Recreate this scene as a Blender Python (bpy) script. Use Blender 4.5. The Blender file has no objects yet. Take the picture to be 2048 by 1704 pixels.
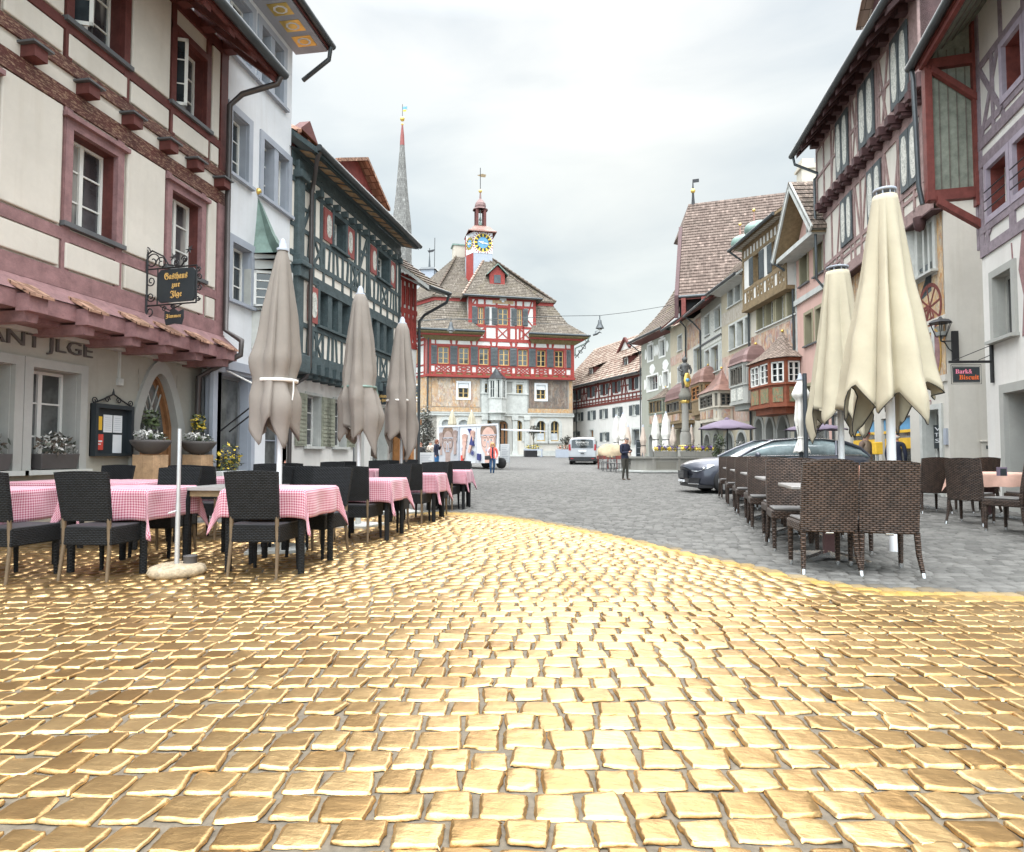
import bpy,math,random
import numpy as np
from mathutils import Vector,Matrix
random.seed(7)
S=bpy.context.scene
COL=S.collection
R=math.radians
sin,cos,pi=math.sin,math.cos,math.pi
# -- camera, sky, sun, exposure
FP=1280.0;CX,CY,HY,CAMH=1024.0,852.0,908.0,1.05
TILT=math.atan((HY-CY)/FP);YAW=math.atan(201/FP)
FH=Vector((-sin(YAW),cos(YAW),0));RT=Vector((cos(YAW),sin(YAW),0));UP=Vector((0,0,1))
cam=bpy.data.cameras.new("camera");camo=bpy.data.objects.new("camera",cam);COL.objects.link(camo)
camo.location=(0,0,CAMH);camo.rotation_euler=(pi/2+TILT,0,YAW)
cam.sensor_width=36;cam.lens=FP/2048*36;cam.clip_end=3000;cam.clip_start=0.05
S.camera=camo
S.view_settings.view_transform='Standard';S.view_settings.look='None'
S.view_settings.exposure=0.36;S.view_settings.gamma=1.0
SUN_EL,SUN_AZ=R(27),R(1)
W=bpy.data.worlds.new("World");S.world=W;W.use_nodes=True
nt=W.node_tree;nt.nodes.clear()
def NN(t,kind,**kw):
 n=t.nodes.new(kind)
 for k,v in kw.items():
  if k.startswith('i_'):
   n.inputs[int(k[2:])if k[2:].isdigit()else k[2:]].default_value=v
  else:setattr(n,k,v)
 return n
wo=NN(nt,'ShaderNodeOutputWorld');bg=NN(nt,'ShaderNodeBackground')
sky=NN(nt,'ShaderNodeTexSky',sky_type='NISHITA',sun_disc=False,sun_elevation=SUN_EL,sun_rotation=SUN_AZ,air_density=1.5,dust_density=3.0)
tc=NN(nt,'ShaderNodeTexCoord');sx=NN(nt,'ShaderNodeSeparateXYZ')
nt.links.new(tc.outputs['Generated'],sx.inputs[0])
mp=NN(nt,'ShaderNodeMapping');mp.inputs['Scale'].default_value=(1.6,1.6,5.0);mp.inputs['Rotation'].default_value=(0.1,0.25,0.5)
nt.links.new(tc.outputs['Generated'],mp.inputs[0])
nz=NN(nt,'ShaderNodeTexNoise');nz.inputs['Scale'].default_value=1.25;nz.inputs['Detail'].default_value=7;nz.inputs['Roughness'].default_value=0.52;nz.inputs['Distortion'].default_value=0.35
nt.links.new(mp.outputs[0],nz.inputs[0])
er=NN(nt,'ShaderNodeValToRGB');e=er.color_ramp;e.elements[0].position=0.0;e.elements[0].color=(0.54,0.62,0.66,1)
e.elements[1].position=1.0;e.elements[1].color=(3.0,3.05,3.1,1)
for p_,c_ in((0.22,(0.52,0.60,0.635,1)),(0.42,(0.58,0.64,0.67,1)),(0.57,(0.68,0.715,0.735,1)),(0.72,(1.7,1.72,1.75,1))):
 q=e.elements.new(p_);q.color=c_
nt.links.new(sx.outputs[2],er.inputs[0])
cr=NN(nt,'ShaderNodeValToRGB');c=cr.color_ramp;c.elements[0].position=0.36;c.elements[0].color=(0.84,0.885,0.93,1);c.elements[1].position=0.64;c.elements[1].color=(1.15,1.13,1.11,1)
nt.links.new(nz.outputs[0],cr.inputs[0])
ml=NN(nt,'ShaderNodeMix',data_type='RGBA',blend_type='MULTIPLY');ml.inputs[0].default_value=1
nt.links.new(er.outputs[0],ml.inputs[6]);nt.links.new(cr.outputs[0],ml.inputs[7])
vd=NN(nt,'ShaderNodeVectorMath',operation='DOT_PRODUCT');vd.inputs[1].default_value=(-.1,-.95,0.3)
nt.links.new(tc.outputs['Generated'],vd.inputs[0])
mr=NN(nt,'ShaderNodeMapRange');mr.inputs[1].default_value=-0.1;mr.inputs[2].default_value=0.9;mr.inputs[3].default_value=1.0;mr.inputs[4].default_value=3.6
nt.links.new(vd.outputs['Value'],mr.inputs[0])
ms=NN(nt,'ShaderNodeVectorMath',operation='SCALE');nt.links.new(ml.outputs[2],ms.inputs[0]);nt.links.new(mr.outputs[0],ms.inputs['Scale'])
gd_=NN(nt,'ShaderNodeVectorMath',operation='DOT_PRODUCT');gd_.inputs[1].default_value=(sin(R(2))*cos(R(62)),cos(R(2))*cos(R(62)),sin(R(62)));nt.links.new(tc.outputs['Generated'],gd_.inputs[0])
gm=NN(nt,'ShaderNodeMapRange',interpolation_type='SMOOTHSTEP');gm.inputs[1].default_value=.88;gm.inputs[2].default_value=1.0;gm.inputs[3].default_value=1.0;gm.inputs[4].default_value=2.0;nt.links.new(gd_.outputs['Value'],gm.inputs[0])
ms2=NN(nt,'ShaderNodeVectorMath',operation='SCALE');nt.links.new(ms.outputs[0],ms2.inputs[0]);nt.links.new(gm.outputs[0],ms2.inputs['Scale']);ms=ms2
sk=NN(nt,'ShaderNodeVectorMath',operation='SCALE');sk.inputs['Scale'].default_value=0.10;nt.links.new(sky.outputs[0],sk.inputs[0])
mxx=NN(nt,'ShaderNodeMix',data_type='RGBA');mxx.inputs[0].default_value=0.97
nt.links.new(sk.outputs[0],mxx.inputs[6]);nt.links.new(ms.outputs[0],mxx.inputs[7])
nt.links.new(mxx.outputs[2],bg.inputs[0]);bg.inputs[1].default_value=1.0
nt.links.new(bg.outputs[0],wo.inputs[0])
sl=bpy.data.lights.new("sun",'SUN');sl.energy=0.5;sl.angle=R(25);sl.color=(1,0.965,0.92)
so=bpy.data.objects.new("sun",sl);COL.objects.link(so);so.location=(0,-20,40)
sd=Vector((sin(SUN_AZ)*cos(SUN_EL),cos(SUN_AZ)*cos(SUN_EL),sin(SUN_EL)))
so.rotation_euler=sd.to_track_quat('Z','Y').to_euler()
# -- pixel helpers (photo pixels, 2048 wide)
def ray(px,py):
 u=(px-CX)/FP;v=(CY-py)/FP
 return RT*u+FH*(cos(TILT)-v*sin(TILT))+UP*(sin(TILT)+v*cos(TILT))
def PL(X,Z,z=0.0):
 p=FH*Z+RT*X;return Vector((p.x,p.y,z))
def pt(px,Z,z=0.0):
 return PL((px-CX)/FP*(Z*cos(TILT)+(z-CAMH)*sin(TILT)),Z,z)
def pz(px,py,Z):
 d=ray(px,py);t=Z/d.dot(FH);return Vector((0,0,CAMH))+d*t
def gp(px,py,z=0.0):
 d=ray(px,py);t=(z-CAMH)/d.z;return Vector((0,0,CAMH))+d*t
def onx(px,py,x):
 d=ray(px,py);t=x/d.x;return Vector((0,0,CAMH))+d*t
def gz(x,y):
 Z=x*FH.x+y*FH.y
 t=min(max((Z-28)/36,0),1);return 0.82*t
 # -- materials
MATS={}
def _m(name):
 m=bpy.data.materials.new(name);m.use_nodes=True;t=m.node_tree
 b=t.nodes['Principled BSDF'];MATS[name]=m
 return m,t,b
def _coord(t,kind):
 n=NN(t,'ShaderNodeTexCoord');return n.outputs[kind]
def _mix(t,fac,a,b,mode='MIX'):
 n=NN(t,'ShaderNodeMix',data_type='RGBA',blend_type=mode)
 for sock,v in((0,fac),(6,a),(7,b)):
  if isinstance(v,bpy.types.NodeSocket):t.links.new(v,n.inputs[sock])
  elif sock==0:n.inputs[0].default_value=v
  else:n.inputs[sock].default_value=(*v[:3],1)
 return n.outputs[2]
def _noise(t,scale,detail=4,rough=0.6,vec=None,dist=0.0):
 n=NN(t,'ShaderNodeTexNoise');n.inputs['Scale'].default_value=scale;n.inputs['Detail'].default_value=detail
 n.inputs['Roughness'].default_value=rough;n.inputs['Distortion'].default_value=dist
 t.links.new(vec if vec is not None else _coord(t,'Object'),n.inputs['Vector']);return n.outputs['Fac']
def _ramp(t,src,*stops):
 n=NN(t,'ShaderNodeValToRGB');r=n.color_ramp
 while len(r.elements)<len(stops):r.elements.new(0.5)
 for el,(p,c)in zip(r.elements,stops):
  el.position=p;el.color=(c,c,c,1)if isinstance(c,(int,float))else(*c,1)
 t.links.new(src,n.inputs[0]);return n.outputs[0]
def _bump(t,b,h,strength=0.4,dist=0.01):
 n=NN(t,'ShaderNodeBump');n.inputs['Strength'].default_value=strength;n.inputs['Distance'].default_value=dist
 t.links.new(h,n.inputs['Height']);t.links.new(n.outputs[0],b.inputs['Normal'])
def _scale(t,vec,sc,rot=(0,0,0)):
 n=NN(t,'ShaderNodeMapping');n.inputs['Scale'].default_value=sc;n.inputs['Rotation'].default_value=rot
 t.links.new(vec,n.inputs[0]);return n.outputs[0]
def plain(name,col,rough=0.6,metal=0.0,var=0.12,vs=3.0,bump=0.0,bs=60,spec=0.5,coat=0.0):
 if name in MATS:return MATS[name]
 m,t,b=_m(name);b.inputs['Roughness'].default_value=rough;b.inputs['Metallic'].default_value=metal
 b.inputs['Specular IOR Level'].default_value=spec;b.inputs['Coat Weight'].default_value=coat
 n=_noise(t,vs,5,0.65)
 c2=tuple(x*(1-var*2)for x in col);c3=tuple(min(1,x*(1+var))for x in col)
 t.links.new(_mix(t,_ramp(t,n,(0.3,0.0),(0.7,1.0)),c2,c3),b.inputs['Base Color'])
 if bump:_bump(t,b,_noise(t,bs,4),bump,0.01)
 return m
def plaster(name,col,dirt=0.25,streak=0.25,bump=0.25,stain=(0.55,0.5,0.42)):
 m,t,b=_m(name);b.inputs['Roughness'].default_value=0.9;b.inputs['Specular IOR Level'].default_value=0.2
 o=_coord(t,'Object')
 a=_ramp(t,_noise(t,0.9,6,0.6),(0.3,0.0),(0.75,1.0))
 c1=_mix(t,a,tuple(x*(1-0.13-dirt*0.2)for x in col),col)
 s=_ramp(t,_noise(t,1.0,5,0.6,_scale(t,o,(5,5,0.45))),(0.52,0.0),(0.8,1.0))
 sm=NN(t,'ShaderNodeMath',operation='MULTIPLY');sm.inputs[1].default_value=streak;t.links.new(s,sm.inputs[0])
 c2=_mix(t,sm.outputs[0],c1,tuple(x*y for x,y in zip(col,stain)))
 f=_ramp(t,_noise(t,14,5,0.7),(0.35,0.0),(0.65,1.0));fm=NN(t,'ShaderNodeMath',operation='MULTIPLY');fm.inputs[1].default_value=0.10+dirt*0.3;t.links.new(f,fm.inputs[0])
 t.links.new(_mix(t,fm.outputs[0],c2,tuple(x*0.72 for x in col)),b.inputs['Base Color'])
 _bump(t,b,_noise(t,45,6,0.7),bump,0.008)
 return m
def paintwood(name,col,under=(0.32,0.2,0.11),peel=0.0,rough=0.6):
 m,t,b=_m(name);b.inputs['Roughness'].default_value=rough;b.inputs['Specular IOR Level'].default_value=0.3
 o=_coord(t,'Object')
 g=_noise(t,3.0,6,0.7,_scale(t,o,(2,2,2)))
 c=_mix(t,_ramp(t,g,(0.3,0),(0.7,1)),tuple(x*0.6 for x in col),tuple(min(1,x*1.12)for x in col))
 p=_noise(t,34,8,0.8,_scale(t,o,(0.4,1,1.5)))
 c=_mix(t,_ramp(t,p,(0.62-peel*0.25,0),(0.67-peel*0.22,0.85 if peel else 0.35)),c,under if peel else tuple(x*0.5 for x in col))
 t.links.new(c,b.inputs['Base Color']);_bump(t,b,p,0.5,0.008)
 return m
def tiles(name,c1,c2,w=0.2,h=0.16,moss=0.25,mossc=(0.16,0.15,0.07),light=None):
 m,t,b=_m(name);b.inputs['Roughness'].default_value=0.9;b.inputs['Specular IOR Level'].default_value=0.15
 uv=_coord(t,'UV')
 k=NN(t,'ShaderNodeTexBrick');k.offset=0.5;k.inputs['Scale'].default_value=1.0
 k.inputs['Color1'].default_value=(*c1,1);k.inputs['Color2'].default_value=(*c2,1);k.inputs['Mortar'].default_value=tuple(x*0.3 for x in c1)+(1,)
 k.inputs['Mortar Size'].default_value=0.011;k.inputs['Mortar Smooth'].default_value=0.3;k.inputs['Brick Width'].default_value=w;k.inputs['Row Height'].default_value=h;k.inputs['Bias'].default_value=0.0
 t.links.new(uv,k.inputs['Vector'])
 v=NN(t,'ShaderNodeTexWhiteNoise',noise_dimensions='2D')
 fl=NN(t,'ShaderNodeVectorMath',operation='SNAP');fl.inputs[1].default_value=(w*0.5,h,1);t.links.new(uv,fl.inputs[0]);t.links.new(fl.outputs[0],v.inputs['Vector'])
 lt=_ramp(t,v.outputs['Value'],(0.90,0.0),(0.99,0.8))
 c=_mix(t,lt,k.outputs['Color'],light or tuple(min(1,x*1.5)for x in c2))
 dk=_ramp(t,v.outputs['Value'],(0.05,0.8),(0.25,0.0))
 c=_mix(t,dk,c,tuple(x*0.65 for x in c1))
 n=_ramp(t,_noise(t,0.8,6,0.7),(0.5,0.0),(0.75,1.0));nm=NN(t,'ShaderNodeMath',operation='MULTIPLY');nm.inputs[1].default_value=moss;t.links.new(n,nm.inputs[0])
 c=_mix(t,nm.outputs[0],c,mossc)
 t.links.new(c,b.inputs['Base Color']);_bump(t,b,k.outputs['Fac'],-0.6,0.02)
 return m
def fresco(name,cols,scale=2.0,dark=0.3,seed=0.0,line=0.7):
 """faded wall painting: figures and scenery dissolved into patches of pigment"""
 m,t,b=_m(name);b.inputs['Roughness'].default_value=0.95;b.inputs['Specular IOR Level'].default_value=0.1
 o=_scale(t,_coord(t,'Object'),(1.35,1,0.8));mp_=t.nodes[-1];mp_.inputs['Location'].default_value=(seed,seed*0.7,seed*1.3)
 nzc=NN(t,'ShaderNodeTexNoise');nzc.inputs['Scale'].default_value=scale;nzc.inputs['Detail'].default_value=7;nzc.inputs['Roughness'].default_value=0.62;nzc.inputs['Distortion'].default_value=1.1
 t.links.new(o,nzc.inputs['Vector'])
 st=[(0.37+0.27*i/(len(cols)-1),c_)for i,c_ in enumerate(cols)]
 dm=NN(t,'ShaderNodeVectorMath',operation='ADD');sc_=NN(t,'ShaderNodeVectorMath',operation='SCALE');sc_.inputs['Scale'].default_value=1.1/scale
 t.links.new(nzc.outputs['Color'],sc_.inputs[0]);t.links.new(o,dm.inputs[0]);t.links.new(sc_.outputs[0],dm.inputs[1])
 cc=[]
 for k,mul in enumerate((1.5,4.2)):
  v=NN(t,'ShaderNodeTexVoronoi',feature='SMOOTH_F1');v.inputs['Scale'].default_value=scale*mul;v.inputs['Smoothness'].default_value=.18;t.links.new(_scale(t,dm.outputs[0],(1.5,1,.75)if k==0 else(1.2,1,1)),v.inputs['Vector'])
  sp=NN(t,'ShaderNodeSeparateColor');t.links.new(v.outputs['Color'],sp.inputs[0]);n_=len(cols);cc.append(_ramp(t,sp.outputs[k],*[(.12+.76*q/(n_-1),cols[(q*(3 if k else 1))%n_])for q in range(n_)]))
 base=_mix(t,_ramp(t,nzc.outputs['Fac'],(.42,.25),(.58,.85)),cc[0],cc[1])
 c=_mix(t,0.3,base,_ramp(t,nzc.outputs['Fac'],*st))
 n2=_ramp(t,_noise(t,scale*7,5,0.7,o),(0.5,0),(0.72,0.35))
 t.links.new(_mix(t,n2,c,tuple(x*dark for x in cols[0])),b.inputs['Base Color'])
 return m
def weave(name,c1,c2,gap,bw=0.034,rh=0.0105,rough=0.45):
 m,t,b=_m(name);b.inputs['Specular IOR Level'].default_value=0.28;b.inputs['Roughness'].default_value=rough
 sp=NN(t,'ShaderNodeSeparateXYZ');t.links.new(_coord(t,'UV'),sp.inputs[0])
 def mt(op,a,b_=None):
  n=NN(t,'ShaderNodeMath',operation=op)
  for i,v in enumerate((a,b_)):
   if v is None:continue
   if isinstance(v,bpy.types.NodeSocket):t.links.new(v,n.inputs[i])
   else:n.inputs[i].default_value=v
  return n.outputs[0]
 row=mt('FLOOR',mt('DIVIDE',sp.outputs[1],rh));u=mt('ADD',mt('DIVIDE',sp.outputs[0],bw),mt('MULTIPLY',row,0.5))
 hu=mt('ABSOLUTE',mt('SINE',mt('MULTIPLY',u,pi)));hv=mt('ABSOLUTE',mt('SINE',mt('MULTIPLY',mt('DIVIDE',sp.outputs[1],rh),pi)))
 h=mt('MULTIPLY',mt('POWER',hu,0.55),mt('POWER',hv,0.5));n=_noise(t,18,4)
 tone=_mix(t,_ramp(t,n,(0.35,0),(0.65,1)),c1,c2)
 t.links.new(_mix(t,_ramp(t,h,(0.15,0),(0.75,1)),gap,tone),b.inputs['Base Color']);_bump(t,b,h,0.9,0.01)
 return m
def gingham(name,c1,c2,s=0.022):
 m,t,b=_m(name);b.inputs['Roughness'].default_value=0.9;b.inputs['Specular IOR Level'].default_value=0.1
 b.inputs['Sheen Weight'].default_value=0.2
 sp=NN(t,'ShaderNodeSeparateXYZ');t.links.new(_coord(t,'UV'),sp.inputs[0]);o=[]
 for ax in(0,1):
  a=NN(t,'ShaderNodeMath',operation='PINGPONG');a.inputs[1].default_value=s;t.links.new(sp.outputs[ax],a.inputs[0])
  g=NN(t,'ShaderNodeMath',operation='GREATER_THAN');g.inputs[1].default_value=s/2;t.links.new(a.outputs[0],g.inputs[0]);o.append(g.outputs[0])
 ad=NN(t,'ShaderNodeMath',operation='ADD');t.links.new(o[0],ad.inputs[0]);t.links.new(o[1],ad.inputs[1])
 hf=NN(t,'ShaderNodeMath',operation='MULTIPLY');hf.inputs[1].default_value=0.5;t.links.new(ad.outputs[0],hf.inputs[0])
 t.links.new(_ramp(t,hf.outputs[0],(0.0,c2),(0.5,tuple((x+y)*.5 for x,y in zip(c1,c2))),(1.0,c1)),b.inputs['Base Color'])
 return m
def glassy(name,col=(0.02,0.025,0.028),rough=0.06,var=0.6,curtain=None):
 m,t,b=_m(name);b.inputs['Roughness'].default_value=rough;b.inputs['Specular IOR Level'].default_value=0.9
 n=_ramp(t,_noise(t,1.7,4,0.6),(0.4,0),(0.6,1))
 c=_mix(t,n,col,tuple(x*(1+var*2)for x in col))
 if curtain:
  n2=_ramp(t,_noise(t,1.0,2,0.5,_scale(t,_coord(t,'Object'),(3.1,1,0.4))),(0.5,0),(0.56,1))
  c=_mix(t,n2,c,curtain)
 t.links.new(c,b.inputs['Base Color']);_bump(t,b,_noise(t,2.5,2),0.03,0.02)
 return m
 # -- mesh building
class MB:
 """collects faces; build() links them as ONE mesh object"""
 def __init__(s,mat=None):s.v=[];s.f=[];s.m=[];s.mats=[];s.uvs={};s.T=None;s.mat=mat;s.sm=set()
 def mi(s,mat):
  mat=mat or s.mat
  if mat not in s.mats:s.mats.append(mat)
  return s.mats.index(mat)
 def add(s,vs,fs,mat=None,uvs=None,smooth=False):
  o=len(s.v);k=s.mi(mat)
  for p in vs:
   p=Vector(p);s.v.append(s.T@p if s.T is not None else p)
  for i,f in enumerate(fs):
   if uvs:s.uvs[len(s.f)]=uvs[i]
   if smooth:s.sm.add(len(s.f))
   s.f.append(tuple(o+j for j in f));s.m.append(k)
 def box(s,x0,x1,y0,y1,z0,z1,mat=None):
  if x0>x1:x0,x1=x1,x0
  if y0>y1:y0,y1=y1,y0
  if z0>z1:z0,z1=z1,z0
  s.add([(x0,y0,z0),(x1,y0,z0),(x1,y1,z0),(x0,y1,z0),(x0,y0,z1),(x1,y0,z1),(x1,y1,z1),(x0,y1,z1)],[(0,3,2,1),(4,5,6,7),(0,1,5,4),(1,2,6,5),(2,3,7,6),(3,0,4,7)],mat)
 def quad(s,a,b,c,d,mat=None,uv=None):s.add([a,b,c,d],[(0,1,2,3)],mat,[uv]if uv else None)
 def prism(s,pts,y0,y1,mat=None):
  """polygon in x-z, extruded from y0 (front) to y1"""
  n=len(pts);s.add([(p[0],y0,p[1])for p in pts]+[(p[0],y1,p[1])for p in pts],[tuple(range(n)),tuple(range(2*n-1,n-1,-1))]+[((i+1)%n,i,n+i,n+(i+1)%n)for i in range(n)],mat)
 def prismz(s,pts,z0,z1,mat=None):
  n=len(pts);s.add([(p[0],p[1],z0)for p in pts]+[(p[0],p[1],z1)for p in pts],[tuple(range(n-1,-1,-1)),tuple(range(n,2*n))]+[(i,(i+1)%n,n+(i+1)%n,n+i)for i in range(n)],mat)
 def tube(s,pts,r,mat=None,n=8,smooth=True,cap=True):
  pts=[Vector(p)for p in pts];rs=r if isinstance(r,(list,tuple))else[r]*len(pts);vs=[];fs=[]
  ref=None
  for i,p in enumerate(pts):
   d=(pts[min(i+1,len(pts)-1)]-pts[max(i-1,0)]).normalized()
   if ref is None:ref=Vector((0,0,1))if abs(d.z)<0.9 else Vector((1,0,0))
   a=d.cross(ref).normalized();b_=a.cross(d).normalized();ref=b_
   for k in range(n):
    an=2*pi*k/n;vs.append(p+(a*cos(an)+b_*sin(an))*rs[i])
  L=0;uv=[]
  for i in range(len(pts)-1):
   l2=L+(pts[i+1]-pts[i]).length
   for k in range(n):
    fs.append((i*n+k,i*n+(k+1)%n,(i+1)*n+(k+1)%n,(i+1)*n+k))
    c0=2*pi*rs[i]*k/n;c1=2*pi*rs[i]*(k+1)/n
    uv.append([(c0,L),(c1,L),(c1,l2),(c0,l2)])
   L=l2
  s.add(vs,fs,mat,uv,smooth)
  if cap:
   s.add([vs[k]for k in range(n)],[tuple(range(n-1,-1,-1))],mat)
   s.add([vs[-n+k]for k in range(n)],[tuple(range(n))],mat)
 def lathe(s,prof,mat=None,n=20,c=(0,0,0),smooth=True,mod=None):
  """profile of (r, z) around z"""
  vs=[];fs=[]
  for r,z in prof:
   for k in range(n):
    an=2*pi*k/n;rr=r*(mod(an,z)if mod else 1);vs.append((c[0]+rr*cos(an),c[1]+rr*sin(an),c[2]+z))
  for i in range(len(prof)-1):
   for k in range(n):fs.append((i*n+k,i*n+(k+1)%n,(i+1)*n+(k+1)%n,(i+1)*n+k))
  s.add(vs,fs,mat,None,smooth)
  s.add([vs[k]for k in range(n)],[tuple(range(n-1,-1,-1))],mat);s.add([vs[-n+k]for k in range(n)],[tuple(range(n))],mat)
 def sphere(s,c,r,mat=None,n=12,m=8,sq=(1,1,1)):
  vs=[];fs=[]
  for i in range(m+1):
   th=pi*i/m
   for k in range(n):
    a=2*pi*k/n;vs.append((c[0]+r*sq[0]*sin(th)*cos(a),c[1]+r*sq[1]*sin(th)*sin(a),c[2]+r*sq[2]*cos(th)))
  for i in range(m):
   for k in range(n):fs.append((i*n+k,(i+1)*n+k,(i+1)*n+(k+1)%n,i*n+(k+1)%n))
  s.add(vs,fs,mat,None,True)
 def beam(s,a,b,w,y0,y1,mat=None):
  """bar in the x-z plane from a to b (x,z), width w, y0..y1"""
  dx,dz=b[0]-a[0],b[1]-a[1];L=math.hypot(dx,dz)or 1e-6;nx,nz_=-dz/L*w/2,dx/L*w/2
  s.prism([(a[0]+nx,a[1]+nz_),(a[0]-nx,a[1]-nz_),(b[0]-nx,b[1]-nz_),(b[0]+nx,b[1]+nz_)],y0,y1,mat)
 def text(s,txt,x0,x1,z0,z1,y,mat,depth=0.01,align='fit'):
  """lettering facing -y inside the rectangle"""
  cu=bpy.data.curves.new('txt','FONT');cu.body=txt;cu.size=1;cu.extrude=0.0;cu.resolution_u=2
  o=bpy.data.objects.new('txt',cu);COL.objects.link(o);dg=bpy.context.evaluated_depsgraph_get();dg.update()
  me=bpy.data.meshes.new_from_object(o.evaluated_get(dg))
  co=[v.co.copy()for v in me.vertices];fa=[tuple(p.vertices)for p in me.polygons]
  bpy.data.objects.remove(o);bpy.data.meshes.remove(me);bpy.data.curves.remove(cu)
  if not co:return
  ax,bx=min(c.x for c in co),max(c.x for c in co);ay,by=min(c.y for c in co),max(c.y for c in co)
  sx_=(x1-x0)/(bx-ax);sz_=(z1-z0)/(by-ay)
  vs=[(x0+(c.x-ax)*sx_,y,z0+(c.y-ay)*sz_)for c in co];n=len(vs)
  ec={}
  for f in fa:
   for i in range(len(f)):
    k=(f[i],f[(i+1)%len(f)]);ec[k]=1
  side=[(a,b,b+n,a+n)for(a,b)in ec if(b,a)not in ec]
  s.add(vs+[(v[0],y+depth,v[2])for v in vs],fa+side,mat)
 def build(s,name,parent=None,label=None,cat=None,group=None,kind=None,loc=None,bevel=0):
  me=bpy.data.meshes.new(name)
  me.from_pydata([tuple(v)for v in s.v],[],s.f)
  for m in s.mats:me.materials.append(m)
  me.polygons.foreach_set('material_index',s.m)
  if s.sm:me.polygons.foreach_set('use_smooth',[i in s.sm for i in range(len(s.f))])
  uv=me.uv_layers.new(name='UVMap');dat=np.zeros((len(me.loops),2),np.float32);li=0;V=s.v
  for i,f in enumerate(s.f):
   if i in s.uvs:
    for j,q in enumerate(s.uvs[i]):dat[li+j]=q
   else:
    n=me.polygons[i].normal;ax=max(range(3),key=lambda k:abs(n[k]))
    for j,vi in enumerate(f):
     p=V[vi];dat[li+j]=(p[1],p[2])if ax==0 else(p[0],p[2])if ax==1 else(p[0],p[1])
   li+=len(f)
  uv.data.foreach_set('uv',dat.ravel())
  o=bpy.data.objects.new(name,me);COL.objects.link(o)
  if parent:o.parent=parent
  if loc is not None:o.location=loc
  if bevel:
   b=o.modifiers.new('b','BEVEL');b.width=bevel;b.segments=2;b.limit_method='ANGLE'
  return tag(o,label,cat,group,kind)
def tag(o,label=None,cat=None,group=None,kind=None):
 if label:o['label']=label
 if cat:o['category']=cat
 if group:o['group']=group
 if kind:o['kind']=kind
 return o
def thing(name,label,cat,loc=(0,0,0),rz=0,group=None):
 o=bpy.data.objects.new(name,None);COL.objects.link(o);o.empty_display_size=0.1
 o.location=loc;o.rotation_euler=(0,0,rz);return tag(o,label,cat,group)
def copy_tree(o,parent=None):
 c=o.copy();COL.objects.link(c);c.parent=parent
 for ch in o.children:copy_tree(ch,c)
 return c
def place(o,loc,rz=0,label=None,group=None,first=False):
 c=o if first else copy_tree(o)
 c.location=loc;c.rotation_euler=(0,0,rz)
 if label:c['label']=label
 if group:c['group']=group
 return c
 # -- materials of the place
M={}
M['cream']=plaster('cream_plaster',(0.67,0.63,0.56),0.3,0.28)
M['olivewall']=plaster('grey_render',(0.41,0.395,0.34),0.5,0.35)
M['white']=plaster('white_plaster',(0.74,0.76,0.78),0.2,0.25)
M['white2']=plaster('warm_white_plaster',(0.73,0.71,0.67),0.22,0.32)
M['beige']=plaster('beige_plaster',(0.60,0.55,0.46),0.3,0.4)
M['beige2']=plaster('pale_beige_plaster',(0.63,0.60,0.54),0.25,0.35)
M['pink']=plaster('pink_plaster',(0.64,0.42,0.36),0.3,0.35)
M['greygreen']=plaster('grey_green_plaster',(0.38,0.38,0.32),0.3,0.3)
M['yellowish']=plaster('ochre_plaster',(0.50,0.44,0.33),0.4,0.4)
M['stone']=plaster('grey_stone',(0.42,0.42,0.39),0.4,0.25,0.4)
M['darkstone']=plaster('dark_stone',(0.22,0.21,0.18),0.6,0.6,0.5)
M['olivestone']=plaster('olive_stone',(0.34,0.31,0.21),0.3,0.2)
M['brown']=paintwood('weathered_brown_wood',(0.105,0.036,0.03),(0.36,0.24,0.16),0.42)
M['brown2']=paintwood('brown_red_wood',(0.13,0.04,0.034))
M['mauve']=paintwood('mauve_painted_wood',(0.30,0.17,0.17),(0.17,0.08,0.08),0.12)
M['mauve2']=paintwood('mauve_brown_wood',(0.33,0.225,0.21))
M['plum']=paintwood('dark_plum_wood',(0.09,0.045,0.045))
M['redbrown']=paintwood('oxide_red_wood',(0.20,0.055,0.045))
M['lav']=paintwood('lavender_grey_wood',(0.27,0.22,0.25))
M['lavtrim']=plain('lavender_trim',(0.36,0.31,0.37),0.6)
M['green']=paintwood('dark_green_wood',(0.072,0.10,0.105),(0.2,0.22,0.22),0.15)
M['greenplank']=paintwood('grey_green_planks',(0.26,0.28,0.23))
M['olive']=paintwood('olive_shutter',(0.31,0.32,0.25),(0.18,0.24,0.15),0.2)
M['red']=paintwood('red_timber',(0.33,0.055,0.045))
M['shutterred']=paintwood('brick_red_shutter',(0.32,0.09,0.08))
M['ochrewood']=paintwood('ochre_brown_wood',(0.25,0.18,0.10))
M['orangewood']=paintwood('orange_oak',(0.42,0.19,0.07))
M['doorwood']=paintwood('oak_door',(0.30,0.15,0.07),rough=0.4)
M['rawwood']=paintwood('raw_timber_block',(0.52,0.34,0.2),(0.3,0.17,0.09),0.2)
M['shutgrey']=paintwood('grey_shutter',(0.10,0.115,0.12))
M['shutbrown']=paintwood('taupe_shutter',(0.17,0.155,0.13))
M['greytrim']=plain('blue_grey_trim',(0.34,0.37,0.42),0.6,var=0.05)
M['greystonet']=plain('pale_stone_trim',(0.50,0.51,0.48),0.8,var=0.1)
M['slate']=plain('slate_sill',(0.10,0.105,0.11),0.5)
M['wframe']=plain('white_window_paint',(0.74,0.74,0.70),0.5,var=0.04)
M['yframe']=plain('ochre_window_paint',(0.52,0.36,0.14),0.5,var=0.05)
M['gframe']=plain('grey_window_frame',(0.2,0.21,0.22),0.4)
M['glass']=glassy('window_glass');M['glass2']=glassy('window_glass_curtain',(0.03,0.03,0.032),0.08,0.8,(0.28,0.27,0.25))
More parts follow.
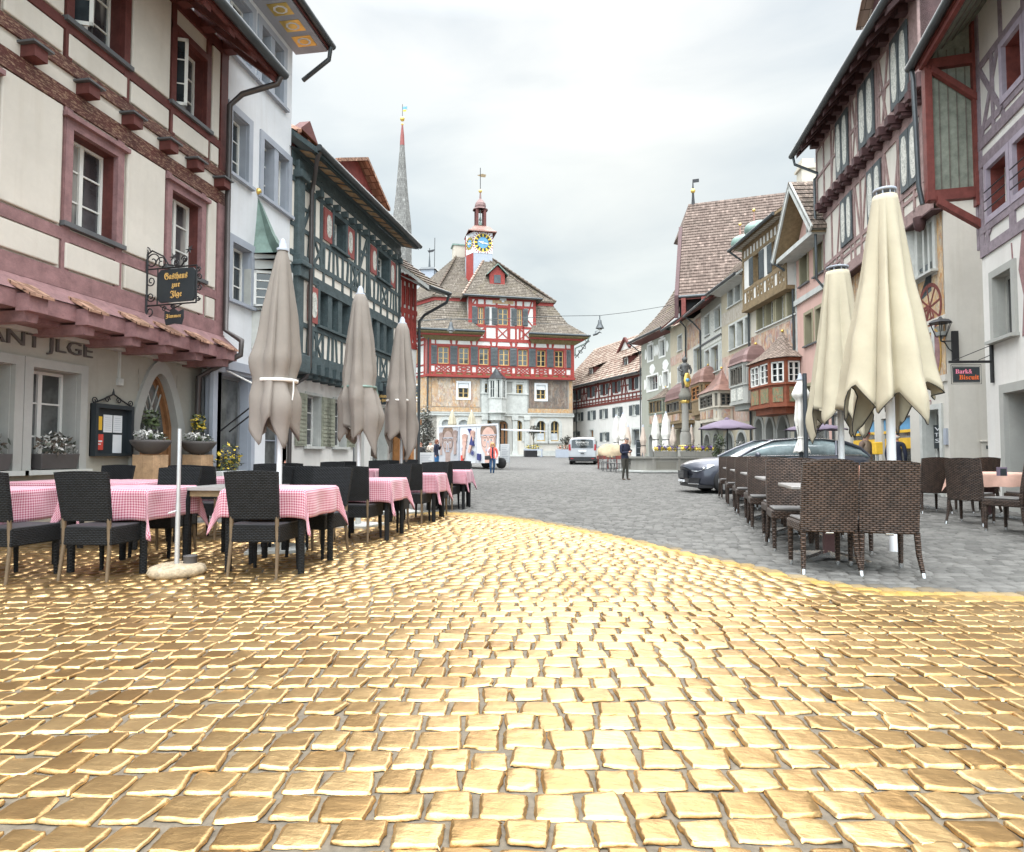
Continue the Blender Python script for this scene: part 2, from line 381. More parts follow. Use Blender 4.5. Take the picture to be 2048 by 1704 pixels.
M['glassb']=glassy('shop_glass',(0.05,0.052,0.05),0.05,1.0)
M['whitepane']=plain('white_blind',(0.55,0.58,0.6),0.4)
M['iron']=plain('black_iron',(0.03,0.03,0.032),0.45,0.4);M['gutter']=plain('dark_zinc_gutter',(0.075,0.085,0.09),0.4,0.5)
M['pipe']=plain('brown_zinc_pipe',(0.085,0.075,0.072),0.4,0.4);M['copper']=plain('green_copper',(0.20,0.29,0.25),0.5,0.2,0.25,2)
M['redcopper']=plain('red_copper',(0.26,0.145,0.115),0.45,0.2,0.2,2);M['browncopper']=plain('brown_copper',(0.2,0.12,0.11),0.5,0.2)
M['goldpaint']=plain('gilding',(0.80,0.56,0.16),0.3,0.8);M['gold_letter']=plain('gold_lettering',(0.72,0.45,0.14),0.5,0.0,0.05)
M['signblack']=plain('black_sign_board',(0.022,0.03,0.035),0.5)
M['tile_brown']=tiles('brown_roof_tiles',(0.15,0.12,0.10),(0.24,0.19,0.155),0.17,0.15,0.5)
M['tile_hall']=tiles('hall_roof_tiles',(0.15,0.128,0.105),(0.20,0.172,0.142),0.26,0.3,0.35,(0.2,0.17,0.09),(0.27,0.24,0.2))
M['tile_red']=tiles('old_red_roof_tiles',(0.14,0.104,0.087),(0.19,0.145,0.122),0.34,0.34,0.35,(0.11,0.095,0.075))
M['tile_mix']=tiles('mixed_roof_tiles',(0.24,0.16,0.125),(0.40,0.33,0.27),0.36,0.34,0.1,(0.2,0.17,0.1),(0.55,0.48,0.4))
M['tile_clay']=tiles('clay_roof_tiles',(0.30,0.17,0.12),(0.40,0.25,0.18),0.17,0.16,0.2)
M['fres1']=fresco('mural_figures',[(0.20,0.13,0.09),(0.48,0.38,0.28),(0.30,0.27,0.25),(0.60,0.52,0.40),(0.50,0.27,0.10),(0.58,0.55,0.48),(0.36,0.20,0.15)],0.95,0.3,3.0,0.4)
M['fres2']=fresco('mural_battle',[(0.10,0.08,0.07),(0.19,0.16,0.14),(0.14,0.15,0.15),(0.30,0.23,0.17),(0.16,0.10,0.09),(0.36,0.33,0.29)],1.3,0.25,9.0,0.5)
M['fres3']=fresco('mural_row_house',[(0.24,0.12,0.09),(0.48,0.36,0.25),(0.38,0.20,0.15),(0.60,0.47,0.28),(0.26,0.28,0.32),(0.58,0.48,0.38),(0.32,0.15,0.12)],1.0,0.4,5.0,0.4)
M['fres4']=fresco('mural_pastel',[(0.32,0.20,0.16),(0.52,0.40,0.30),(0.36,0.38,0.38),(0.56,0.34,0.26),(0.56,0.52,0.44),(0.34,0.28,0.22)],1.2,0.6,12.0,0.3)
M['fresorn']=fresco('ornament_band',[(0.42,0.19,0.06),(0.60,0.44,0.24),(0.62,0.52,0.36),(0.30,0.27,0.24),(0.62,0.46,0.26),(0.50,0.26,0.10)],2.6,0.5,2.0,0.8)
M['fresgrey']=fresco('grey_ornament',[(0.32,0.28,0.23),(0.44,0.40,0.34),(0.38,0.33,0.27),(0.52,0.48,0.42)],1.6,0.5,7.0,0.5)
M['frieze']=fresco('green_frieze',[(0.16,0.13,0.06),(0.26,0.22,0.12),(0.34,0.28,0.16)],4.0,0.5,1.0)
M['lace']=fresco('white_scroll_ornament',[(0.30,0.30,0.27),(0.72,0.71,0.64),(0.70,0.69,0.62),(0.22,0.23,0.21),(0.74,0.72,0.66)],9.0,0.35,4.0,0.9)
M['clockface']=plain('clock_blue',(0.12,0.32,0.52),0.5);M['black']=plain('matt_black',(0.02,0.02,0.022),0.6)
M['pole']=plain('grey_pole',(0.50,0.51,0.52),0.35,0.5,0.06);M['aluwhite']=plain('pale_pole',(0.72,0.73,0.74),0.4,0.1,0.03)
M['chrome']=plain('polished_metal',(0.7,0.7,0.7),0.2,1.0,0.03)
M['taupe']=plain('taupe_canvas',(0.225,0.198,0.172),0.95,0,0.06,2.5,0.3,300);M['creamcloth']=plain('cream_canvas',(0.43,0.385,0.285),0.95,0,0.06,2.0,0.3,300)
M['whitecloth']=plain('white_canvas',(0.74,0.72,0.67),0.95,0,0.05);M['beigecloth']=plain('beige_canvas',(0.52,0.43,0.36),0.95,0,0.06)
M['purple']=plain('mauve_canvas',(0.17,0.135,0.185),0.9,0,0.05);M['darkhem']=plain('black_hem',(0.05,0.045,0.04),0.8)
M['wblack']=weave('black_rattan',(0.007,0.008,0.009),(0.014,0.016,0.019),(0.002,0.002,0.002),0.036,0.014,0.7);M['wbrown']=weave('brown_rattan',(0.036,0.024,0.018),(0.088,0.056,0.041),(0.004,0.003,0.002),0.052,0.0185,0.42)
M['bamboo']=plain('bamboo_tube',(0.12,0.083,0.048),0.5,0,0.15,12);M['cushion']=plain('grey_seat_cushion',(0.13,0.125,0.12),0.9)
M['gingham']=gingham('red_gingham_cloth',(0.33,0.065,0.11),(0.62,0.42,0.47),0.0115);M['peachcloth']=plain('peach_cloth',(0.72,0.45,0.36),0.9)
M['tabletop']=plain('grey_table_top',(0.30,0.29,0.28),0.3);M['planter']=plain('dark_planter',(0.075,0.068,0.066),0.6);M['bowl']=plain('dark_stone_bowl',(0.10,0.09,0.085),0.7)
M['leaf']=plain('green_leaf',(0.07,0.10,0.035),0.7,0,0.35,6);M['leafgrey']=plain('dusty_leaf',(0.10,0.11,0.085),0.8,0,0.3,8);M['leafdark']=plain('dark_leaf',(0.045,0.05,0.042),0.7,0,0.4,9);M['leafpale']=plain('pale_silver_leaf',(0.34,0.33,0.30),0.8,0,0.3,9)
M['fwhite']=plain('white_petals',(0.75,0.74,0.70),0.8);M['fyellow']=plain('yellow_petals',(0.75,0.55,0.06),0.8);M['fpurple']=plain('purple_petals',(0.22,0.12,0.42),0.8);M['bark']=plain('bark',(0.10,0.08,0.06),0.9)
M['travertine']=plain('travertine',(0.40,0.32,0.215),0.8,0,0.25,22,0.8,40)
M['paper']=plain('paper',(0.72,0.74,0.75),0.7,0,0.04);M['pyellow']=plain('yellow_paper',(0.80,0.48,0.04),0.6);M['pred']=plain('red_paper',(0.62,0.07,0.05),0.6);M['porange']=plain('orange_paper',(0.75,0.25,0.12),0.6);M['psalmon']=plain('salmon_card',(0.75,0.36,0.25),0.6)
M['letterorange']=plain('orange_letters',(0.85,0.16,0.03),0.5,0,0.02);M['letterpink']=plain('pink_letters',(0.85,0.25,0.36),0.5,0,0.02)
# -- building kit
def C(k):
 """pixel converters for the zoomed crops used while measuring"""
 ox,oy,s=k;return lambda x,y:(ox+x*s,oy+y*s)
c1=C((0,0,.29326));c2=C((0,480,.29326));c3=C((400,180,.29343));c4=C((400,600,.24414));c5=C((1580,0,.23475));c6=C((1580,380,.23475))
h5=C((800,340,.19950));h6=C((800,660,.19950));r1=C((1120,340,.19950));r2=C((1120,660,.17606));r3=C((1360,420,.19953));r7=C((1380,680,.12910));c7=C((1600,740,.25821))
PR=[0]
class Bld:
 def __init__(s,name,label,cat,a,b,base=None,depth=8):
  """a, b: ground points of the left and right end of the front as seen from the street"""
  s.a=Vector((a[0],a[1],0));s.b=Vector((b[0],b[1],0));d=s.b-s.a;s.W=d.length;s.d=d.normalized()
  s.base=gz(*((s.a+s.b)/2)[:2])if base is None else base
  s.rz=math.atan2(s.d.y,s.d.x);s.root=thing(name,label,cat,(a[0],a[1],s.base),s.rz)
  s.M=Matrix.Translation((a[0],a[1],s.base))@Matrix.Rotation(s.rz,4,'Z');s.Mi=s.M.inverted();s.depth=depth
 def lp(s,px,py,off=0.0):
  o=s.Mi@Vector((0,0,CAMH));d=s.Mi.to_3x3()@ray(px,py);t=(off-o.y)/d.y;q=o+d*t;return(q.x,q.z)
 def rect(s,p,q,off=0.0):
  a=s.lp(*p,off);b=s.lp(*q,off);return(min(a[0],b[0]),max(a[0],b[0]),min(a[1],b[1]),max(a[1],b[1]))
 def mb(s,mat=None):return MB(mat)
 def wall(s,s0,s1,z0,z1,off,mat,holes=(),name='wall',thick=0.35,back=None,body=True):
  m=MB(mat);xs={s0,s1};zs={z0,z1};H=[]
  for h in holes:
   a,b,c_,d=max(h[0],s0),min(h[1],s1),max(h[2],z0),min(h[3],z1)
   if b>a and d>c_:H.append((a,b,c_,d));xs|={a,b};zs|={c_,d}
  xs=sorted(xs);zs=sorted(zs)
  for i in range(len(xs)-1):
   for j in range(len(zs)-1):
    cx,cz=(xs[i]+xs[i+1])/2,(zs[j]+zs[j+1])/2
    if any(a<cx<b and c_<cz<d for a,b,c_,d in H):continue
    m.quad((xs[i],off,zs[j]),(xs[i+1],off,zs[j]),(xs[i+1],off,zs[j+1]),(xs[i],off,zs[j+1]))
  for a,b,c_,d in H:
   y=off+thick
   m.quad((a,off,c_),(a,off,d),(a,y,d),(a,y,c_));m.quad((b,off,d),(b,off,c_),(b,y,c_),(b,y,d))
   m.quad((a,off,d),(b,off,d),(b,y,d),(a,y,d));m.quad((b,off,c_),(a,off,c_),(a,y,c_),(b,y,c_))
  D=s.depth if body else thick
  m.quad((s0,off,z0),(s0,off,z1),(s0,D,z1),(s0,D,z0));m.quad((s1,off,z1),(s1,off,z0),(s1,D,z0),(s1,D,z1))
  m.quad((s0,off,z1),(s1,off,z1),(s1,D,z1),(s0,D,z1));m.quad((s1,off,z0),(s0,off,z0),(s0,D,z0),(s1,D,z0))
  m.quad((s0,off+thick,z0),(s1,off+thick,z0),(s1,off+thick,z1),(s0,off+thick,z1))
  m.quad((s1,D,z0),(s0,D,z0),(s0,D,z1),(s1,D,z1))
  return m.build(name,s.root)
 def win(s,r,off=0.0,dep=0.16,cols=2,rows=3,fm=None,gl=None,fw=0.05,sur=None,sw=0.12,sp=0.03,lin=None,sill=None,sd=0.1,sh=None,shw=0.45,shd='both',bar=0.022,mull=None,parent=None,hood=None,shp=0.045,ang=0,name='window',deco=None):
  a,b,z0,z1=r;fm=fm or M['wframe'];gl=gl or M['glass'];y=off+dep;f=MB(fm)
  for q in((a,a+fw,z0,z1),(b-fw,b,z0,z1),(a+fw,b-fw,z0,z0+fw),(a+fw,b-fw,z1-fw,z1)):f.box(q[0],q[1],y,y+0.06,q[2],q[3])
  w=(b-a)/cols
  for i in range(1,cols):f.box(a+i*w-fw*.6,a+i*w+fw*.6,y-0.003,y+0.058,z0+fw,z1-fw)
  for i in range(1,rows):
   z=z0+(z1-z0)*i/rows;f.box(a+fw,b-fw,y+0.012,y+0.05,z-bar/2,z+bar/2)
  o=f.build(name,parent or s.root)
  g=MB(gl);g.box(a+0.01,b-0.01,y+0.03,y+0.042,z0+0.01,z1-0.01);g.build('pane',o)
  if sur:
   e=MB(sur);k=off-sp
   e.box(a-sw,a+.004,k,off+.03,z0-(0 if sill else sw),z1+sw);e.box(b-.004,b+sw,k,off+.03,z0-(0 if sill else sw),z1+sw);e.box(a+.004,b-.004,k,off+.03,z1-.004,z1+sw)
   if not sill:e.box(a+.004,b-.004,k,off+.03,z0-sw,z0+.004)
   lm=lin or sur;t=0.012
   e.box(a,a+t,off+.03,y+.02,z0,z1,lm);e.box(b-t,b,off+.03,y+.02,z0,z1,lm);e.box(a+t,b-t,off+.03,y+.02,z1-t,z1,lm)
   e.build('surround',o)
  if mull:
   e=MB(mull[0]);n=mull[1]
   for i in range(1,n):e.box(a+(b-a)*i/n-mull[2]/2,a+(b-a)*i/n+mull[2]/2,off-sp*0.5,y+.03,z0,z1)
   e.build('mullion',o)
  if sill:
   e=MB(sill);ww=sw if sur else 0.05;e.box(a-ww-.03,b+ww+.03,off-sd,y+.02,z0-0.06,z0);e.build('sill',o)
  if hood:
   e=MB(hood);e.box(a-sw-.05,b+sw+.05,off-sp-0.06,off+.02,z1+sw,z1+sw+0.06);e.build('hood',o)
  if sh:
   for sd_ in('l','r'):
    if shd!='both' and shd!=sd_:continue
    e=MB(sh);x0,x1=(a-shw,a)if sd_=='l' else(b,b+shw);gp_=sw*0+0.01
    x0+=gp_;x1-=gp_;e.box(x0,x1,off-shp,off-0.012,z0,z1)
    if deco:
     zc=(z0+z1)/2;hh=(z1-z0)*0.36;xc=(x0+x1)/2;hw=(x1-x0)*0.27
     e.prism([(xc+hw*cos(t_)*(1-.12*cos(4*t_)),zc+hh*sin(t_)*(1-.06*cos(8*t_)))for t_ in[2*pi*i/20 for i in range(20)]],off-shp-0.006,off-shp+0.002,deco)
    else:
     n=max(4,int((z1-z0)/0.1))
     for i in range(n):
      zz=z0+0.05+(z1-z0-0.1)*i/n;e.box(x0+0.04,x1-0.04,off-shp-0.012,off-shp+0.002,zz,zz+(z1-z0-0.1)/n*0.55)
    e.build('shutter',o)
  return o
 def timber(s,lines,off,mat,name='timber_frame',proud=0.03,mb=None):
  """lines: (x0,z0,x1,z1,width) in facade metres"""
  m=mb or MB(mat)
  for(x0,z0,x1,z1,w)in lines:
   PR[0]=(PR[0]+1)%9;m.beam((x0,z0),(x1,z1),w,off-proud-PR[0]*0.0013,off+0.01,mat)
  return m if mb is not None else m.build(name,s.root)
 def troof(s,p00,p10,p11,p01,mat,rowh=0.3,step=0.03,thick=0.12,name='roof',parent=None,under=None,curve=0.0):
  """stepped tile rows between the eave p00-p10 and the ridge p01-p11"""
  p00,p10,p11,p01=map(Vector,(p00,p10,p11,p01));m=MB(mat);under=under or mat
  n=((p10-p00).cross(p01-p00)).normalized()
  if(p01-p00).length<1e-4:n=((p10-p00).cross(p11-p00)).normalized()
  if n.z<0:n=-n
  L=max((p01-p00).length,(p11-p10).length);k=max(2,int(L/rowh));ex=(p10-p00).normalized()
  def P_(u,v):
   q=(p00.lerp(p10,u)).lerp(p01.lerp(p11,u),v);return q-n*(curve*4*v*(1-v))
  nu=1 if not curve else 1
  for i in range(k):
   a0,a1=P_(0,i/k),P_(1,i/k);b0,b1=P_(0,(i+1)/k),P_(1,(i+1)/k)
   v0=i*rowh;v1=(i+1)*rowh;u=lambda q:(q-p00).dot(ex)
   m.quad(a0+n*step,a1+n*step,b1,b0,None,[(u(a0),v0),(u(a1),v0),(u(b1),v1),(u(b0),v1)])
   m.quad(a0,a1,a1+n*step,a0+n*step,None,[(u(a0),v0),(u(a1),v0),(u(a1),v0+.01),(u(a0),v0+.01)])
  d=Vector((0,0,-thick))
  if curve:
   for i in range(k):m.quad(P_(1,i/k)+d,P_(0,i/k)+d,P_(0,(i+1)/k)+d,P_(1,(i+1)/k)+d,under)
   for u_ in(0,1):
    for i in range(k):m.quad(P_(u_,i/k),P_(u_,(i+1)/k),P_(u_,(i+1)/k)+d,P_(u_,i/k)+d,under)
   m.quad(p00+d,p10+d,p10,p00,under);return m.build(name,parent or s.root)
  m.quad(p10+d,p00+d,p01+d,p11+d,under)
  m.quad(p00+d,p10+d,p10,p00,under);m.quad(p00,p01,p01+d,p00+d,under);m.quad(p11,p10,p10+d,p11+d,under);m.quad(p01,p11,p11+d,p01+d,under)
  return m.build(name,parent or s.root)
 def gutter(s,s0,s1,y,z,r=0.075,mat=None,name='gutter',pipe=None,pm=None):
  m=MB(mat or M['gutter']);m.tube([(s0,y,z),(s1,y,z)],r,n=10);o=m.build(name,s.root)
  if pipe:
   m=MB(pm or M['gutter']);m.tube(pipe,0.05,n=8);m.build('downpipe',s.root)
  return o
 def ring(s,cx,cz,w,h,off,mat,kind='round',t=0.15,proud=0.05,zb=0,inner=None,name='arch_surround',wallmat=None,top=None,parent=None,d=0.3):
  """arched surround (w,h inner width and springing-to-apex height), jambs to zb; also fills the corners of a rectangular hole up to top"""
  N=14;w-=.012;h-=.006
  def arc(wh,hh):
   P2=[]
   for i in range(N+1):
    f=i/N
    if kind=='round':a=pi*f;P2.append((cx-wh*cos(a),cz+hh*sin(a)))
    else:
     g=2*f if f<=.5 else 2*(1-f);x=wh*(1-g);zz=hh*math.sin(g*pi/2)**0.85;P2.append((cx-x if f<=.5 else cx+x,cz+zz))
   return P2
  I=arc(w/2,h);O=arc(w/2+t,h+t*(1.25 if kind!='round' else 1));m=MB(mat)
  I=[(cx-w/2,zb)]+I+[(cx+w/2,zb)];O=[(cx-w/2-t,zb)]+O+[(cx+w/2+t,zb)]
  for i in range(len(I)-1):
   a,b,c_,e=I[i],I[i+1],O[i+1],O[i];y=off-proud
   m.quad((a[0],y,a[1]),(b[0],y,b[1]),(c_[0],y,c_[1]),(e[0],y,e[1]));m.quad((a[0],y,a[1]),(a[0],off+d,a[1]),(b[0],off+d,b[1]),(b[0],y,b[1]))
   m.quad((e[0],y,e[1]),(c_[0],y,c_[1]),(c_[0],off+.01,c_[1]),(e[0],off+.01,e[1]))
  if top is not None:
   for i in range(1,len(I)-2):
    a,b=I[i],I[i+1];m.quad((a[0],off+.001,a[1]),(b[0],off+.001,b[1]),(b[0],off+.001,top),(a[0],off+.001,top),wallmat or mat)
  return m.build(name,parent or s.root)
def along(n,a,b):return[a+(b-a)*(i+.5)/n for i in range(n)]
def xbrace(x0,x1,z0,z1,w=.1):return[(x0,z0,x1,z1,w),(x0,z1,x1,z0,w)]
# -- ground: one sheet and the setts laid on it
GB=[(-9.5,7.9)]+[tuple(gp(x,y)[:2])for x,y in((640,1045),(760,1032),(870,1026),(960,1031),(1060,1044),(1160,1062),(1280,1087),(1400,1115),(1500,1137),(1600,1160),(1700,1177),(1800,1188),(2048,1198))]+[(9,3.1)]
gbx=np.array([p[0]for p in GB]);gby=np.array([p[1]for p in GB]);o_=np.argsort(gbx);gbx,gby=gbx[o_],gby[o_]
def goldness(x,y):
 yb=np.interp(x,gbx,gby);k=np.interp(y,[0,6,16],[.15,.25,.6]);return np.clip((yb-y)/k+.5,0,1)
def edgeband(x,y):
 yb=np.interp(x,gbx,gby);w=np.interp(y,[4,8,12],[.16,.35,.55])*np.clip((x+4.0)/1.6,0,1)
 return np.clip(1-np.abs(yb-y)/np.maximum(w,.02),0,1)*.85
def groundmat(name,stone):
 m,t,b=_m(name)
 at_=NN(t,'ShaderNodeAttribute',attribute_name='gold');sp_=NN(t,'ShaderNodeSeparateColor');t.links.new(at_.outputs['Color'],sp_.inputs[0]);o=_coord(t,'Object')
 n1=_noise(t,1.1,5,.6);n2=_noise(t,26,6,.7);n3=_noise(t,6,4,.6)
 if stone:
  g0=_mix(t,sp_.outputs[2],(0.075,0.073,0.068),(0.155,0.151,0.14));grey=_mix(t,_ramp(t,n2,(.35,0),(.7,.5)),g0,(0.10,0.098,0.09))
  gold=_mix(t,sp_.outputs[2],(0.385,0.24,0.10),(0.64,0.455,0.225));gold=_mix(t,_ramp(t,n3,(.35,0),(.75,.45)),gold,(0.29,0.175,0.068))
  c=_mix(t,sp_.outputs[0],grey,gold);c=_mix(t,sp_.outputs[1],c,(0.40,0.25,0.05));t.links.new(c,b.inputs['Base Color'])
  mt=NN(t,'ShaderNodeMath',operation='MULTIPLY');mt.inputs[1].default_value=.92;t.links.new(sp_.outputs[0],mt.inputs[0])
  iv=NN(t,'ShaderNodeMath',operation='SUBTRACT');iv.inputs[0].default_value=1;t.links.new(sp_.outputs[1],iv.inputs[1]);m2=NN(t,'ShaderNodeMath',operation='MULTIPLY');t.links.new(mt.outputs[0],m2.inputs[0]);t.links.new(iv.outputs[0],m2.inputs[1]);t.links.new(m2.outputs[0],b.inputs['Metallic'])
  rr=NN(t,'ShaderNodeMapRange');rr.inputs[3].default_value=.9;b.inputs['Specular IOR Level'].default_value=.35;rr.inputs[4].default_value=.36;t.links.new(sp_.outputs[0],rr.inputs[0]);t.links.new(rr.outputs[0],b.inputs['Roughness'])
  w=_noise(t,9,5,.65,_scale(t,o,(1,3.2,1),(0,0,.5)));ad=NN(t,'ShaderNodeMath',operation='MULTIPLY_ADD');ad.inputs[1].default_value=.35;t.links.new(n2,ad.inputs[0]);t.links.new(w,ad.inputs[2]);_bump(t,b,ad.outputs[0],.42,.012)
 else:
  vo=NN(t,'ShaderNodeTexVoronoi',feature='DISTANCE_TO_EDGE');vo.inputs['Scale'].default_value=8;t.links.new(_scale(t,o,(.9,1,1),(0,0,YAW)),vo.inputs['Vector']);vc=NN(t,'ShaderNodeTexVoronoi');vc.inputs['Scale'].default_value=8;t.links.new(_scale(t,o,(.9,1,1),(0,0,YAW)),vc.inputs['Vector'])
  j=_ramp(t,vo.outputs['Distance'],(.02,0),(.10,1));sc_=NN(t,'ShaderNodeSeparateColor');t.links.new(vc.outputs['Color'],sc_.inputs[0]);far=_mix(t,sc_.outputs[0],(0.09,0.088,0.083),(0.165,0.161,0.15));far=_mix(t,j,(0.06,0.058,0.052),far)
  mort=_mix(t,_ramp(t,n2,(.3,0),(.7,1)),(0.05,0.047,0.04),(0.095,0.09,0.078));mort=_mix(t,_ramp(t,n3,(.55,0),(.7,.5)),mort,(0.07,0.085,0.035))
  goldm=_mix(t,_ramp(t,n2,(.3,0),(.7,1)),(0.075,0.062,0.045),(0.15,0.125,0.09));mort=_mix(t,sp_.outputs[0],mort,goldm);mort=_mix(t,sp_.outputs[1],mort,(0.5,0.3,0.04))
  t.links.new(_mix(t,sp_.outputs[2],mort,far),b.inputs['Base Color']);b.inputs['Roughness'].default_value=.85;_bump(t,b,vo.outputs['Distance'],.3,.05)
 return m
GMAT,SMAT=groundmat('joint_sand',False),groundmat('setts',True)
def setattr_cols(me,arr):
 a=me.color_attributes.new('gold','FLOAT_COLOR','POINT');a.data.foreach_set('color',np.asarray(arr,np.float32).ravel())
xs=np.concatenate([[-400,-150,-60,-30],np.arange(-16,-7,.5),np.arange(-7,9,.16),np.arange(9.2,16.1,.5),[22,40,80,200,400]]);ys=np.concatenate([[-60,-20,-6],np.arange(-2,2.9,.5),np.arange(3,10,.16),np.arange(10,20,.5),np.arange(20,90,2.0),[100,130,200,500,900]])
X,Y=np.meshgrid(xs,ys);Z=np.vectorize(gz)(X,Y);n_=len(xs);k_=len(ys)
fs=[(j*n_+i,j*n_+i+1,(j+1)*n_+i+1,(j+1)*n_+i)for j in range(k_-1)for i in range(n_-1)]
me=bpy.data.meshes.new('square_ground');me.from_pydata(np.stack([X.ravel(),Y.ravel(),Z.ravel()],1).tolist(),[],fs);me.materials.append(GMAT)
Zd=X*FH.x+Y*FH.y;far=np.clip((Zd.ravel()-30)/4,0,1);far=np.where(np.abs(X.ravel())>15,1,far)
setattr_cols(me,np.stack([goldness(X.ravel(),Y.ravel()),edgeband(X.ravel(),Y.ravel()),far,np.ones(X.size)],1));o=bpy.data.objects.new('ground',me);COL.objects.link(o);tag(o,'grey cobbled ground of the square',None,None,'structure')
rng=np.random.default_rng(3)
def setts(Z0,Z1,g,sx_,sz_,name,hgt=.014,jit=.1,seed=0):
 """g: grid points per side of each stone"""
 V=[];F=[];A=[];base=0
 u=np.array({9:[-1,-.94,-.82,-.4,0,.4,.82,.94,1],5:[-1,-.84,0,.84,1],4:[-1,-.72,.72,1]}[g]);U,Wv=np.meshgrid(u,u);U=U.ravel();Wv=Wv.ravel()
 quads=np.array([(j*g+i,j*g+i+1,(j+1)*g+i+1,(j+1)*g+i)for j in range(g-1)for i in range(g-1)])
 z=Z0
 while z<Z1:
  dz=sz_*rng.uniform(.88,1.12);lim0=-(z+dz)*.9-1.3;lim1=(z+dz)*.9+1.3;lim0=max(lim0,-9.5);lim1=min(lim1,14)
  x=lim0+rng.uniform(0,sx_);st=[]
  while x<lim1:w=sx_*rng.uniform(.78,1.25);st.append((x+w/2,w));x+=w
  st=np.array(st);n=len(st);cx,w=st[:,0],st[:,1]
  gap=.905 if g>4 else .89;hx=w/2*rng.uniform(gap-.04,gap+.04,n);hy=dz/2*rng.uniform(gap-.05,gap+.03,n)
  wob=.035*np.sin(cx*.5+z*.2)+.01*np.sin(cx*1.3+z);cz=z+dz/2+wob+rng.normal(0,.006,n)
  ang=rng.normal(0,.05,n);tx=rng.normal(0,.02,n);tz=rng.normal(0,.016,n);hh=hgt+rng.normal(0,.0025,n)
  lx=U[None]*(1-.05*Wv[None]**2);lz=Wv[None]*(1-.05*U[None]**2);cornr=rng.normal(0,.07,(n,4));sk=(1+U[None])/2
  px_=lx*hx[:,None]*(1+cornr[:,:1]*Wv[None]);pz_=lz*hy[:,None]*(1+cornr[:,1:2]*U[None]);px_=px_+rng.normal(0,.0022 if g>5 else 0.001,(n,U.size));pz_=pz_+rng.normal(0,.0022 if g>5 else .001,(n,U.size))
  r_=np.maximum(np.abs(U),np.abs(Wv));dome=np.where(r_>.999,0.0,1-.18*r_**4)if g>4 else np.where(r_>.9,0.0,.9)
  if g>5:dome=np.where(r_>.999,.2,1-.13*r_**8)
  zz=dome[None]*hh[:,None]+(px_*tx[:,None]+pz_*tz[:,None])*(dome[None]>0);
  if g>5:zz=zz+(rng.normal(0,.0009,(n,U.size))+.0010*np.sin(px_*60+cx[:,None]*9+pz_*35))*(dome[None]>.5)
  ca,sa=np.cos(ang)[:,None],np.sin(ang)[:,None];Xc=cx[:,None]+px_*ca-pz_*sa;Zc=cz[:,None]+px_*sa+pz_*ca
  wx=Xc*RT.x+Zc*FH.x;wy=Xc*RT.y+Zc*FH.y;gzv=np.clip((Zc-28)/36,0,1)*.82
  P=np.stack([wx,wy,zz+gzv],2).reshape(-1,3);V.append(P)
  F.append((quads[None]+(np.arange(n)*U.size)[:,None,None]+base).reshape(-1,4));base+=n*U.size
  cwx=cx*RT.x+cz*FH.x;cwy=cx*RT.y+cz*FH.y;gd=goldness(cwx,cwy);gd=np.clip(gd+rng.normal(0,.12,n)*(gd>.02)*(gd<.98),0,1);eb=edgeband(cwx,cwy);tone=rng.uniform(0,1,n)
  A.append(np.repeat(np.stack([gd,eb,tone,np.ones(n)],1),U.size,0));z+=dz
 V=np.concatenate(V);F=np.concatenate(F);A=np.concatenate(A);me=bpy.data.meshes.new(name)
 me.vertices.add(len(V));me.vertices.foreach_set('co',V.ravel().astype(np.float32));me.loops.add(F.size);me.loops.foreach_set('vertex_index',F.ravel().astype(np.int32));me.polygons.add(len(F));me.polygons.foreach_set('loop_start',np.arange(0,F.size,4,dtype=np.int32));me.polygons.foreach_set('loop_total',np.full(len(F),4,np.int32));me.polygons.foreach_set('use_smooth',np.ones(len(F),bool));me.update();me.validate()
 me.materials.append(SMAT);setattr_cols(me,A);o=bpy.data.objects.new(name,me);COL.objects.link(o);return tag(o,None,None,None,'structure')
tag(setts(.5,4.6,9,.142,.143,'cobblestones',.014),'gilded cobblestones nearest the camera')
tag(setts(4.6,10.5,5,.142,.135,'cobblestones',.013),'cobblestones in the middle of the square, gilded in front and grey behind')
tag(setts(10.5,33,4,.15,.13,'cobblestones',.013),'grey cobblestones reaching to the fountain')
# -- left row
xL=-6.9
yI=onx(447,500,xL).y;yW=onx(579,500,xL).y;yG=onx(800,600,xL+.19).y
# ---- the inn with its brown and mauve timbering
I=Bld('timber_framed_inn','cream inn with weathered brown and mauve timbers and the lettering JLGE, at the left edge','inn',(xL,2.2),(xL,yI),0,7)
WI=I.W
zc1=I.lp(440,384)[1];zj=I.lp(437,672)[1];zb=I.lp(410,716,.0)[1];ztop=I.lp(450,104)[1]+.15
upb=(I.lp(440,341)[1],I.lp(440,359)[1]);lob=(I.lp(440,384)[1],I.lp(440,410)[1])
off0=0.38
wA=I.rect(c1(500,-330),c1(830,420));wB=I.rect(c1(1195,215),c1(1392,875));wA=(wA[0],wA[1],wB[2],wB[3])
wC=I.rect(c1(483,885),c1(775,1660));wD=I.rect(c1(1160,1300),(397,556));wE=I.rect((-150,60),(29,408));zc=(wC[2],wC[3])
wD=(wD[0],wD[1],zc[0],zc[1]);wE=(wC[0]-(wD[0]-wC[0])*1.02,0,zc[0],zc[1]);wE=(wE[0],wE[0]+wC[1]-wC[0],zc[0],zc[1])
wA2=(wA[0]-(wB[0]-wA[0]),wA[1]-(wB[0]-wA[0]),wB[2],wB[3])
zu0=upb[1]
I.wall(0,WI,zj,ztop,0,M['cream'],[wA,wB,wC,wD,wE,wA2])
g1=I.rect((62,733),(153,938),off0);g0=(g1[0]-.24-(g1[1]-g1[0]),g1[0]-.24,g1[2],g1[3])
dr=I.rect((277,740),(349,985),off0);zs=I.lp(300,852,off0)[1];zap=I.lp(324,748,off0)[1];dr=(dr[0],dr[1],0,zap+.02)
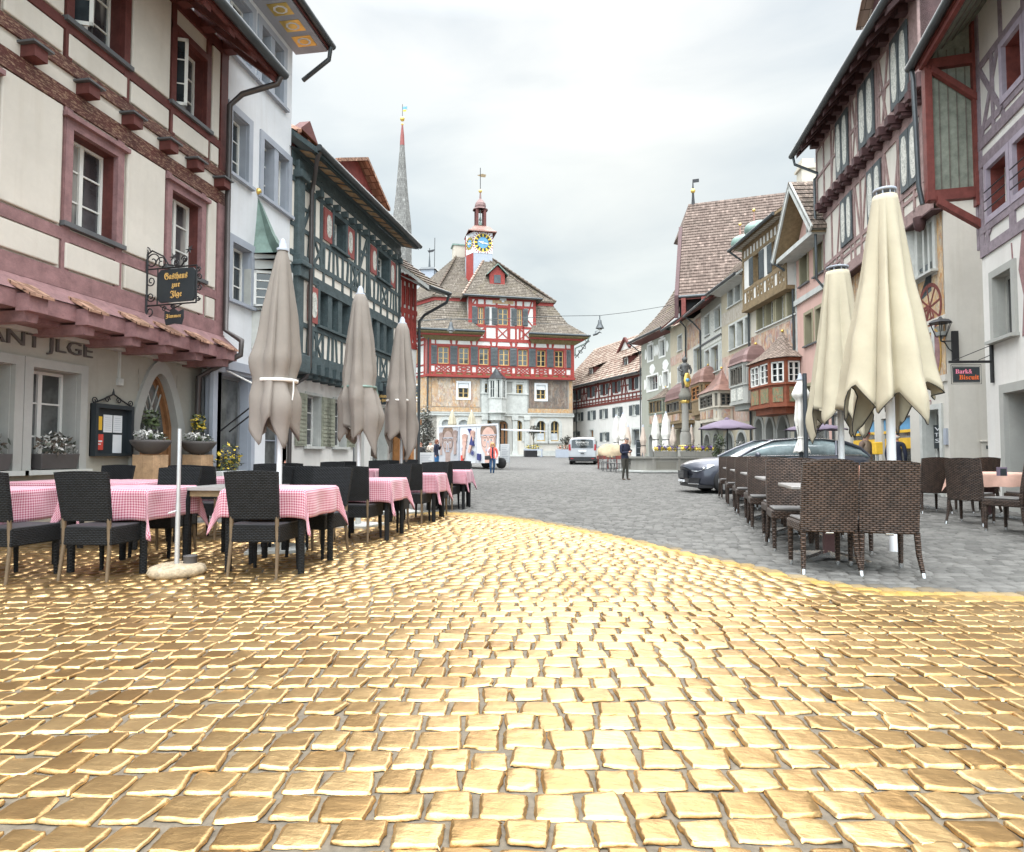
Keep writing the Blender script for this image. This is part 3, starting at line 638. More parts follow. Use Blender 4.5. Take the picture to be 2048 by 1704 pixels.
I.wall(0,WI,-0.1,zj,off0,M['olivewall'],[g1,g0,dr],name='ground_floor_wall')
for w,top in((wA,1),(wB,1),(wA2,1),(wC,0),(wD,0),(wE,0)):
 mt=M['brown2']if top else M['mauve']
 o=I.win(w,0,.19,2,3,M['wframe'],M['glass2'],.05,sur=mt,sw=.11,sp=.045,lin=M['brown2'],sill=M['slate'],sd=.09,hood=None if top else mt)
 if top:
  e=MB(M['wframe']);a,b,z0,z1=w;ang=1.15;L=(b-a)/2-.05
  Tm=Matrix.Translation((a+.03,.19,0))@Matrix.Rotation(-ang,4,'Z');e.T=Tm
  for q in((0,.045,z0+.04,z1-.04),(L-.045,L,z0+.04,z1-.04),(0,L,z0+.04,z0+.09),(0,L,z1-.09,z1-.04)):e.box(q[0],q[1],-.03,0,q[2],q[3])
  for k in(1,2):e.box(.04,L-.04,-.025,-.005,z0+(z1-z0)*k/3-.01,z0+(z1-z0)*k/3+.01)
  e.box(.04,L-.04,-.018,-.012,z0+.08,z1-.08,M['glass']);e.build('open_casement',o)
ln=[(0,(upb[0]+upb[1])/2,WI,(upb[0]+upb[1])/2,upb[0]-upb[1]),(0,(lob[0]+lob[1])/2,WI,(lob[0]+lob[1])/2,lob[0]-lob[1])]
zr=wB[2]-.10
ln+=[(0,zr,WI,zr,.13),(0,ztop-.16,WI,ztop-.16,.2),(WI-.11,upb[0],WI-.11,ztop,.2)]
for w in(wA,wB,wA2):
 for x in(w[0]-.06,w[1]+.06):ln+=[(x,upb[0],x,zr,.10)]
for w in(wA,wB):ln+=[(w[0]-.06,w[3],w[0]-.06,ztop,.1),(w[1]+.06,w[3],w[1]+.06,ztop,.1)]
I.timber(ln[:2],0,M['brown'],proud=.035);I.timber(ln[2:],0,M['brown2'],proud=.033)
zr=wC[2]-.16;ln=[(0,zj+.12,WI-.02,zj+.12,.24),(WI-.13,zj+.24,WI-.13,lob[1],.2),(0,zr,WI,zr,.15)]
for w in(wC,wD,wE):
 for x in(w[0]-.06,w[1]+.06):ln+=[(x,zj+.24,x,lob[1],.12)]
I.timber(ln,0,M['mauve'],name='mauve_timber_frame',proud=.03)
m=MB(M['cream']);xs=[0,wE[0]-.12,wE[1]+.12,wC[0]-.12,wC[1]+.12,wD[0]-.12,wD[1]+.12,WI-.24]
for i in range(7):
 a,b=xs[i]+.03,xs[i+1]-.03
 if b-a>.15:
  m.box(a+.02,b-.02,-.05,0,zj+.27,zr-.1)
  if i%2==0:m.box(a+.02,b-.02,-.05,0,zr+.1,lob[1]-.03)
xs=[0,wA2[0]-.11,wA2[1]+.11,wA[0]-.11,wA[1]+.11,wB[0]-.11,wB[1]+.11,WI-.22];z2=wB[2]-.17
for i in range(7):
 a,b=xs[i]+.02,xs[i+1]-.02
 if b-a>.12:
  m.box(a+.02,b-.02,-.045,0,upb[0]+.03,z2-.02)
  if i%2==0:m.box(a+.02,b-.02,-.045,0,z2+.16,ztop-.28)
m.build('plaster_panels',I.root,bevel=.015)
xb=[I.lp(px_,py_)[0]for px_,py_ in((54,113),(163,186),(252,255),(326,305),(380,340),(434,372))]
xb=[xb[0]-(xb[1]-xb[0])*k for k in(3,2,1)]+xb
for x in xb:
 if x<0:continue
 m=MB(M['brown2']);zc_=(upb[1]+lob[0])/2;m.box(x-.09,x+.09,-.2,.02,zc_-.09,zc_+.05);m.box(x-.14,x+.14,-.24,.02,zc_+.055,zc_+.08,M['slate']);m.build('beam_end',I.root)
m=MB(M['mauve']);m.box(0,WI,-.30,-.06,zb,zb+.20);m.box(0,WI,-.05,off0+.01,zb-.06,zb+.02);m.box(0,WI,off0-.1,off0-.0,zb-.12,zb-.065,M['greystonet'])
m.build('jetty_beam',I.root)
m=MB(M['mauve'])
m.prism([(0,zj+.02),(WI,zj+.02),(WI,zj-.0),(0,zj-.0)],-.05,-.03)
m.add([(0,-.32,zb+.205),(WI,-.32,zb+.205),(WI,-.02,zj+.02),(0,-.02,zj+.02)],[(0,1,2,3)]);m.build('sloped_board',I.root)
xb=[I.lp(px_,700,-.2)[0]for px_ in(152,249,317,378,432)];dd=xb[1]-xb[0];xb=[xb[0]-dd*k for k in(4,3,2,1)]+xb
for x in xb:
 if x<.15:continue
 m=MB(M['mauve']);m.prism([(x-.12,zb+.16),(x-.12,zb-.04),(x+.12,zb-.04),(x+.12,zb+.16)],-.47,-.29);m.prism([(x-.1,zb-.03),(x-.07,zb-.15),(x+.07,zb-.15),(x+.1,zb-.03)],-.38,off0)
 m.add([(x-.16,-.52,zb+.15),(x+.16,-.52,zb+.15),(x+.16,-.22,zb+.32),(x-.16,-.22,zb+.32),(x-.16,-.52,zb+.12),(x+.16,-.52,zb+.12),(x+.16,-.22,zb+.28),(x-.16,-.22,zb+.28)],[(0,1,2,3),(4,5,1,0),(5,6,2,1),(7,4,0,3),(6,5,4,7)],M['tile_clay']);m.build('corbel',I.root)
for w in(g1,g0):I.win(w,off0,.24,2,3,M['wframe'],M['glassb'],.05,sur=M['stone'],sw=.115,sp=.04,sill=M['greystonet'],sd=.12)
m=MB(M['stone']);m.text('RESTAURANT JLGE',I.lp(183,700,off0)[0]-3.05,I.lp(183,700,off0)[0],I.lp(183,722,off0)[1]-.02,I.lp(183,689,off0)[1]-.02,off0-.03,M['bowl'],.035);m.build('wall_lettering',I.root)
dc=(dr[0]+dr[1])/2;dw=dr[1]-dr[0]
I.ring(dc,zs,dw,zap-zs,off0,M['stone'],'pointed',.17,.05,0,top=zap+.02,wallmat=M['olivewall'],name='door_surround')
m=MB(M['doorwood']);Nn=12;y=off0+.14
prof=[(-dw/2,0)]+[(-dw/2*(1-i/Nn),zs+(zap-zs)*sin(i/Nn*pi/2)**.85)for i in range(Nn+1)]
prof=prof+[(-p[0],p[1])for p in prof[::-1][1:]]
m.prism([(dc+p[0],p[1])for p in prof],y,y+.06);
for i in range(len(prof)-1):
 a,b=prof[i],prof[i+1];k=.86;m.add([(dc+a[0],y-.06,a[1]),(dc+b[0],y-.06,b[1]),(dc+b[0]*k,y-.06,b[1]*.97),(dc+a[0]*k,y-.06,a[1]*.97),(dc+b[0]*k,y,b[1]*.97),(dc+a[0]*k,y,a[1]*.97)],[(0,1,2,3),(3,2,4,5)])
m.box(dc-dw*.42,dc+dw*.42,y-.03,y,1.0,1.12);m.box(dc-.03,dc+.03,y-.035,y,.1,1.0)
do=m.build('door',I.root);g=MB(M['glassb']);g.prism([(dc+p[0]*.7,max(1.15,p[1]*.93))for p in prof],y-.012,y-.004);g.build('door_glass',do)
g=MB(M['iron']);g.mats=[];g.mat=M['greystonet']
for k in range(-7,8):
 for sg in(1,-1):
  x=dc+k*.13;z0_,z1_=1.15,2.3;xa,xb_=x,x+sg*.45
  if abs(xa-dc)<dw*.36 and abs(xb_-dc)<dw*.36:g.beam((xa,z0_+.02),(xb_,z1_),.018,y-.03,y-.016)
g.build('door_lattice',do)
m=MB(M['greystonet']);m.box(I.lp(238,700,off0)[0]-.015,I.lp(238,700,off0)[0]+.015,off0-.03,off0,I.lp(238,757,off0)[1],zb-.1);x=I.lp(238,700,off0)[0];zz=I.lp(238,763,off0)[1];m.box(x-.04,x+.04,off0-.06,off0,zz-.06,zz+.04);m.build('cable_duct',I.root)
ez=I.lp(527,112,-1.02)[1];er_z=ztop+2.5
I.troof((-.2,-1.05,ez+.1),(WI+.08,-1.05,ez+.1),(WI+.08,4,ez+.1+5.05*.85),(-.2,4,ez+.1+5.05*.85),M['tile_brown'],.3,under=M['redbrown'],thick=.16)
for k in range(16):
 x=WI-.12-k*.62
 if x<0:continue
 m=MB(M['brown2']);h=.16
 m.add([(x-.07,-.98,ez-.02),(x+.07,-.98,ez-.02),(x+.07,.1,ez+.86),(x-.07,.1,ez+.86),(x-.07,-.98,ez-.2),(x+.07,-.98,ez-.2),(x+.07,.1,ez+.66),(x-.07,.1,ez+.66)],[(0,1,2,3),(5,4,7,6),(4,5,1,0),(4,0,3,7),(5,6,2,1)])
 m.box(x-.09,x+.09,-.42,.02,ztop-.2,ztop-.02);m.build('rafter',I.root)
m=MB(M['brown2']);m.box(0,WI+.06,-1.0,-.94,ez-.1,ez+.08);m.build('fascia',I.root)
p=[I.lp(523,118,-1.05),I.lp(515,128,-.95)]
I.gutter(-.2,WI+.1,-1.08,ez+.02,.085,pipe=[(WI+.02,-1.06,ez-.02),(WI+.0,-1.0,ez-.18),(WI-.06,-.35,ez-.35),(WI-.08,-.12,ez-.55),(WI-.08,-.12,zj+.1),(WI-.1,-.45,zj-.1),(WI-.12,-.45,zb+.1),(WI-.25,-.1,zb-.12),(WI-.3,.22,zb-.3),(WI-.3,.25,0)],pm=M['pipe'])
# ---- white house
Wh=Bld('white_plastered_house','tall white plastered house with blue-grey window surrounds and a copper-roofed oriel','house',(xL,yI+.02),(xL,yW),0,7)
WW=Wh.W;zt=Wh.lp(574,92)[1]+.1
H=[Wh.rect(c3(430,-455),c3(602,-160))]*0
a1=Wh.rect(c1(1780,165),c1(1925,725));a0=Wh.rect(c1(1560,-180),c1(1712,200));a0=(a0[0],a0[1],a1[2],a1[3])
b1=Wh.rect(c3(430,330),c3(595,850));b0=Wh.rect(c3(215,130),c3(322,612));b0=(b0[0],b0[1],b1[2],b1[3])
d0=Wh.rect(c3(215,1030),c3(340,1480));shop=Wh.rect((432,742),(497,985));dor=Wh.rect((532,770),(575,985));shop=(shop[0],shop[1],.65,shop[3])
Wh.wall(0,WW,-.1,zt,0,M['white'],[a0,a1,b0,b1,d0,shop,dor])
for w in(a0,a1,b0,b1,d0):
 big=w in(a1,b1)
 Wh.win(w,0,.17,2,3,M['wframe'],M['glass'],.05,sur=M['greytrim'],sw=.13,sp=.035,sill=M['greytrim'],sd=.09,mull=(M['greytrim'],2,.16)if big else None)
Wh.win(shop,0,.2,1,1,M['gframe'],M['glassb'],.07,sur=M['greytrim'],sw=.12,sp=.04)
Wh.win(dor,0,.22,1,2,M['greytrim'],M['glassb'],.1,name='door')
m=MB(M['greytrim']);zq=Wh.lp(425,722)[1];m.box(.05,WW-.1,-.1,0,zq-.1,zq+.06);m.build('string_course',Wh.root)
m=MB(M['white2']);z_=zq-.12;x0,x1=.12,Wh.lp(528,800,-.8)[0]
m.add([(x0,-.06,z_),(x1,-.06,z_),(x1,-.95,z_-.42),(x0,-.95,z_-.42),(x0,-.06,z_-.02),(x1,-.06,z_-.02),(x1,-.95,z_-.44),(x0,-.95,z_-.44)],[(0,1,2,3),(7,6,5,4),(3,2,6,7),(0,3,7,4),(2,1,5,6)]);aw=m.build('awning',Wh.root)
m=MB(M['iron']);m.tube([(x1-.1,-.03,z_-1.1),(x1-.1,-.92,z_-.45)],.015);m.tube([(x0+.1,-.03,z_-1.1),(x0+.1,-.92,z_-.45)],.015);m.build('awning_arm',aw)
ox0,ox1=Wh.lp(503,600,0)[0],Wh.lp(560,600,-.55)[0]+.25;oz0,oz1=Wh.lp(565,690,-.5)[1]-.1,Wh.lp(505,500,-.3)[1];oc=(ox0+ox1)/2;hw=(ox1-ox0)/2
m=MB(M['greystonet']);pp=[(ox0,.05),(ox0+.28,-.6),(ox1-.28,-.6),(ox1,.05)]
m.prismz([(p[0],p[1])for p in pp][::-1],oz0,oz0+.75);m.prismz([(p[0],p[1])for p in pp][::-1],oz1-.22,oz1)
m.prismz([(oc+(p[0]-oc)*1.13,p[1]*1.15)for p in pp][::-1],oz1+.001,oz1+.11);m.prismz([(oc+(p[0]-oc)*1.06,p[1]*1.07)for p in pp][::-1],oz0+.75,oz0+.82)
m.prismz([(oc+(p[0]-oc)*.9,p[1]*.9)for p in pp][::-1],oz0-.15,oz0)
for p in pp:m.box(p[0]-.07,p[0]+.07,p[1]-.07,p[1]+.07,oz0+.82,oz1-.22)
m.box(oc-.06,oc+.06,-.66,-.54,oz0+.82,oz1-.22);ob=m.build('oriel',Wh.root)
m=MB(M['wframe']);g=MB(M['glass']);g.prismz([(oc+(p[0]-oc)*.93,p[1]*.93)for p in pp][::-1],oz0+.8,oz1-.2)
for i in range(3):
 a,b=Vector((*pp[i],0)),Vector((*pp[i+1],0));d_=(b-a);L=d_.length;an=math.atan2(d_.y,d_.x);m.T=Matrix.Translation((a.x,a.y,0))@Matrix.Rotation(an,4,'Z');n_=2 if i==1 else 1
 for k in range(n_):
  u0,u1=L*k/n_+.08,L*(k+1)/n_-.08
  for q in((u0,u0+.05,oz0+.82,oz1-.22),(u1-.05,u1,oz0+.82,oz1-.22),(u0,u1,oz0+.82,oz0+.87),(u0,u1,oz1-.27,oz1-.22)):m.box(q[0],q[1],-.02,.03,q[2],q[3])
  for j in(1,2,3):zz=oz0+.85+(oz1-oz0-1.1)*j/4;m.box(u0,u1,-.01,.02,zz-.012,zz+.012)
m.build('oriel_window',ob);g.build('oriel_glass',ob)
m=MB(M['copper']);zap_=Wh.lp(519,384,-.1)[1];prof=[(1.12,0),(1.0,.06),(.8,.18),(.6,.36),(.4,.6),(.2,.84),(.02,1.0)];hh=zap_-oz1-.1;prev=None
for f,h in prof:
 ring_=[(oc+(p[0]-oc)*f,(p[1]-.05)*f+.05,oz1+.1+hh*h)for p in pp]
 if prev:
  for i in range(3):m.quad(prev[i],prev[i+1],ring_[i+1],ring_[i])
 prev=ring_
m.build('oriel_roof',ob);m=MB(M['goldpaint']);m.sphere((oc,-.0,zap_+.06),.07);m.build('gilt_ball',ob)
ez2=zt-.05;m=MB(M['greytrim']);m.box(-.1,WW+.15,-.75,.0,ez2,ez2+.12)
for k in range(9):
 x=WW-.1-k*.5;m.box(x-.34,x,-.62,-.2,ez2-.008,ez2+.004,M['goldpaint']);m.prismz([(x-.17+.12*cos(t),-.41+.15*sin(t))for t in[i*pi/4 for i in range(8)]],ez2-.014,ez2-.006,M['paper']);m.prismz([(x-.17+.08*cos(t),-.41+.1*sin(t))for t in[i*pi/4 for i in range(8)]],ez2-.02,ez2-.012,M['goldpaint'])
m.build('painted_soffit',Wh.root)
Wh.troof((-.1,-.8,ez2+.12),(WW+.18,-.8,ez2+.12),(WW+.18,3.5,ez2+3.6),(-.1,3.5,ez2+3.6),M['tile_brown'],.3,under=M['brown2'])
Wh.gutter(-.1,WW+.2,-.85,ez2+.12,pipe=[(WW+.1,-.85,ez2+.1),(WW+.12,-.8,ez2-.2),(WW+.3,-.1,ez2-.5)])
# ---- dark green timbered restaurant
xg=xL;Gn=Bld('green_timbered_restaurant','cream and dark green timber-framed restaurant with brick-red painted shutters','house',(xg,yW+.02),(xg+.19,yG),0,8)
WG=Gn.W;zg_t=Gn.lp(795,515)[1];zg_t=max(zg_t,Gn.lp(625,350)[1]);zj2=Gn.lp(770,775)[1];zj2=(zj2+Gn.lp(625,722)[1])/2
mid=(Gn.lp(700,592)[1]+Gn.lp(793,641)[1])/2
u1=Gn.rect(c3(905,850),c3(985,1120));u2=Gn.rect(c3(1205,1100),c3(1282,1335));u2=(u2[0],u2[1],u1[2],u1[3])
l1=Gn.rect(c3(808,1365),c3(1012,1690));l2=Gn.rect((741,638),(781,722));l2=(l2[0],l2[1],l1[2],l1[3])
e1=Gn.rect((612,788),(640,893),.3);e2=Gn.rect((668,793),(682,890),.3);e2=(e2[0],e2[0]+e1[1]-e1[0],e1[2],e1[3]);ed=Gn.rect((744,812),(772,950),.3);ed2=Gn.rect((707,800),(728,950),.3)
Gn.wall(0,WG,zj2,zg_t,0,plaster('infill_plaster',(.80,.75,.66),.1,.1),[u1,u2,l1,l2]);Gn.wall(0,WG,-.1,zj2,.3,M['white2'],[e1,e2,(ed[0],ed[1],.3,ed[3]),(ed2[0],ed2[1],.1,ed[3])],name='ground_floor_wall')
for w in(u1,u2):Gn.win(w,0,.22,1,4,M['wframe'],M['glass'],.06,sur=M['green'],sw=.1,sp=.05,sill=M['green'],sh=M['shutterred'],shw=.52,deco=M['lace'])
for w in(l1,l2):Gn.win(w,0,.2,3,4,M['wframe'],M['glass'],.05,sur=M['green'],sw=.1,sp=.05,sill=M['green'],mull=(M['green'],3,.22),sh=M['shutterred']if w is l1 else None,shd='l',shw=.55,deco=M['lace'])
for w in(e1,e2):
 o=Gn.win(w,.3,.2,2,3,M['wframe'],M['glass2'],.05,sur=M['greystonet'],sw=.06,sp=.02,sill=M['greystonet'],sh=M['olive'],shw=.52);m=MB(M['porange'])
Gn.win((ed[0],ed[1],.3,ed[3]),.3,.25,2,2,M['greystonet'],M['glassb'],.07,sur=M['greystonet'],sw=.08,name='door');Gn.win((ed2[0],ed2[1],.1,ed[3]),.3,.3,1,1,M['gframe'],M['black'],.06,name='doorway')
ln=[];zf=[zj2+.1,l1[2]-.13,l1[3]+.12,mid-.12,mid+.22,u1[2]-.12,u1[3]+.1,zg_t-.1]
for z,w in zip(zf,(.2,.11,.11,.12,.12,.10,.10,.12)):ln.append((0,z,WG,z,w))
for w in(u1,u2):ln+=[(w[0]-.62,zf[4],w[0]-.62,zg_t,.1),(w[1]+.62,zf[4],w[1]+.62,zg_t,.1)]
for w in(l1,l2):ln+=[(w[0]-.1,zj2,w[0]-.1,zf[3],.12),(w[1]+.1,zj2,w[1]+.1,zf[3],.12)]
ln+=[(WG-.1,zj2,WG-.1,zg_t,.16)]
n=12;xs=[.5+(WG-.6)*i/n for i in range(n+1)]
for i in range(n):
 a,b=xs[i],xs[i+1]
 for z0_,z1_ in((zf[0],zf[1]),(zf[4],zf[5])):
  if i%4==1:ln+=xbrace(a,b,z0_,z1_,.06)
  else:ln+=[(a+(b-a)*.5,z0_,a+(b-a)*(.35 if i%2 else .62),z1_,.065)]
  ln.append((b,z0_,b,z1_,.075))
def free(x0,x1,ws,pad):return all(x1<w[0]-pad or x0>w[1]+pad for w in ws)
for i in range(n):
 a,b=xs[i],xs[i+1]
 if free(a,b,(u1,u2),.6):ln+=[(a,zf[5],b,zf[6],.08),(a,zf[5],a,zf[6],.09),(b,zf[5],b,zf[6],.09),(a,(zf[5]+zf[6])/2,b,(zf[5]+zf[6])/2,.08)]
 if free(a,b,(l1,l2),.3):ln+=[(a,zf[1],b,zf[2],.08),(b,zf[1],b,zf[2],.09)]
 ln+=[(a,zf[3],a,zf[4],.07)]
Gn.timber(ln,0,M['green'],proud=.03)
m=MB(M['green']);m.box(.14,.42,-.12,.3,zj2-.02,zg_t);m.box(.08,.46,-.22,.2,zg_t-.42,zg_t-.24);m.box(.1,.48,-.2,.2,mid-.3,mid+.2);m.box(.06,.5,-.27,.2,mid-.06,mid+.05);m.box(-.0,.5,-.26,.3,zj2-.3,zj2+.1);m.build('corner_post',Gn.root,bevel=.02)
for x in along(15,.7,WG):
 m=MB(M['green']);m.box(x-.1,x+.1,-.14,.32,zj2-.24,zj2);m.box(x-.08,x+.08,-.05,.32,zj2-.34,zj2-.24);m.build('beam_end',Gn.root)
ez3=(Gn.lp(838,494,-.55)[1]+Gn.lp(657,312,-.55)[1])/2-.15;sz=ez3-.0
m=MB(M['green']);m.add([(.06,-.52,sz),(WG+.1,-.52,sz),(WG+.1,0,sz+.12),(-.1,0,sz+.12),(-.1,-.52,sz+.1),(WG+.1,-.52,sz+.1)],[(0,3,2,1),(0,1,5,4)])
k=0
for x in along(15,0,WG):m.add([(x-.17,-.44,sz+.005),(x+.17,-.44,sz+.005),(x+.17,-.16,sz+.08),(x-.17,-.16,sz+.08)],[(0,3,2,1)],M['fresorn']);
m.build('painted_soffit',Gn.root)
m=MB(M['cream']);
for x in along(14,.5,WG):m.box(x-.06,x+.06,-.16,0,zg_t-.45,zg_t-.3,M['green'])
m.box(0,WG,-.02,.0,zg_t-.02,sz+.1,M['green']);m.build('eave_brackets',Gn.root)
Gn.troof((.06,-.58,ez3+.1),(WG+.1,-.58,ez3+.1),(WG+.1,5,ez3+4.4),(-.1,5,ez3+4.4),M['tile_clay'],.3,under=M['green'])
Gn.gutter(.06,WG+.15,-.62,ez3+.1,.075,pipe=[(.15,-.62,ez3+.1),(.2,-.5,ez3-.1),(.65,-.2,ez3-.35),(.7,-.12,ez3-.6),(.7,-.12,zj2-.1),(.6,-.1,zj2-.35),(.45,.2,zj2-.6),(.45,.2,0)],pm=M['pipe'])
def dormer(B,sc,w,y,zbase,h,rh,wm,rm,win_=True,hip=False,d=3.0,label=None):
 """roof dormer facing the street at depth y"""
 m=MB(wm);m.box(sc-w/2,sc+w/2,y,y+d,zbase,zbase+h);m.prism([(sc-w/2,zbase+h),(sc+w/2,zbase+h),(sc,zbase+h+rh*.9)],y,y+.3);o=m.build('dormer',B.root)
 r_=MB(rm);ov=.3;hz=zbase+h-.1;yf=y-.35;ya=y+(w*.5 if hip else-.35)
 for sg in(-1,1):
  e0=(sc+sg*(w/2+ov),yf,hz);e1_=(sc+sg*(w/2+ov),y+d,hz);t0=(sc,ya,zbase+h+rh);t1=(sc,y+d,zbase+h+rh)
  r_.add([e0,e1_,t1,t0]if sg>0 else[e1_,e0,t0,t1],[(0,1,2,3)],None,[[(yf,0),(y+d,0),(y+d,1.2),(ya,1.2)]if sg>0 else[(y+d,0),(yf,0),(ya,1.2),(y+d,1.2)]])
  r_.add([(e0[0],e0[1],e0[2]-.1),e0,t0,(t0[0],t0[1],t0[2]-.1)],[(0,1,2,3)])
  r_.add([(e0[0],e0[1],e0[2]-.1),(e1_[0],e1_[1],e1_[2]-.1),e1_,e0],[(0,1,2,3)])
 if hip:r_.add([(sc-w/2-ov,yf,hz),(sc+w/2+ov,yf,hz),(sc,ya,zbase+h+rh)],[(0,1,2)],None,[[(0,0),(w,0),(w/2,1.2)]])
 r_.build('dormer_roof',o)
 if win_:
  f=MB(M['wframe']);a,b,z0,z1=sc-w*.27,sc+w*.27,zbase+h*.2,zbase+h*.85
  for q in((a,a+.06,z0,z1),(b-.06,b,z0,z1),(a,b,z0,z0+.06),(a,b,z1-.06,z1),(sc-.03,sc+.03,z0,z1),(a,b,(z0+z1)/2-.02,(z0+z1)/2+.02)):f.box(q[0],q[1],y-.04,y-.01,q[2],q[3])
  g=f.build('dormer_window',o);gg=MB(M['glass']);gg.box(a,b,y-.02,y-.005,z0,z1);gg.build('pane',g)
 return o
q=Gn.lp(615,290,1.2);dormer(Gn,Gn.lp(612,280,1.0)[0]+.2,1.5,1.0,ez3+.9,Gn.lp(612,285,1.0)[1]-ez3-.9,.75,M['brown2'],M['tile_clay'],hip=True)
q=Gn.lp(700,300,.8);dormer(Gn,Gn.lp(712,350,.6)[0]+.3,3.0,.7,ez3+.6,max(.5,Gn.lp(745,352,.7)[1]-ez3-1.3),.75,M['shutterred'],M['tile_clay'],win_=False,hip=False)
dormer(Wh,WW-.6,1.2,1.2,ez2+1.2,.6,.5,M['brown2'],M['tile_clay'])
# ---- red timbered house, the last of the left row
yR=onx(827,700,xL+.4).y
Rd=Bld('red_timbered_house','narrow white house with red timbering and beige soffit ending the left row','house',(xL+.19,yG+.02),(xL+.5,yR),0,8)
WR=Rd.W;zr_t=Rd.lp(828,575)[1]+.35
r_a=[Rd.rect((795,560),(806,640)),Rd.rect((809,560),(817,650))];r_b=Rd.rect((806,685),(818,735));sh_=Rd.rect((796,800),(812,930))
z_r=Rd.lp(815,690)[1]
Rd.wall(0,WR,-.1,zr_t,0,M['white2'],[r_b,(sh_[0],sh_[1],.4,sh_[3])])
nz_=4;ln=[(0,z_r,WR,z_r,.2),(0,z_r+1.1,WR,z_r+1.1,.16),(0,zr_t-.15,WR,zr_t-.15,.2)]
for i in range(4):x=.1+(WR-.2)*i/3;ln.append((x,z_r,x,zr_t,.09))
for i in range(3):
 x=.1+(WR-.2)*i/3;w_=(WR-.2)/3;ln+=xbrace(x,x+w_,z_r,z_r+1.1,.08)
Rd.timber(ln,0,M['red']);
for i in range(3):x=.1+(WR-.2)*i/3;Rd.win((x+.08,x+(WR-.2)/3-.08,z_r+1.3,zr_t-.4),-.02,.0,1,3,M['red'],M['glass'],.05)
Rd.win(r_b,0,.15,1,3,M['wframe'],M['glass'],.05,sur=M['greytrim'],sw=.1);Rd.win((sh_[0],sh_[1],.4,sh_[3]),0,.15,1,1,M['orangewood'],M['glassb'],.1,sur=M['orangewood'],sw=.15,sp=.2,name='shop_window')
ez4=Rd.lp(848,577,-1.2)[1]
m=MB(M['greystonet']);m.add([(-.1,-1.2,ez4),(WR+.3,-1.2,ez4),(WR+.3,0,zr_t-.1),(-.1,0,zr_t-.1)],[(0,3,2,1)]);
for i in range(int(WR/.42)):x=.05+i*.42;m.add([(x,-1.05,ez4+.03),(x+.3,-1.05,ez4+.03),(x+.3,-.15,zr_t-.18),(x,-.15,zr_t-.18)],[(0,3,2,1)],M['beige2'])
m.build('soffit',Rd.root)
Rd.troof((-.1,-1.25,ez4+.12),(WR+.1,-1.25,ez4+.12),(WR+.1,4.5,ez4+4.3),(-.1,4.5,ez4+4.3),M['tile_brown'],.3,under=M['greystonet'])
Rd.gutter(-.1,WR+.12,-1.3,ez4+.08,.06,pipe=[(WR+.05,-1.3,ez4+.05),(WR+.05,-1.2,ez4-.2),(WR+.05,-.3,ez4-.5),(WR+.02,-.1,ez4-.7),(WR+.02,-.1,0)])
# -- right row
def PX(X,Z):p=PL(X,Z);return(p.x,p.y)
pA=(8.0,16.82);pB=PX(11.76,23.3);pC=PX(12.0,26.8);pD=PX(11.84,31.5);pE=PX(11.72,35.5);pF=PX(11.78,39.6)
# ---- big half-timbered corner house
T=Bld('half_timbered_corner_house','tall corner house with plum timbering above an ornament-painted first floor','house',pB,pA,0,9)
WT=T.W
zJ1=T.lp(1784,474)[1];zJ1=(zJ1+T.lp(1883,400)[1])/2;zJ2=(T.lp(1857,200)[1]+T.lp(1672,395)[1])/2;zE=(T.lp(1805,3,-.9)[1]+T.lp(1622,280,-.9)[1])/2;zT=zE+.55
J1,J2=-.22,-.42
top=[T.rect(c5(885,430),c5(1018,720),J2),T.rect(c5(608,800),c5(730,1080),J2),T.rect(c5(412,1110),c5(508,1360),J2)]
zt0=sum(w[2]for w in top)/3;zt1=sum(w[3]for w in top)/3;top=[(w[0],w[1],zt0,zt1)for w in top]
md=T.rect(c5(972,1215),c5(1108,1460),J1);md=(md[0],md[1],md[2],md[3]);dx_=top[0][0]-top[1][0];mds=[md,(md[0]-dx_,md[1]-dx_,md[2],md[3]),(md[0]-2*dx_,md[1]-2*dx_,md[2],md[3])]
fb=T.rect((1838,462),(1871,540));fm_=(T.lp(1790,500)[0],T.lp(1808,500)[0],fb[2],fb[3]);fm2=T.rect((1690,640),(1703,700));lw=T.rect((1843,672),(1868,742))
dr=T.rect((1847,822),(1886,985));dr=(dr[0],min(dr[1],WT-.35),0,dr[3]);sh1=T.rect((1762,838),(1824,985));sh1=(sh1[0],sh1[1],.5,sh1[3]);sh2=T.rect((1700,850),(1752,985));sh2=(sh2[0],sh2[1],.5,sh1[3]);lw2=(lw[0]-2.2,lw[1]-2.2,lw[2],lw[3])
T.wall(0,WT,-.1,zJ1,0,M['beige2'],[fb,fm_,lw,lw2,dr,sh1,sh2],name='ground_floor_wall')
T.wall(0,WT+.01,zJ1,zJ2,J1,M['cream'],mds);T.wall(0,WT+.02,zJ2,zT,J2,M['cream'],top,name='upper_wall')
zM=T.lp(1800,700)[1];m=MB(M['fresorn']);e=.004
zf0,zf1=lw[2]-.1,zJ1-.1
def skin(B,m,rects,holes,off,th=.012):
 xs=sorted({r for q in rects+holes for r in q[:2]});zs=sorted({r for q in rects+holes for r in q[2:]})
 for i in range(len(xs)-1):
  for j in range(len(zs)-1):
   cx,cz=(xs[i]+xs[i+1])/2,(zs[j]+zs[j+1])/2
   if any(a<cx<b and c<cz<d for a,b,c,d in rects)and not any(a<cx<b and c<cz<d for a,b,c,d in holes):m.quad((xs[i],off-th,zs[j]),(xs[i+1],off-th,zs[j]),(xs[i+1],off-th,zs[j+1]),(xs[i],off-th,zs[j+1]))
hs=[(h[0]-.12,h[1]+.12,h[2]-.12,h[3]+.12)for h in(fb,fm_,lw,lw2)]
zs0=T.lp(1843,745)[1]
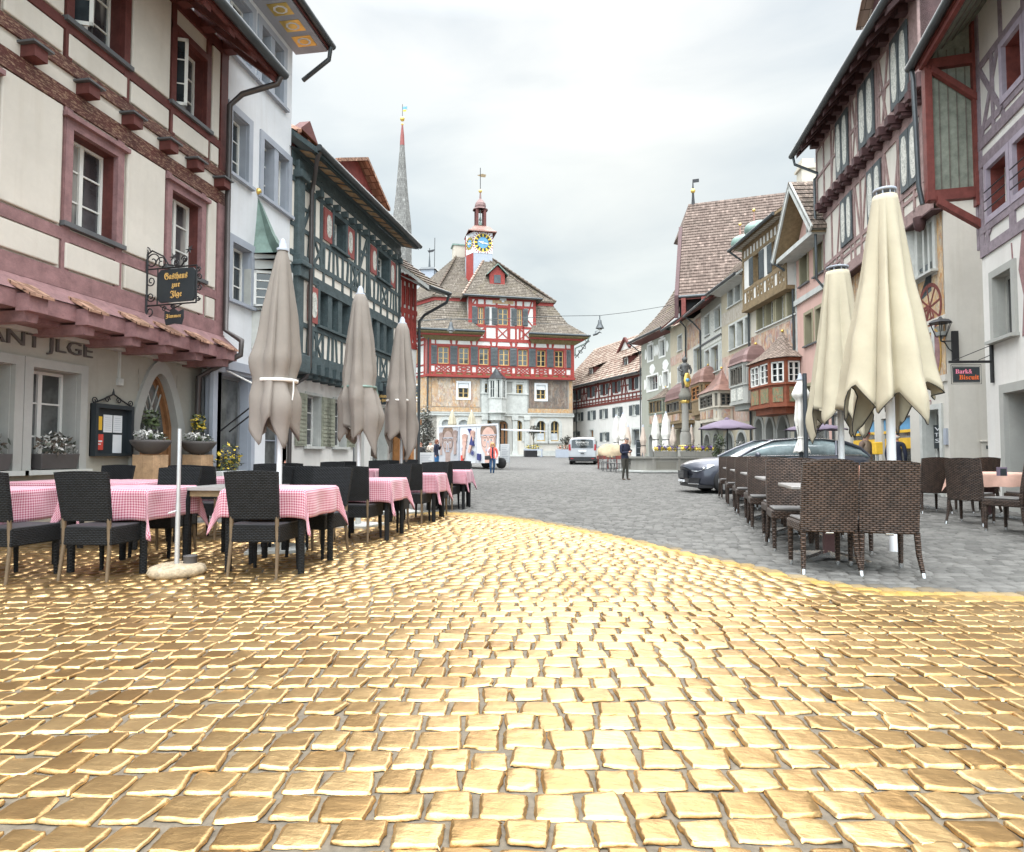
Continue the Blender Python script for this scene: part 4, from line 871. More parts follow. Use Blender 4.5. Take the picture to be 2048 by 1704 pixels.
skin(T,m,[(0,WT-.03,lw[2]-.15,zf1)],hs,0);m.build('painted_facade',T.root)
m=MB(M['beige2']);m.box(0,WT,-.05,0,lw[2]-.32,lw[2]-.16);m.box(0,WT,-.04,0,lw[3]+.2,lw[3]+.3);m.build('string_course',T.root)
cxa,cza=T.lp(1854,645);cxb,czb=T.lp(1887,603);cxb=min(cxb,WT-.75)
m=MB(M['redbrown']);
for(x,z,r_)in((cxa,cza,.42),(cxb,czb,.62)):
 N=24
 for i in range(N):
  a,b=2*pi*i/N,2*pi*(i+1)/N;m.quad((x+r_*cos(a),-.02,z+r_*sin(a)),(x+r_*cos(b),-.02,z+r_*sin(b)),(x+r_*.84*cos(b),-.02,z+r_*.84*sin(b)),(x+r_*.84*cos(a),-.02,z+r_*.84*sin(a)))
 for i in range(8):a=pi*i/4+.2;m.beam((x,z),(x+r_*.86*cos(a),z+r_*.86*sin(a)),.05,-.021,-.014)
m.beam((cxa,cza+.1),(cxb,czb),.09,-.024,-.014)
m.prism([(cxa+.3,cza+.75),(cxb-.6,cza+.6),(cxb+.1,czb+.5),(cxb+.15,czb+1.15),(cxb-.7,czb+1.1),(cxa+.2,cza+1.3)],-.019,-.013,M['shutgrey'])
m.prism([(cxa-.9,cza-.55),(WT-.1,czb-.9),(WT-.1,czb-.55),(cxa-.9,cza-.2)],-.018,-.013,M['darkstone']);m.build('painted_carriage',T.root)
m=MB(M['fresorn']);ax_,az_=T.lp(1891,700);ax_=min(ax_,WT-.55);m.prism([(ax_+.33*cos(t_),az_+.62*sin(t_))for t_ in[i*pi/10 for i in range(20)]],-.03,-.013,M['goldpaint']);m.prism([(ax_+.29*cos(t_),az_+.57*sin(t_))for t_ in[i*pi/10 for i in range(20)]],-.034,-.02,M['mauve']);m.build('painted_medallion',T.root)
for w in top+mds:
 o=T.win(w,J2 if w in top else J1,.15,2,2,M['wframe'],M['glass'],.05,sur=M['mauve2'],sw=.08,sp=.03,name='window')
 of=J2 if w in top else J1;m=MB(M['shutgrey']);a,b,z0,z1=w;c_=(a+b)/2;z0-=.22;z1+=.22
 for x0,x1 in((a-.08,c_-.02),(c_+.02,b+.08)):
  m.box(x0,x1,of-.09,of-.05,z0,z1);xc,hw=(x0+x1)/2,(x1-x0)*.34;zc_,hh=(z0+z1)/2,(z1-z0)*.42
  m.prism([(xc+hw*(abs(cos(t_))**.5)*(1 if cos(t_)>0 else-1),zc_+hh*sin(t_))for t_ in[2*pi*i/24 for i in range(24)]],of-.097,of-.088,M['lace'])
 m.build('shutter',T.root)
T.win(fb,0,.25,3,2,M['olivestone'],M['glass2'],.07,sur=M['greystonet'],sw=.14,sp=.06,sill=M['greystonet'],sd=.18,mull=(M['greystonet'],3,.1));T.win(fm_,0,.25,1,2,M['olivestone'],M['glass'],.06,sur=M['greystonet'],sw=.14,sp=.06,sill=M['greystonet'])
for w in(lw,lw2):T.win(w,0,.2,2,4,M['wframe'],M['glass'],.05,sur=M['greystonet'],sw=.14,sp=.04,sill=M['greystonet'])
bx0,bx1=fm_[1]+.1,fb[0]-.1;bc=(bx0+bx1)/2;pp=[(bx0,.02),(bx0+.25,-.5),(bx1-.25,-.5),(bx1,.02)]
m=MB(M['greystonet'])
for z0_,z1_,f in((fb[2]-.1,fb[2]+.0,1.12),(fb[2]-.25,fb[2]-.1,.95),(fb[2]-.5,fb[2]-.25,.6),(fb[2],fb[3]+.1,.9),(fb[3]+.1,fb[3]+.22,1.1)):m.prismz([(bc+(p[0]-bc)*f,p[1]*f)for p in pp][::-1],z0_,z1_)
ob=m.build('bay',T.root);m=MB(M['glass']);m.box(bx0+.28,bx1-.28,-.475,-.44,fb[2]+.08,fb[3]-.02)
m.box(bx0+.28,bx1-.28,-.48,-.47,fb[2]+(fb[3]-fb[2])*.68,fb[2]+(fb[3]-fb[2])*.72,M['wframe']);m.build('bay_window',ob)
ln=[(0,zJ1-.08,WT+.02,zJ1-.08,.34),(0,zJ2-.28,WT+.02,zJ2-.28,.2),(0,md[2]-.3,WT,md[2]-.3,.13),(0,md[3]+.32,WT,md[3]+.32,.13),(0,(zJ1+md[2]-.3)/2+.1,WT,(zJ1+md[2]-.3)/2+.1,.1)]
def fill(ws,z0,z1,zr0,zr1,n,x1,pad=.12):
 L=[]
 for i in range(n+1):
  x=x1*i/n
  L.append((x,z0,x,zr0,.09));L.append((x,zr1,x,z1,.08))
  if all(x<w[0]-pad or x>w[1]+pad for w in ws):L.append((x,zr0,x,zr1,.09))
 for w in ws:
  L+=[(w[0]-.16,z0,w[0]-.16,z1,.13),(w[1]+.16,z0,w[1]+.16,z1,.13)]
  L+=[(w[1]+.2,z1,w[1]+.8,z0,.08),(w[0]-.2,z1,w[0]-.8,z0,.08)]
 return L
ln+=fill(mds,zJ1,zJ2-.3,md[2]-.3,md[3]+.32,9,WT);T.timber([l for l in ln if l[0]>=-.01 and l[2]>=-.01],J1,M['mauve2'],proud=.03)
ln=[(0,zJ2+.1,WT+.03,zJ2+.1,.2),(0,zt0-.3,WT,zt0-.3,.13),(0,zt1+.32,WT,zt1+.32,.13),(0,zT-.35,WT+.03,zT-.35,.18),(0,(zt0-.3+zt1+.32)/2,WT,(zt0-.3+zt1+.32)/2,.1)]
ln2=[]
ln+=fill(top,zJ2+.1,zT,zt0-.3,zt1+.32,10,WT);T.timber([l for l in ln if l[0]>=-.01 and l[2]>=-.01],J2,M['mauve2'],name='upper_timber_frame')
m=MB(M['mauve2']);m.box(WT-.40,WT+.08,J2-.07,J2+.3,zJ2+.25,zT);m.box(WT-.42,WT+.12,J2-.12,J2+.3,zJ2-.1,zJ2+.3,M['plum']);m.box(WT-.28,WT+.08,J1-.06,J1+.2,zJ1+.1,zJ2-.1,M['mauve2']);m.build('corner_post',T.root,bevel=.02)
m=MB(M['plum']);m.box(0,WT+.06,J2-.02,J1+.02,zJ2-.14,zJ2-.01);m.box(0,WT+.1,-.3,0,zJ1-.3,zJ1-.26);m.build('jetty_beam',T.root)
for x in along(13,.1,WT):
 m=MB(M['plum']);m.box(x-.11,x+.11,J2-.2,J1,zJ2-.22,zJ2+.02);m.box(x-.08,x+.08,J2-.1,J1,zJ2-.32,zJ2-.22);m.build('beam_end',T.root,bevel=.01)
for px_ in(1860,1700):x=T.lp(px_,420)[0];m=MB(M['plum']);m.lathe([(.0,-.25),(.10,-.2),(.14,-.05),(.15,.12)],c=(x,-.25,zJ1-.35));m.build('corbel',T.root)
m=MB(M['mauve2']);m.box(WT+.01,WT+.05,J1,8.5,zJ1,zJ2);m.box(WT+.02,WT+.08,J2,8.5,zJ2,zT,M['plum']);m.box(WT+.082,WT+.09,1.1,1.9,zT-1.3,zT-.6,M['cream']);m.box(WT+.082,WT+.09,2.1,2.9,zT-1.3,zT-.6,M['cream']);m.build('side_cladding',T.root)
OV=-1.25
T.troof((-.1,OV,zE+.05),(WT+.5,OV,zE+.05),(WT+.5,4.5,zE+6.4),(-.1,4.5,zE+6.4),M['tile_brown'],.32,under=M['plum'],thick=.14)
for x in along(14,0,WT+.4):
 m=MB(M['plum']);m.add([(x-.08,OV+.05,zE-.08),(x+.08,OV+.05,zE-.08),(x+.08,J2+.1,zE+.85),(x-.08,J2+.1,zE+.85),(x-.08,OV+.05,zE-.24),(x+.08,OV+.05,zE-.24),(x+.08,J2+.1,zE+.66),(x-.08,J2+.1,zE+.66)],[(0,1,2,3),(5,4,7,6),(4,5,1,0),(4,0,3,7),(5,6,2,1)]);m.box(x-.12,x+.12,J2-.3,J2,zE+.1,zE+.34);m.build('rafter',T.root)
m=MB(M['plum']);m.box(0,WT+.2,J2-.34,J2-.12,zE+.34,zE+.5);m.build('eave_beam',T.root)
T.gutter(-.1,WT+.5,OV-.05,zE+.0,.1,pipe=[(-.02,OV,zE-.05),(0,OV+.05,zE-.35),(.1,-.4,zE-.8),(.1,-.55,zE-1.0),(.1,-.55,zJ1+.2),(.1,-.1,zJ1-.4),(.1,-.08,0)])
for px_,py_ in((1730,80),(1800,5)):
 x=T.lp(px_,py_,-.2)[0];dormer(T,x+.3,1.7,.2,zE+1.2,1.5,1.1,M['plum'],M['tile_mix'])
T.win(sh1,0,.1,1,1,M['gframe'],M['glassb'],.06,name='shop_window');T.win(sh2,0,.1,1,1,M['gframe'],M['glassb'],.06,name='shop_window')
m=MB(M['pyellow']);
for w in(sh1,sh2):m.box(w[0]+.02,w[1]-.02,.06,.09,w[3]-.45,w[3]-.37);m.box(w[0]+.02,w[1]-.02,.065,.09,w[3]-.37,w[3]-.05,MATS['clock_blue']);m.box(w[0]+.06,w[1]-.1,.07,.09,w[3]-.9,w[3]-.6)
m.build('shop_banner',T.root)
T.win(dr,0,.26,1,1,M['greystonet'],M['black'],.1,sur=M['greystonet'],sw=.13,sp=.05,name='doorway')
m=MB(M['signblack']);a,b=T.lp(*c7(1036,500),.2)[0],dr[1]-.04;z0_,z1_=T.lp(*c7(1070,608),.2)[1],T.lp(*c7(1070,425),.2)[1];m.box(a,b,.2,.24,z0_,z1_);hb=(z1_-z0_)/4
for i,tx in enumerate(('Vo','Too','Sa')):m.text(tx,a+.06,a+(b-a)*.8,z1_-hb*(i+1),z1_-hb*(i+.35),.195,M['paper'],.004)
m.build('chalk_board',T.root)
m=MB(M['greytrim']);x,z=T.lp(*c7(1145,515));x=min(x,WT-.12);m.box(x-.07,x+.07,-.05,0,z-.2,z+.2);m.build('letter_box',T.root)
m=MB(M['stone']);x,z=T.lp(*c7(1003,260));m.text('22',x-.12,x+.12,z-.09,z+.09,-.012,M['mauve'],.01);m.build('house_number',T.root)
# ---- white house at the right edge
wb_=Vector((7.3,13.9));dirn=Vector((-.119,-.993));wn=wb_+dirn*8.5
Wr=Bld('white_half_timbered_house','white house with lavender-grey timbering and a boarded eave wing at the right edge','house',wb_,wn,0,7)
wz=[Wr.lp(2000,490)[1],Wr.lp(1985,360)[1]];zTm=Wr.lp(1972,512)[1];zeW=Wr.lp(1865,92,-.95)[1];zw_t=zeW+.9
wl=Wr.rect((1989,556),(2031,667));wl=(wl[0],wl[1],wl[2],wl[3]);sd_=Wr.rect((2012,786),(2075,985));sd_=(sd_[0],sd_[1],.15,sd_[3])
wm1=Wr.rect(c5(1690,1440),c5(1810,1760));wm2=Wr.rect(c5(1845,1260),c5(2000,1650));wt1=Wr.rect(c5(1818,400),c5(1935,700));wt2=Wr.rect(c5(1915,230),c5(2060,560))
wm1=(wm1[0],wm1[0]+.8,wm1[2],wm1[3]);wm2=(wm1[1]+.25,wm1[1]+1.05,wm1[2],wm1[3]);wt1=(wt1[0],wt1[0]+.7,wt1[2],wt1[3]);wt2=(wt1[1]+.18,wt1[1]+.88,wt1[2],wt1[3])
ex=[(w[0]+3,w[1]+3,w[2],w[3])for w in(wm1,wt1,wl)]
Wr.wall(0,Wr.W,-.1,zw_t,0,M['white2'],[wl,sd_,wm1,wm2,wt1,wt2]+ex)
Wr.win(wl,0,.16,2,1,M['stone'],M['glass2'],.07,sur=M['stone'],sw=.13,sp=.05,sill=M['stone'],sd=.14);Wr.win(ex[2],0,.16,2,1,M['stone'],M['glass2'],.07,sur=M['stone'],sw=.13,sp=.05,sill=M['stone'])
Wr.win(sd_,0,.3,2,2,M['greytrim'],M['glassb'],.08,sur=M['stone'],sw=.16,sp=.05,name='shop_door')
for w in(wm1,wm2,wt1,wt2,ex[0],ex[1]):
 o=Wr.win(w,0,.26,2,3,M['wframe'],M['glass'],.045,sur=M['lavtrim'],sw=.11,sp=.045,lin=M['redbrown'])
 if w[2]<wt1[2]:m=MB(M['iron']);[m.tube([(w[0]-.02,-.08,w[2]+k),(w[1]+.02,-.08,w[2]+k)],.012,n=6)for k in(.12,.3,.48)];m.build('window_rail',o)
ln=[(0,zTm+.1,Wr.W,zTm+.1,.2),(0,wm1[2]-.18,Wr.W,wm1[2]-.18,.14),(0,wm1[3]+.22,Wr.W,wm1[3]+.22,.2),(0,wm1[3]+.6,Wr.W,wm1[3]+.6,.2),(0,wt1[2]-.16,Wr.W,wt1[2]-.16,.14),(0,wt1[3]+.2,Wr.W,wt1[3]+.2,.14),(.09,zTm,.09,zw_t,.17)]
for w in(wm1,wm2,ex[0]):ln+=[(w[0]-.08,zTm+.2,w[0]-.08,wm1[3]+.2,.12),(w[1]+.08,zTm+.2,w[1]+.08,wm1[3]+.2,.12)]
for w in(wt1,wt2,ex[1]):ln+=[(w[0]-.07,wm1[3]+.6,w[0]-.07,zw_t,.11),(w[1]+.07,wm1[3]+.6,w[1]+.07,zw_t,.11)]
zz0,zz1,zz2=wm1[3]+.7,wt1[2]-.2,wt1[3]+.2
ln+=[(.2,zz0,wt1[0]-.15,zz2,.1),(wt1[0]-.45,zz0,wt1[0]-.45,zz2,.1),(.15,zz2,wt1[0]-.1,zz1,.1),(wt2[1]+.2,zz2,wt2[1]+.9,zz0,.1),(.15,zTm+.2,.5,wm1[2]-.2,.1),(wm1[0]-.5,zTm+.2,wm1[0]-.5,wm1[3]+.2,.1)]
Wr.timber(ln,0,M['lav'],proud=.025)
m=MB(M['greenplank']);OVW=-.95
m.add([(-.1,OVW,zeW),(Wr.W,OVW,zeW),(Wr.W,0,zeW+.75),(-.1,0,zeW+.75)],[(0,3,2,1)])
for k in range(1,5):y=OVW-OVW*k/5;zz=zeW+.75*k/5;m.box(-.1,Wr.W,y-.012,y+.012,zz-.02,zz+.01,M['shutbrown'])
m.build('soffit',Wr.root)
zwb=Wr.lp(1878,380,-.8)[1]
m=MB(M['greenplank']);m.box(-.12,-.06,-.80,-.02,zwb+.1,zeW+.7)
for k in range(1,5):m.box(-.055,-.045,-.8+.78*k/5-.01,-.8+.78*k/5+.01,zwb+.1,zeW+.25,M['shutbrown'])
m.build('boarded_wing',Wr.root)
m=MB(M['redbrown']);m.box(-.17,.04,-.92,-.79,zwb-.1,zeW+.05);m.box(-.14,.02,-.86,0,zwb-.12,zwb+.1);m.box(-.1,.06,-.86,0,zeW-.15,zeW+.05);m.box(-.1,.06,-.08,.02,zwb-.3,zeW+.7);m.build('wing_frame',Wr.root)
m=MB(M['redbrown']);m.T=None
m.add([(-.06,-.76,zwb-.05),(.08,-.76,zwb-.05),(.08,-.03,zwb-.6),(-.06,-.03,zwb-.6),(-.06,-.76,zwb-.2),(.08,-.76,zwb-.2),(.08,-.03,zwb-.76),(-.06,-.03,zwb-.76)],[(0,1,2,3),(5,4,7,6),(4,0,3,7),(1,5,6,2),(4,5,1,0)])
z9=zeW-.1;m.build('brace',Wr.root);m=MB(M['redbrown']);m.add([(-.02,-.8,z9),(.1,-.8,z9),(.1,-.03,z9-.7),(-.02,-.03,z9-.7),(-.02,-.8,z9-.14),(.1,-.8,z9-.14),(.1,-.03,z9-.85),(-.02,-.03,z9-.85)],[(0,1,2,3),(5,4,7,6),(4,0,3,7),(1,5,6,2),(4,5,1,0)]);m.build('brace',Wr.root)
m=MB(M['redbrown']);m.box(-.1,Wr.W,OVW-.03,OVW+.05,zeW-.08,zeW+.14);m.build('fascia',Wr.root)
Wr.troof((-.35,OVW-.05,zeW+.14),(Wr.W,OVW-.05,zeW+.14),(Wr.W,5,zeW+5),(-.35,5,zeW+5),M['tile_brown'],.32,under=M['redbrown'])
Wr.gutter(-.35,Wr.W,OVW-.14,zeW+.12,.085,pipe=[(-.3,OVW-.1,zeW+.1),(-.22,OVW-.1,zeW-.2),(-.2,OVW-.06,zwb+.3),(-.2,OVW-.0,zwb-.1)])
m=MB(M['fresorn']);x,z=Wr.lp(2042,560);m.prism([(x,z-1.0),(x+.5,z-.9),(x+.6,z),(x+.5,z+.9),(x+.15,z+1.0),(x-.05,z+.2),(x+.1,z-.3)],-.012,-.002,M['mauve']);m.prism([(x-.3,z+.75),(x-.27,z+.75),(x-.2,z-.1),(x-.25,z-.1)],-.012,-.002,M['mauve']);m.build('painted_soldier',Wr.root)
# ---- pink gabled house
K=Bld('pink_gabled_house','narrow dusty-pink house with a grey pediment and an arched attic window','house',pC,pB,0,9)
zc_=(K.lp(1580,502,-.7)[1]+K.lp(1674,427,-.7)[1])/2
kw=[K.rect(c6(88,545),c6(155,780)),K.rect(c6(210,440),c6(286,690)),K.rect(c6(345,345),c6(425,595))]
z0=sum(w[2]for w in kw)/3;z1=sum(w[3]for w in kw)/3;kw=[(w[0],w[1],z0,z1)for w in kw]
k2=K.rect(c6(130,1070),c6(195,1305));k2=[k2]+[(w[0],w[1],k2[2],k2[3])for w in kw[1:]]
k3=[(w[0],w[1],w[2]-2.9,w[3]-2.9)for w in k2];ks=(.5,K.W-.5,.3,2.5);zatt=K.lp(1634,400)[1]
K.wall(0,K.W,-.1,zc_+.1,0,M['pink'],kw+k2+k3+[ks])
for w in kw+k2+k3:K.win(w,0,.25,2,5,M['wframe'],M['glass'],.05,sur=M['olivestone'],sw=.12,sp=.03,sill=M['slate'],sd=.1)
K.win(ks,0,.2,3,1,M['gframe'],M['glassb'],.06,name='shop_window')
m=MB(M['greystonet']);zq=(K.lp(1601,603)[1]+K.lp(1643,575)[1])/2;m.box(0,K.W,-.1,0,zq-.12,zq+.1);m.box(-.2,K.W+.15,-.72,0,zc_-.02,zc_+.16);m.box(-.05,.12,-.03,.05,0,zc_);m.build('cornice',K.root)
ap=K.lp(1604,354,-.7);za=ap[1];m=MB(M['pink']);m.prism([(0,zc_+.16),(K.W,zc_+.16),(K.W/2,za-.15)],-.02,.3);m.build('gable_wall',K.root)
m=MB(M['glass']);x=K.W/2;K.ring(x,zc_+1.05,.5,.3,-.02,M['stone'],'round',.12,.04,zc_+.5,name='attic_window_surround');m.prism([(x-.25,zc_+.5),(x+.25,zc_+.5)]+[(x+.25*cos(t_),zc_+1.05+.28*sin(t_))for t_ in[i*pi/8 for i in range(9)]],-.03,-.022);m.build('attic_window',K.root)
m=MB(M['ochrewood'])
for sg,xe in((-1,-.35),(1,K.W+.25)):
 m.add([(xe,-.78,zc_),(K.W/2,-.78,za),(K.W/2,6,za),(xe,6,zc_),(xe,-.78,zc_+.2),(K.W/2,-.78,za+.2),(K.W/2,6,za+.2),(xe,6,zc_+.2)],[(0,1,2,3),(0,1,5,4)])
m.build('gable_soffit',K.root)
m=MB(M['greystonet'])
for sg,xe in((-1,-.4),(1,K.W+.3)):m.beam((xe,zc_+.1),(K.W/2,za+.1),.26,-.85,-.78)
m.build('bargeboard',K.root)
K.troof((-.4,-.85,zc_+.25),(-.4,6,zc_+.25),(K.W/2,6,za+.25),(K.W/2,-.85,za+.25),M['tile_brown'],.3,name='roof');K.troof((K.W+.3,6,zc_+.25),(K.W+.3,-.85,zc_+.25),(K.W/2,-.85,za+.25),(K.W/2,6,za+.25),M['tile_brown'],.3,name='roof')
m=MB(M['beige']);x,z=K.lp(1614,350,3);m.box(x-.35,x+.35,2.6,3.3,za-1.5,z+.5);m.box(x-.42,x+.42,2.5,3.4,z+.2,z+.32);m.box(x-.3,x+.3,2.65,3.25,z+.5,z+.75);m.build('chimney',K.root)
K.gutter(-.45,-.3,-.8,zc_+.05,.07,pipe=[(-.25,-.75,zc_),(-.12,-.4,zc_-.3),(-.05,-.1,zc_-.5),(-.05,-.1,0)])
# ---- ochre house with a timbered top floor and the red oriel
G=Bld('painted_timbered_house','ochre house with faded murals, a timbered jettied top floor and a red wooden oriel','house',pD,pC,0,9)
zE2=(G.lp(1470,500,-.8)[1]+G.lp(1563,420,-.8)[1])/2;zJ=(G.lp(1502,612,-.35)[1]+G.lp(1590,560,-.35)[1])/2;zm=G.lp(1540,640)[1];OJ=-.35
gt=[G.rect(c3(0,0),c3(0,0))]*0
t1=G.rect(r3(738,480),r3(800,700),OJ);t2=G.rect(r3(925,310),r3(1008,560),OJ);z0=(t1[2]+t2[2])/2;z1=(t1[3]+t2[3])/2;t1=(t1[0],t1[1],z0,z1);t2=(t2[0],t2[1],z0,z1)
mm=[G.rect(r3(775,985),r3(850,1200)),G.rect(r3(860,920),r3(940,1140)),G.rect(r3(965,860),r3(1045,1080)),G.rect(r3(1078,790),r3(1158,1030))];z0=sum(w[2]for w in mm)/4;z1=sum(w[3]for w in mm)/4;mm=[(w[0],w[1],z0,z1)for w in mm]
ll=G.rect((1556,722),(1580,764));l3=G.rect((1588,716),(1597,752))
ar1=G.rect((1556,832),(1579,940));ar2=G.rect((1533,838),(1550,940));ar3=(ar2[0]-(ar1[0]-ar2[0]),ar2[1]-(ar1[0]-ar2[0]),0,ar2[3]);ar1=(ar1[0],ar1[1],0,ar1[3]);ar2=(ar2[0],ar2[1],0,ar1[3]);ar3=(max(ar3[0],.2),ar3[1],0,ar1[3])
G.wall(0,G.W,-.1,zJ,0,M['beige'],mm+[ll,l3,ar1,ar2,ar3],name='ground_floor_wall');G.wall(0,G.W,zJ,zE2+.3,OJ,M['white2'],[t1,t2])
for w in(t1,t2):G.win(w,OJ,.15,2,1,M['ochrewood'],M['glass'],.08,sur=M['ochrewood'],sw=.1,sh=M['shutgrey'],shw=.5)
for w in mm:G.win(w,0,.25,2,4,M['wframe'],M['glass2'],.05,sur=M['olivestone'],sw=.12,sp=.03,sill=M['greystonet'])
G.win(ll,0,.25,3,1,M['olivestone'],M['glass2'],.06,sur=M['greystonet'],sw=.14,sp=.05,sill=M['slate'],mull=(M['greystonet'],3,.12));G.win(l3,0,.2,2,3,M['wframe'],M['glass'],.05,sur=M['olivestone'],sw=.12)
m=MB();m.mat=M['fres3'];skin(G,m,[(.02,G.W-.05,ll[3]+.3,mm[0][2]-.18)],[],0);m.build('mural',G.root);m=MB(M['fresgrey']);skin(G,m,[(.02,G.W-.05,ar1[3]+.15,ll[2]-.35)],[],0);m.build('mural',G.root)
n=12;ln=[(0,zJ+.12,G.W,zJ+.12,.24),(0,t1[2]-.12,G.W,t1[2]-.12,.16),(0,t1[3]+.14,G.W,t1[3]+.14,.14),(0,zE2,G.W,zE2,.2),(G.W-.1,zJ,G.W-.1,zE2,.2),(.08,zJ,.08,zE2,.16)]
for i in range(n+1):
 x=.1+(G.W-.2)*i/n;ln.append((x,t1[3]+.1,x,zE2,.09));ln.append((x,zJ+.2,x,t1[2]-.15,.09))
 if i<n:w_=(G.W-.2)/n;ln+=xbrace(x,x+w_,zJ+.2,t1[2]-.15,.07)if i%3 else[]
G.timber(ln,OJ,M['ochrewood']);m=MB(M['ochrewood']);m.box(-.02,G.W+.02,OJ-.08,.0,zJ-.16,zJ);m.build('jetty_beam',G.root)
m=MB(M['ochrewood']);m.add([(-.2,-.85,zE2-.02),(G.W+.1,-.85,zE2-.02),(G.W+.1,OJ,zE2+.1),(-.2,OJ,zE2+.1)],[(0,3,2,1)])
for x in along(13,0,G.W):m.add([(x-.13,-.8,zE2-.035),(x+.13,-.8,zE2-.035),(x+.13,OJ-.05,zE2+.08),(x-.13,OJ-.05,zE2+.08)],[(0,3,2,1)],M['beige2'])
m.build('soffit',G.root)
G.troof((-.25,-.9,zE2+.1),(G.W+.1,-.9,zE2+.1),(G.W+.1,4,zE2+3.6),(-.25,4,zE2+3.6),M['tile_brown'],.3,under=M['ochrewood']);G.gutter(-.3,G.W+.1,-.95,zE2+.06,pipe=[(-.2,-.95,zE2),(-.1,-.6,zE2-.3),(-.02,-.1,zE2-.7),(.0,-.08,0)])
for a,kind in((ar1,'pointed'),(ar2,'pointed'),(ar3,'round')):
 w_=a[1]-a[0];G.ring((a[0]+a[1])/2,a[3]-w_*.62,w_,w_*.6,0,M['stone'],kind,.18,.05,0,top=a[3]+.02,wallmat=M['beige']);m=MB(M['glassb']);m.box(a[0],a[1],.3,.32,0,a[3]);m.build('archway_door',G.root)
for px_,py_ in((1488,477),(1516,450)):
 x,z=G.lp(px_,py_,.5);m=MB(M['redbrown']);m.box(x-.45,x+.45,.1,1.6,zE2+.8,z-.2);o=m.build('dormer',G.root);m=MB(M['copper']);m.sphere((x,.6,z-.25),.62,sq=(1,1.3,.75));m.build('dormer_roof',o);m=MB(M['goldpaint']);m.sphere((x,.3,z+.75),.08);m.tube([(x,.3,z+.1),(x,.3,z+.7)],[.09,.02],M['redcopper']);m.build('finial',o)
def oriel(B,box,apex,mat,roofm,dep=1.0,wfr=None,side=.35,nwin=2,rows=3,bulge=0,zsplit=.45,panel=None,name='oriel',gl=None,base=.35):
 """box: pixel rect of body front (x0,y0,x1,y1) measured at depth -dep"""
 a=B.lp(box[0],(box[1]+box[3])/2,-dep)[0];b=B.lp(box[2],(box[1]+box[3])/2,-dep)[0];zc1_=B.lp((box[0]+box[2])/2,box[1],-dep)[1];zc0=B.lp((box[0]+box[2])/2,box[3],-dep)[1]
 c=(a+b)/2;pp=[(a-side*.2,.02),(a-side*.2,-dep+side),(a+side,-dep),(b-side,-dep),(b+side*.2,-dep+side),(b+side*.2,.02)]
 sc=lambda f,g=None:[(c+(p[0]-c)*f,p[1]*f)for p in pp][::-1]
 m=MB(mat);zs_=zc0+(zc1_-zc0)*zsplit;m.prismz(sc(1),zc0,zs_-.04);m.prismz(sc(1.06),zs_-.04,zs_+.04);m.prismz(sc(1.05),zc0-.08,zc0+.04);m.prismz(sc(.85),zc0-base,zc0-.08);m.prismz(sc(1.04),zc1_-.14,zc1_);m.prismz(sc(.9),zs_,zc1_-.1,gl or M['glass'])
 for p in pp:m.box(p[0]-.06,p[0]+.06,p[1]-.06,p[1]+.06,zs_,zc1_-.1)
 o=m.build(name,B.root);f=MB(wfr or M['wframe']);q=MB(panel or mat)
 for i in range(1,5):
  A,E=Vector((*pp[i],0)),Vector((*pp[i+1],0));d_=E-A;L=d_.length;f.T=q.T=Matrix.Translation(A)@Matrix.Rotation(math.atan2(d_.y,d_.x),4,'Z');k=nwin if i==2 else 1
  for j in range(k):
   u0,u1_=L*j/k+.08,L*(j+1)/k-.08
   if u1_-u0<.1:continue
   mid_=(u0+u1_)/2
   for w_ in((u0,u0+.06,zs_+.05,zc1_-.15),(u1_-.06,u1_,zs_+.05,zc1_-.15),(mid_-.035,mid_+.035,zs_+.05,zc1_-.15),(u0,u1_,zs_+.05,zs_+.11),(u0,u1_,zc1_-.21,zc1_-.15)):f.box(w_[0],w_[1],-.02,.05,w_[2],w_[3])
   for r_ in range(1,rows):z=zs_+.08+(zc1_-zs_-.25)*r_/rows;f.box(u0,u1_,-.005,.04,z-.015,z+.015)
   if panel:q.box(u0+.05,u1_-.05,-.03,.0,zc0+.12,zs_-.14)
 f.build('oriel_window',o)
 if panel:q.build('oriel_panel',o)
 if apex:
  za_=B.lp(apex[0],apex[1],-dep*.4)[1];r_=MB(roofm);prof=[(1.16,0),(1.0,.1),(.72,.28),(.42,.55),(.18,.82),(.01,1)]if not bulge else[(1.12,0),(1.05,.12),(1.02,.35),(.86,.62),(.55,.85),(.25,.96),(.01,1)]
  prev=None;hh=za_-zc1_
  for f_,h in prof:
   rg=[(c+(p[0]-c)*f_,(p[1])*f_*(1),zc1_+hh*h)for p in pp]
   if prev:
    for i in range(5):r_.quad(prev[i],prev[i+1],rg[i+1],rg[i])
   prev=rg
  r_.build('oriel_roof',o);m=MB(M['goldpaint']);m.sphere((c,-.05,za_+.05),.07);m.build('gilt_ball',o)
 return o
M['redoriel']=paintwood('orange_red_oriel_wood',(0.27,0.085,0.045));M['panelpaint']=fresco('painted_flower_panels',[(0.10,0.16,0.10),(0.25,0.28,0.16),(0.42,0.14,0.08),(0.12,0.2,0.14)],4.0,0.6,3.3,0.2)
oriel(G,(1493,724,1549,814),(1529,672),M['redoriel'],tiles('oriel_shingles',(0.22,0.17,0.14),(0.29,0.23,0.19),.15,.12,0.05),dep=1.1,side=.45,panel=M['panelpaint'],gl=M['glass'])
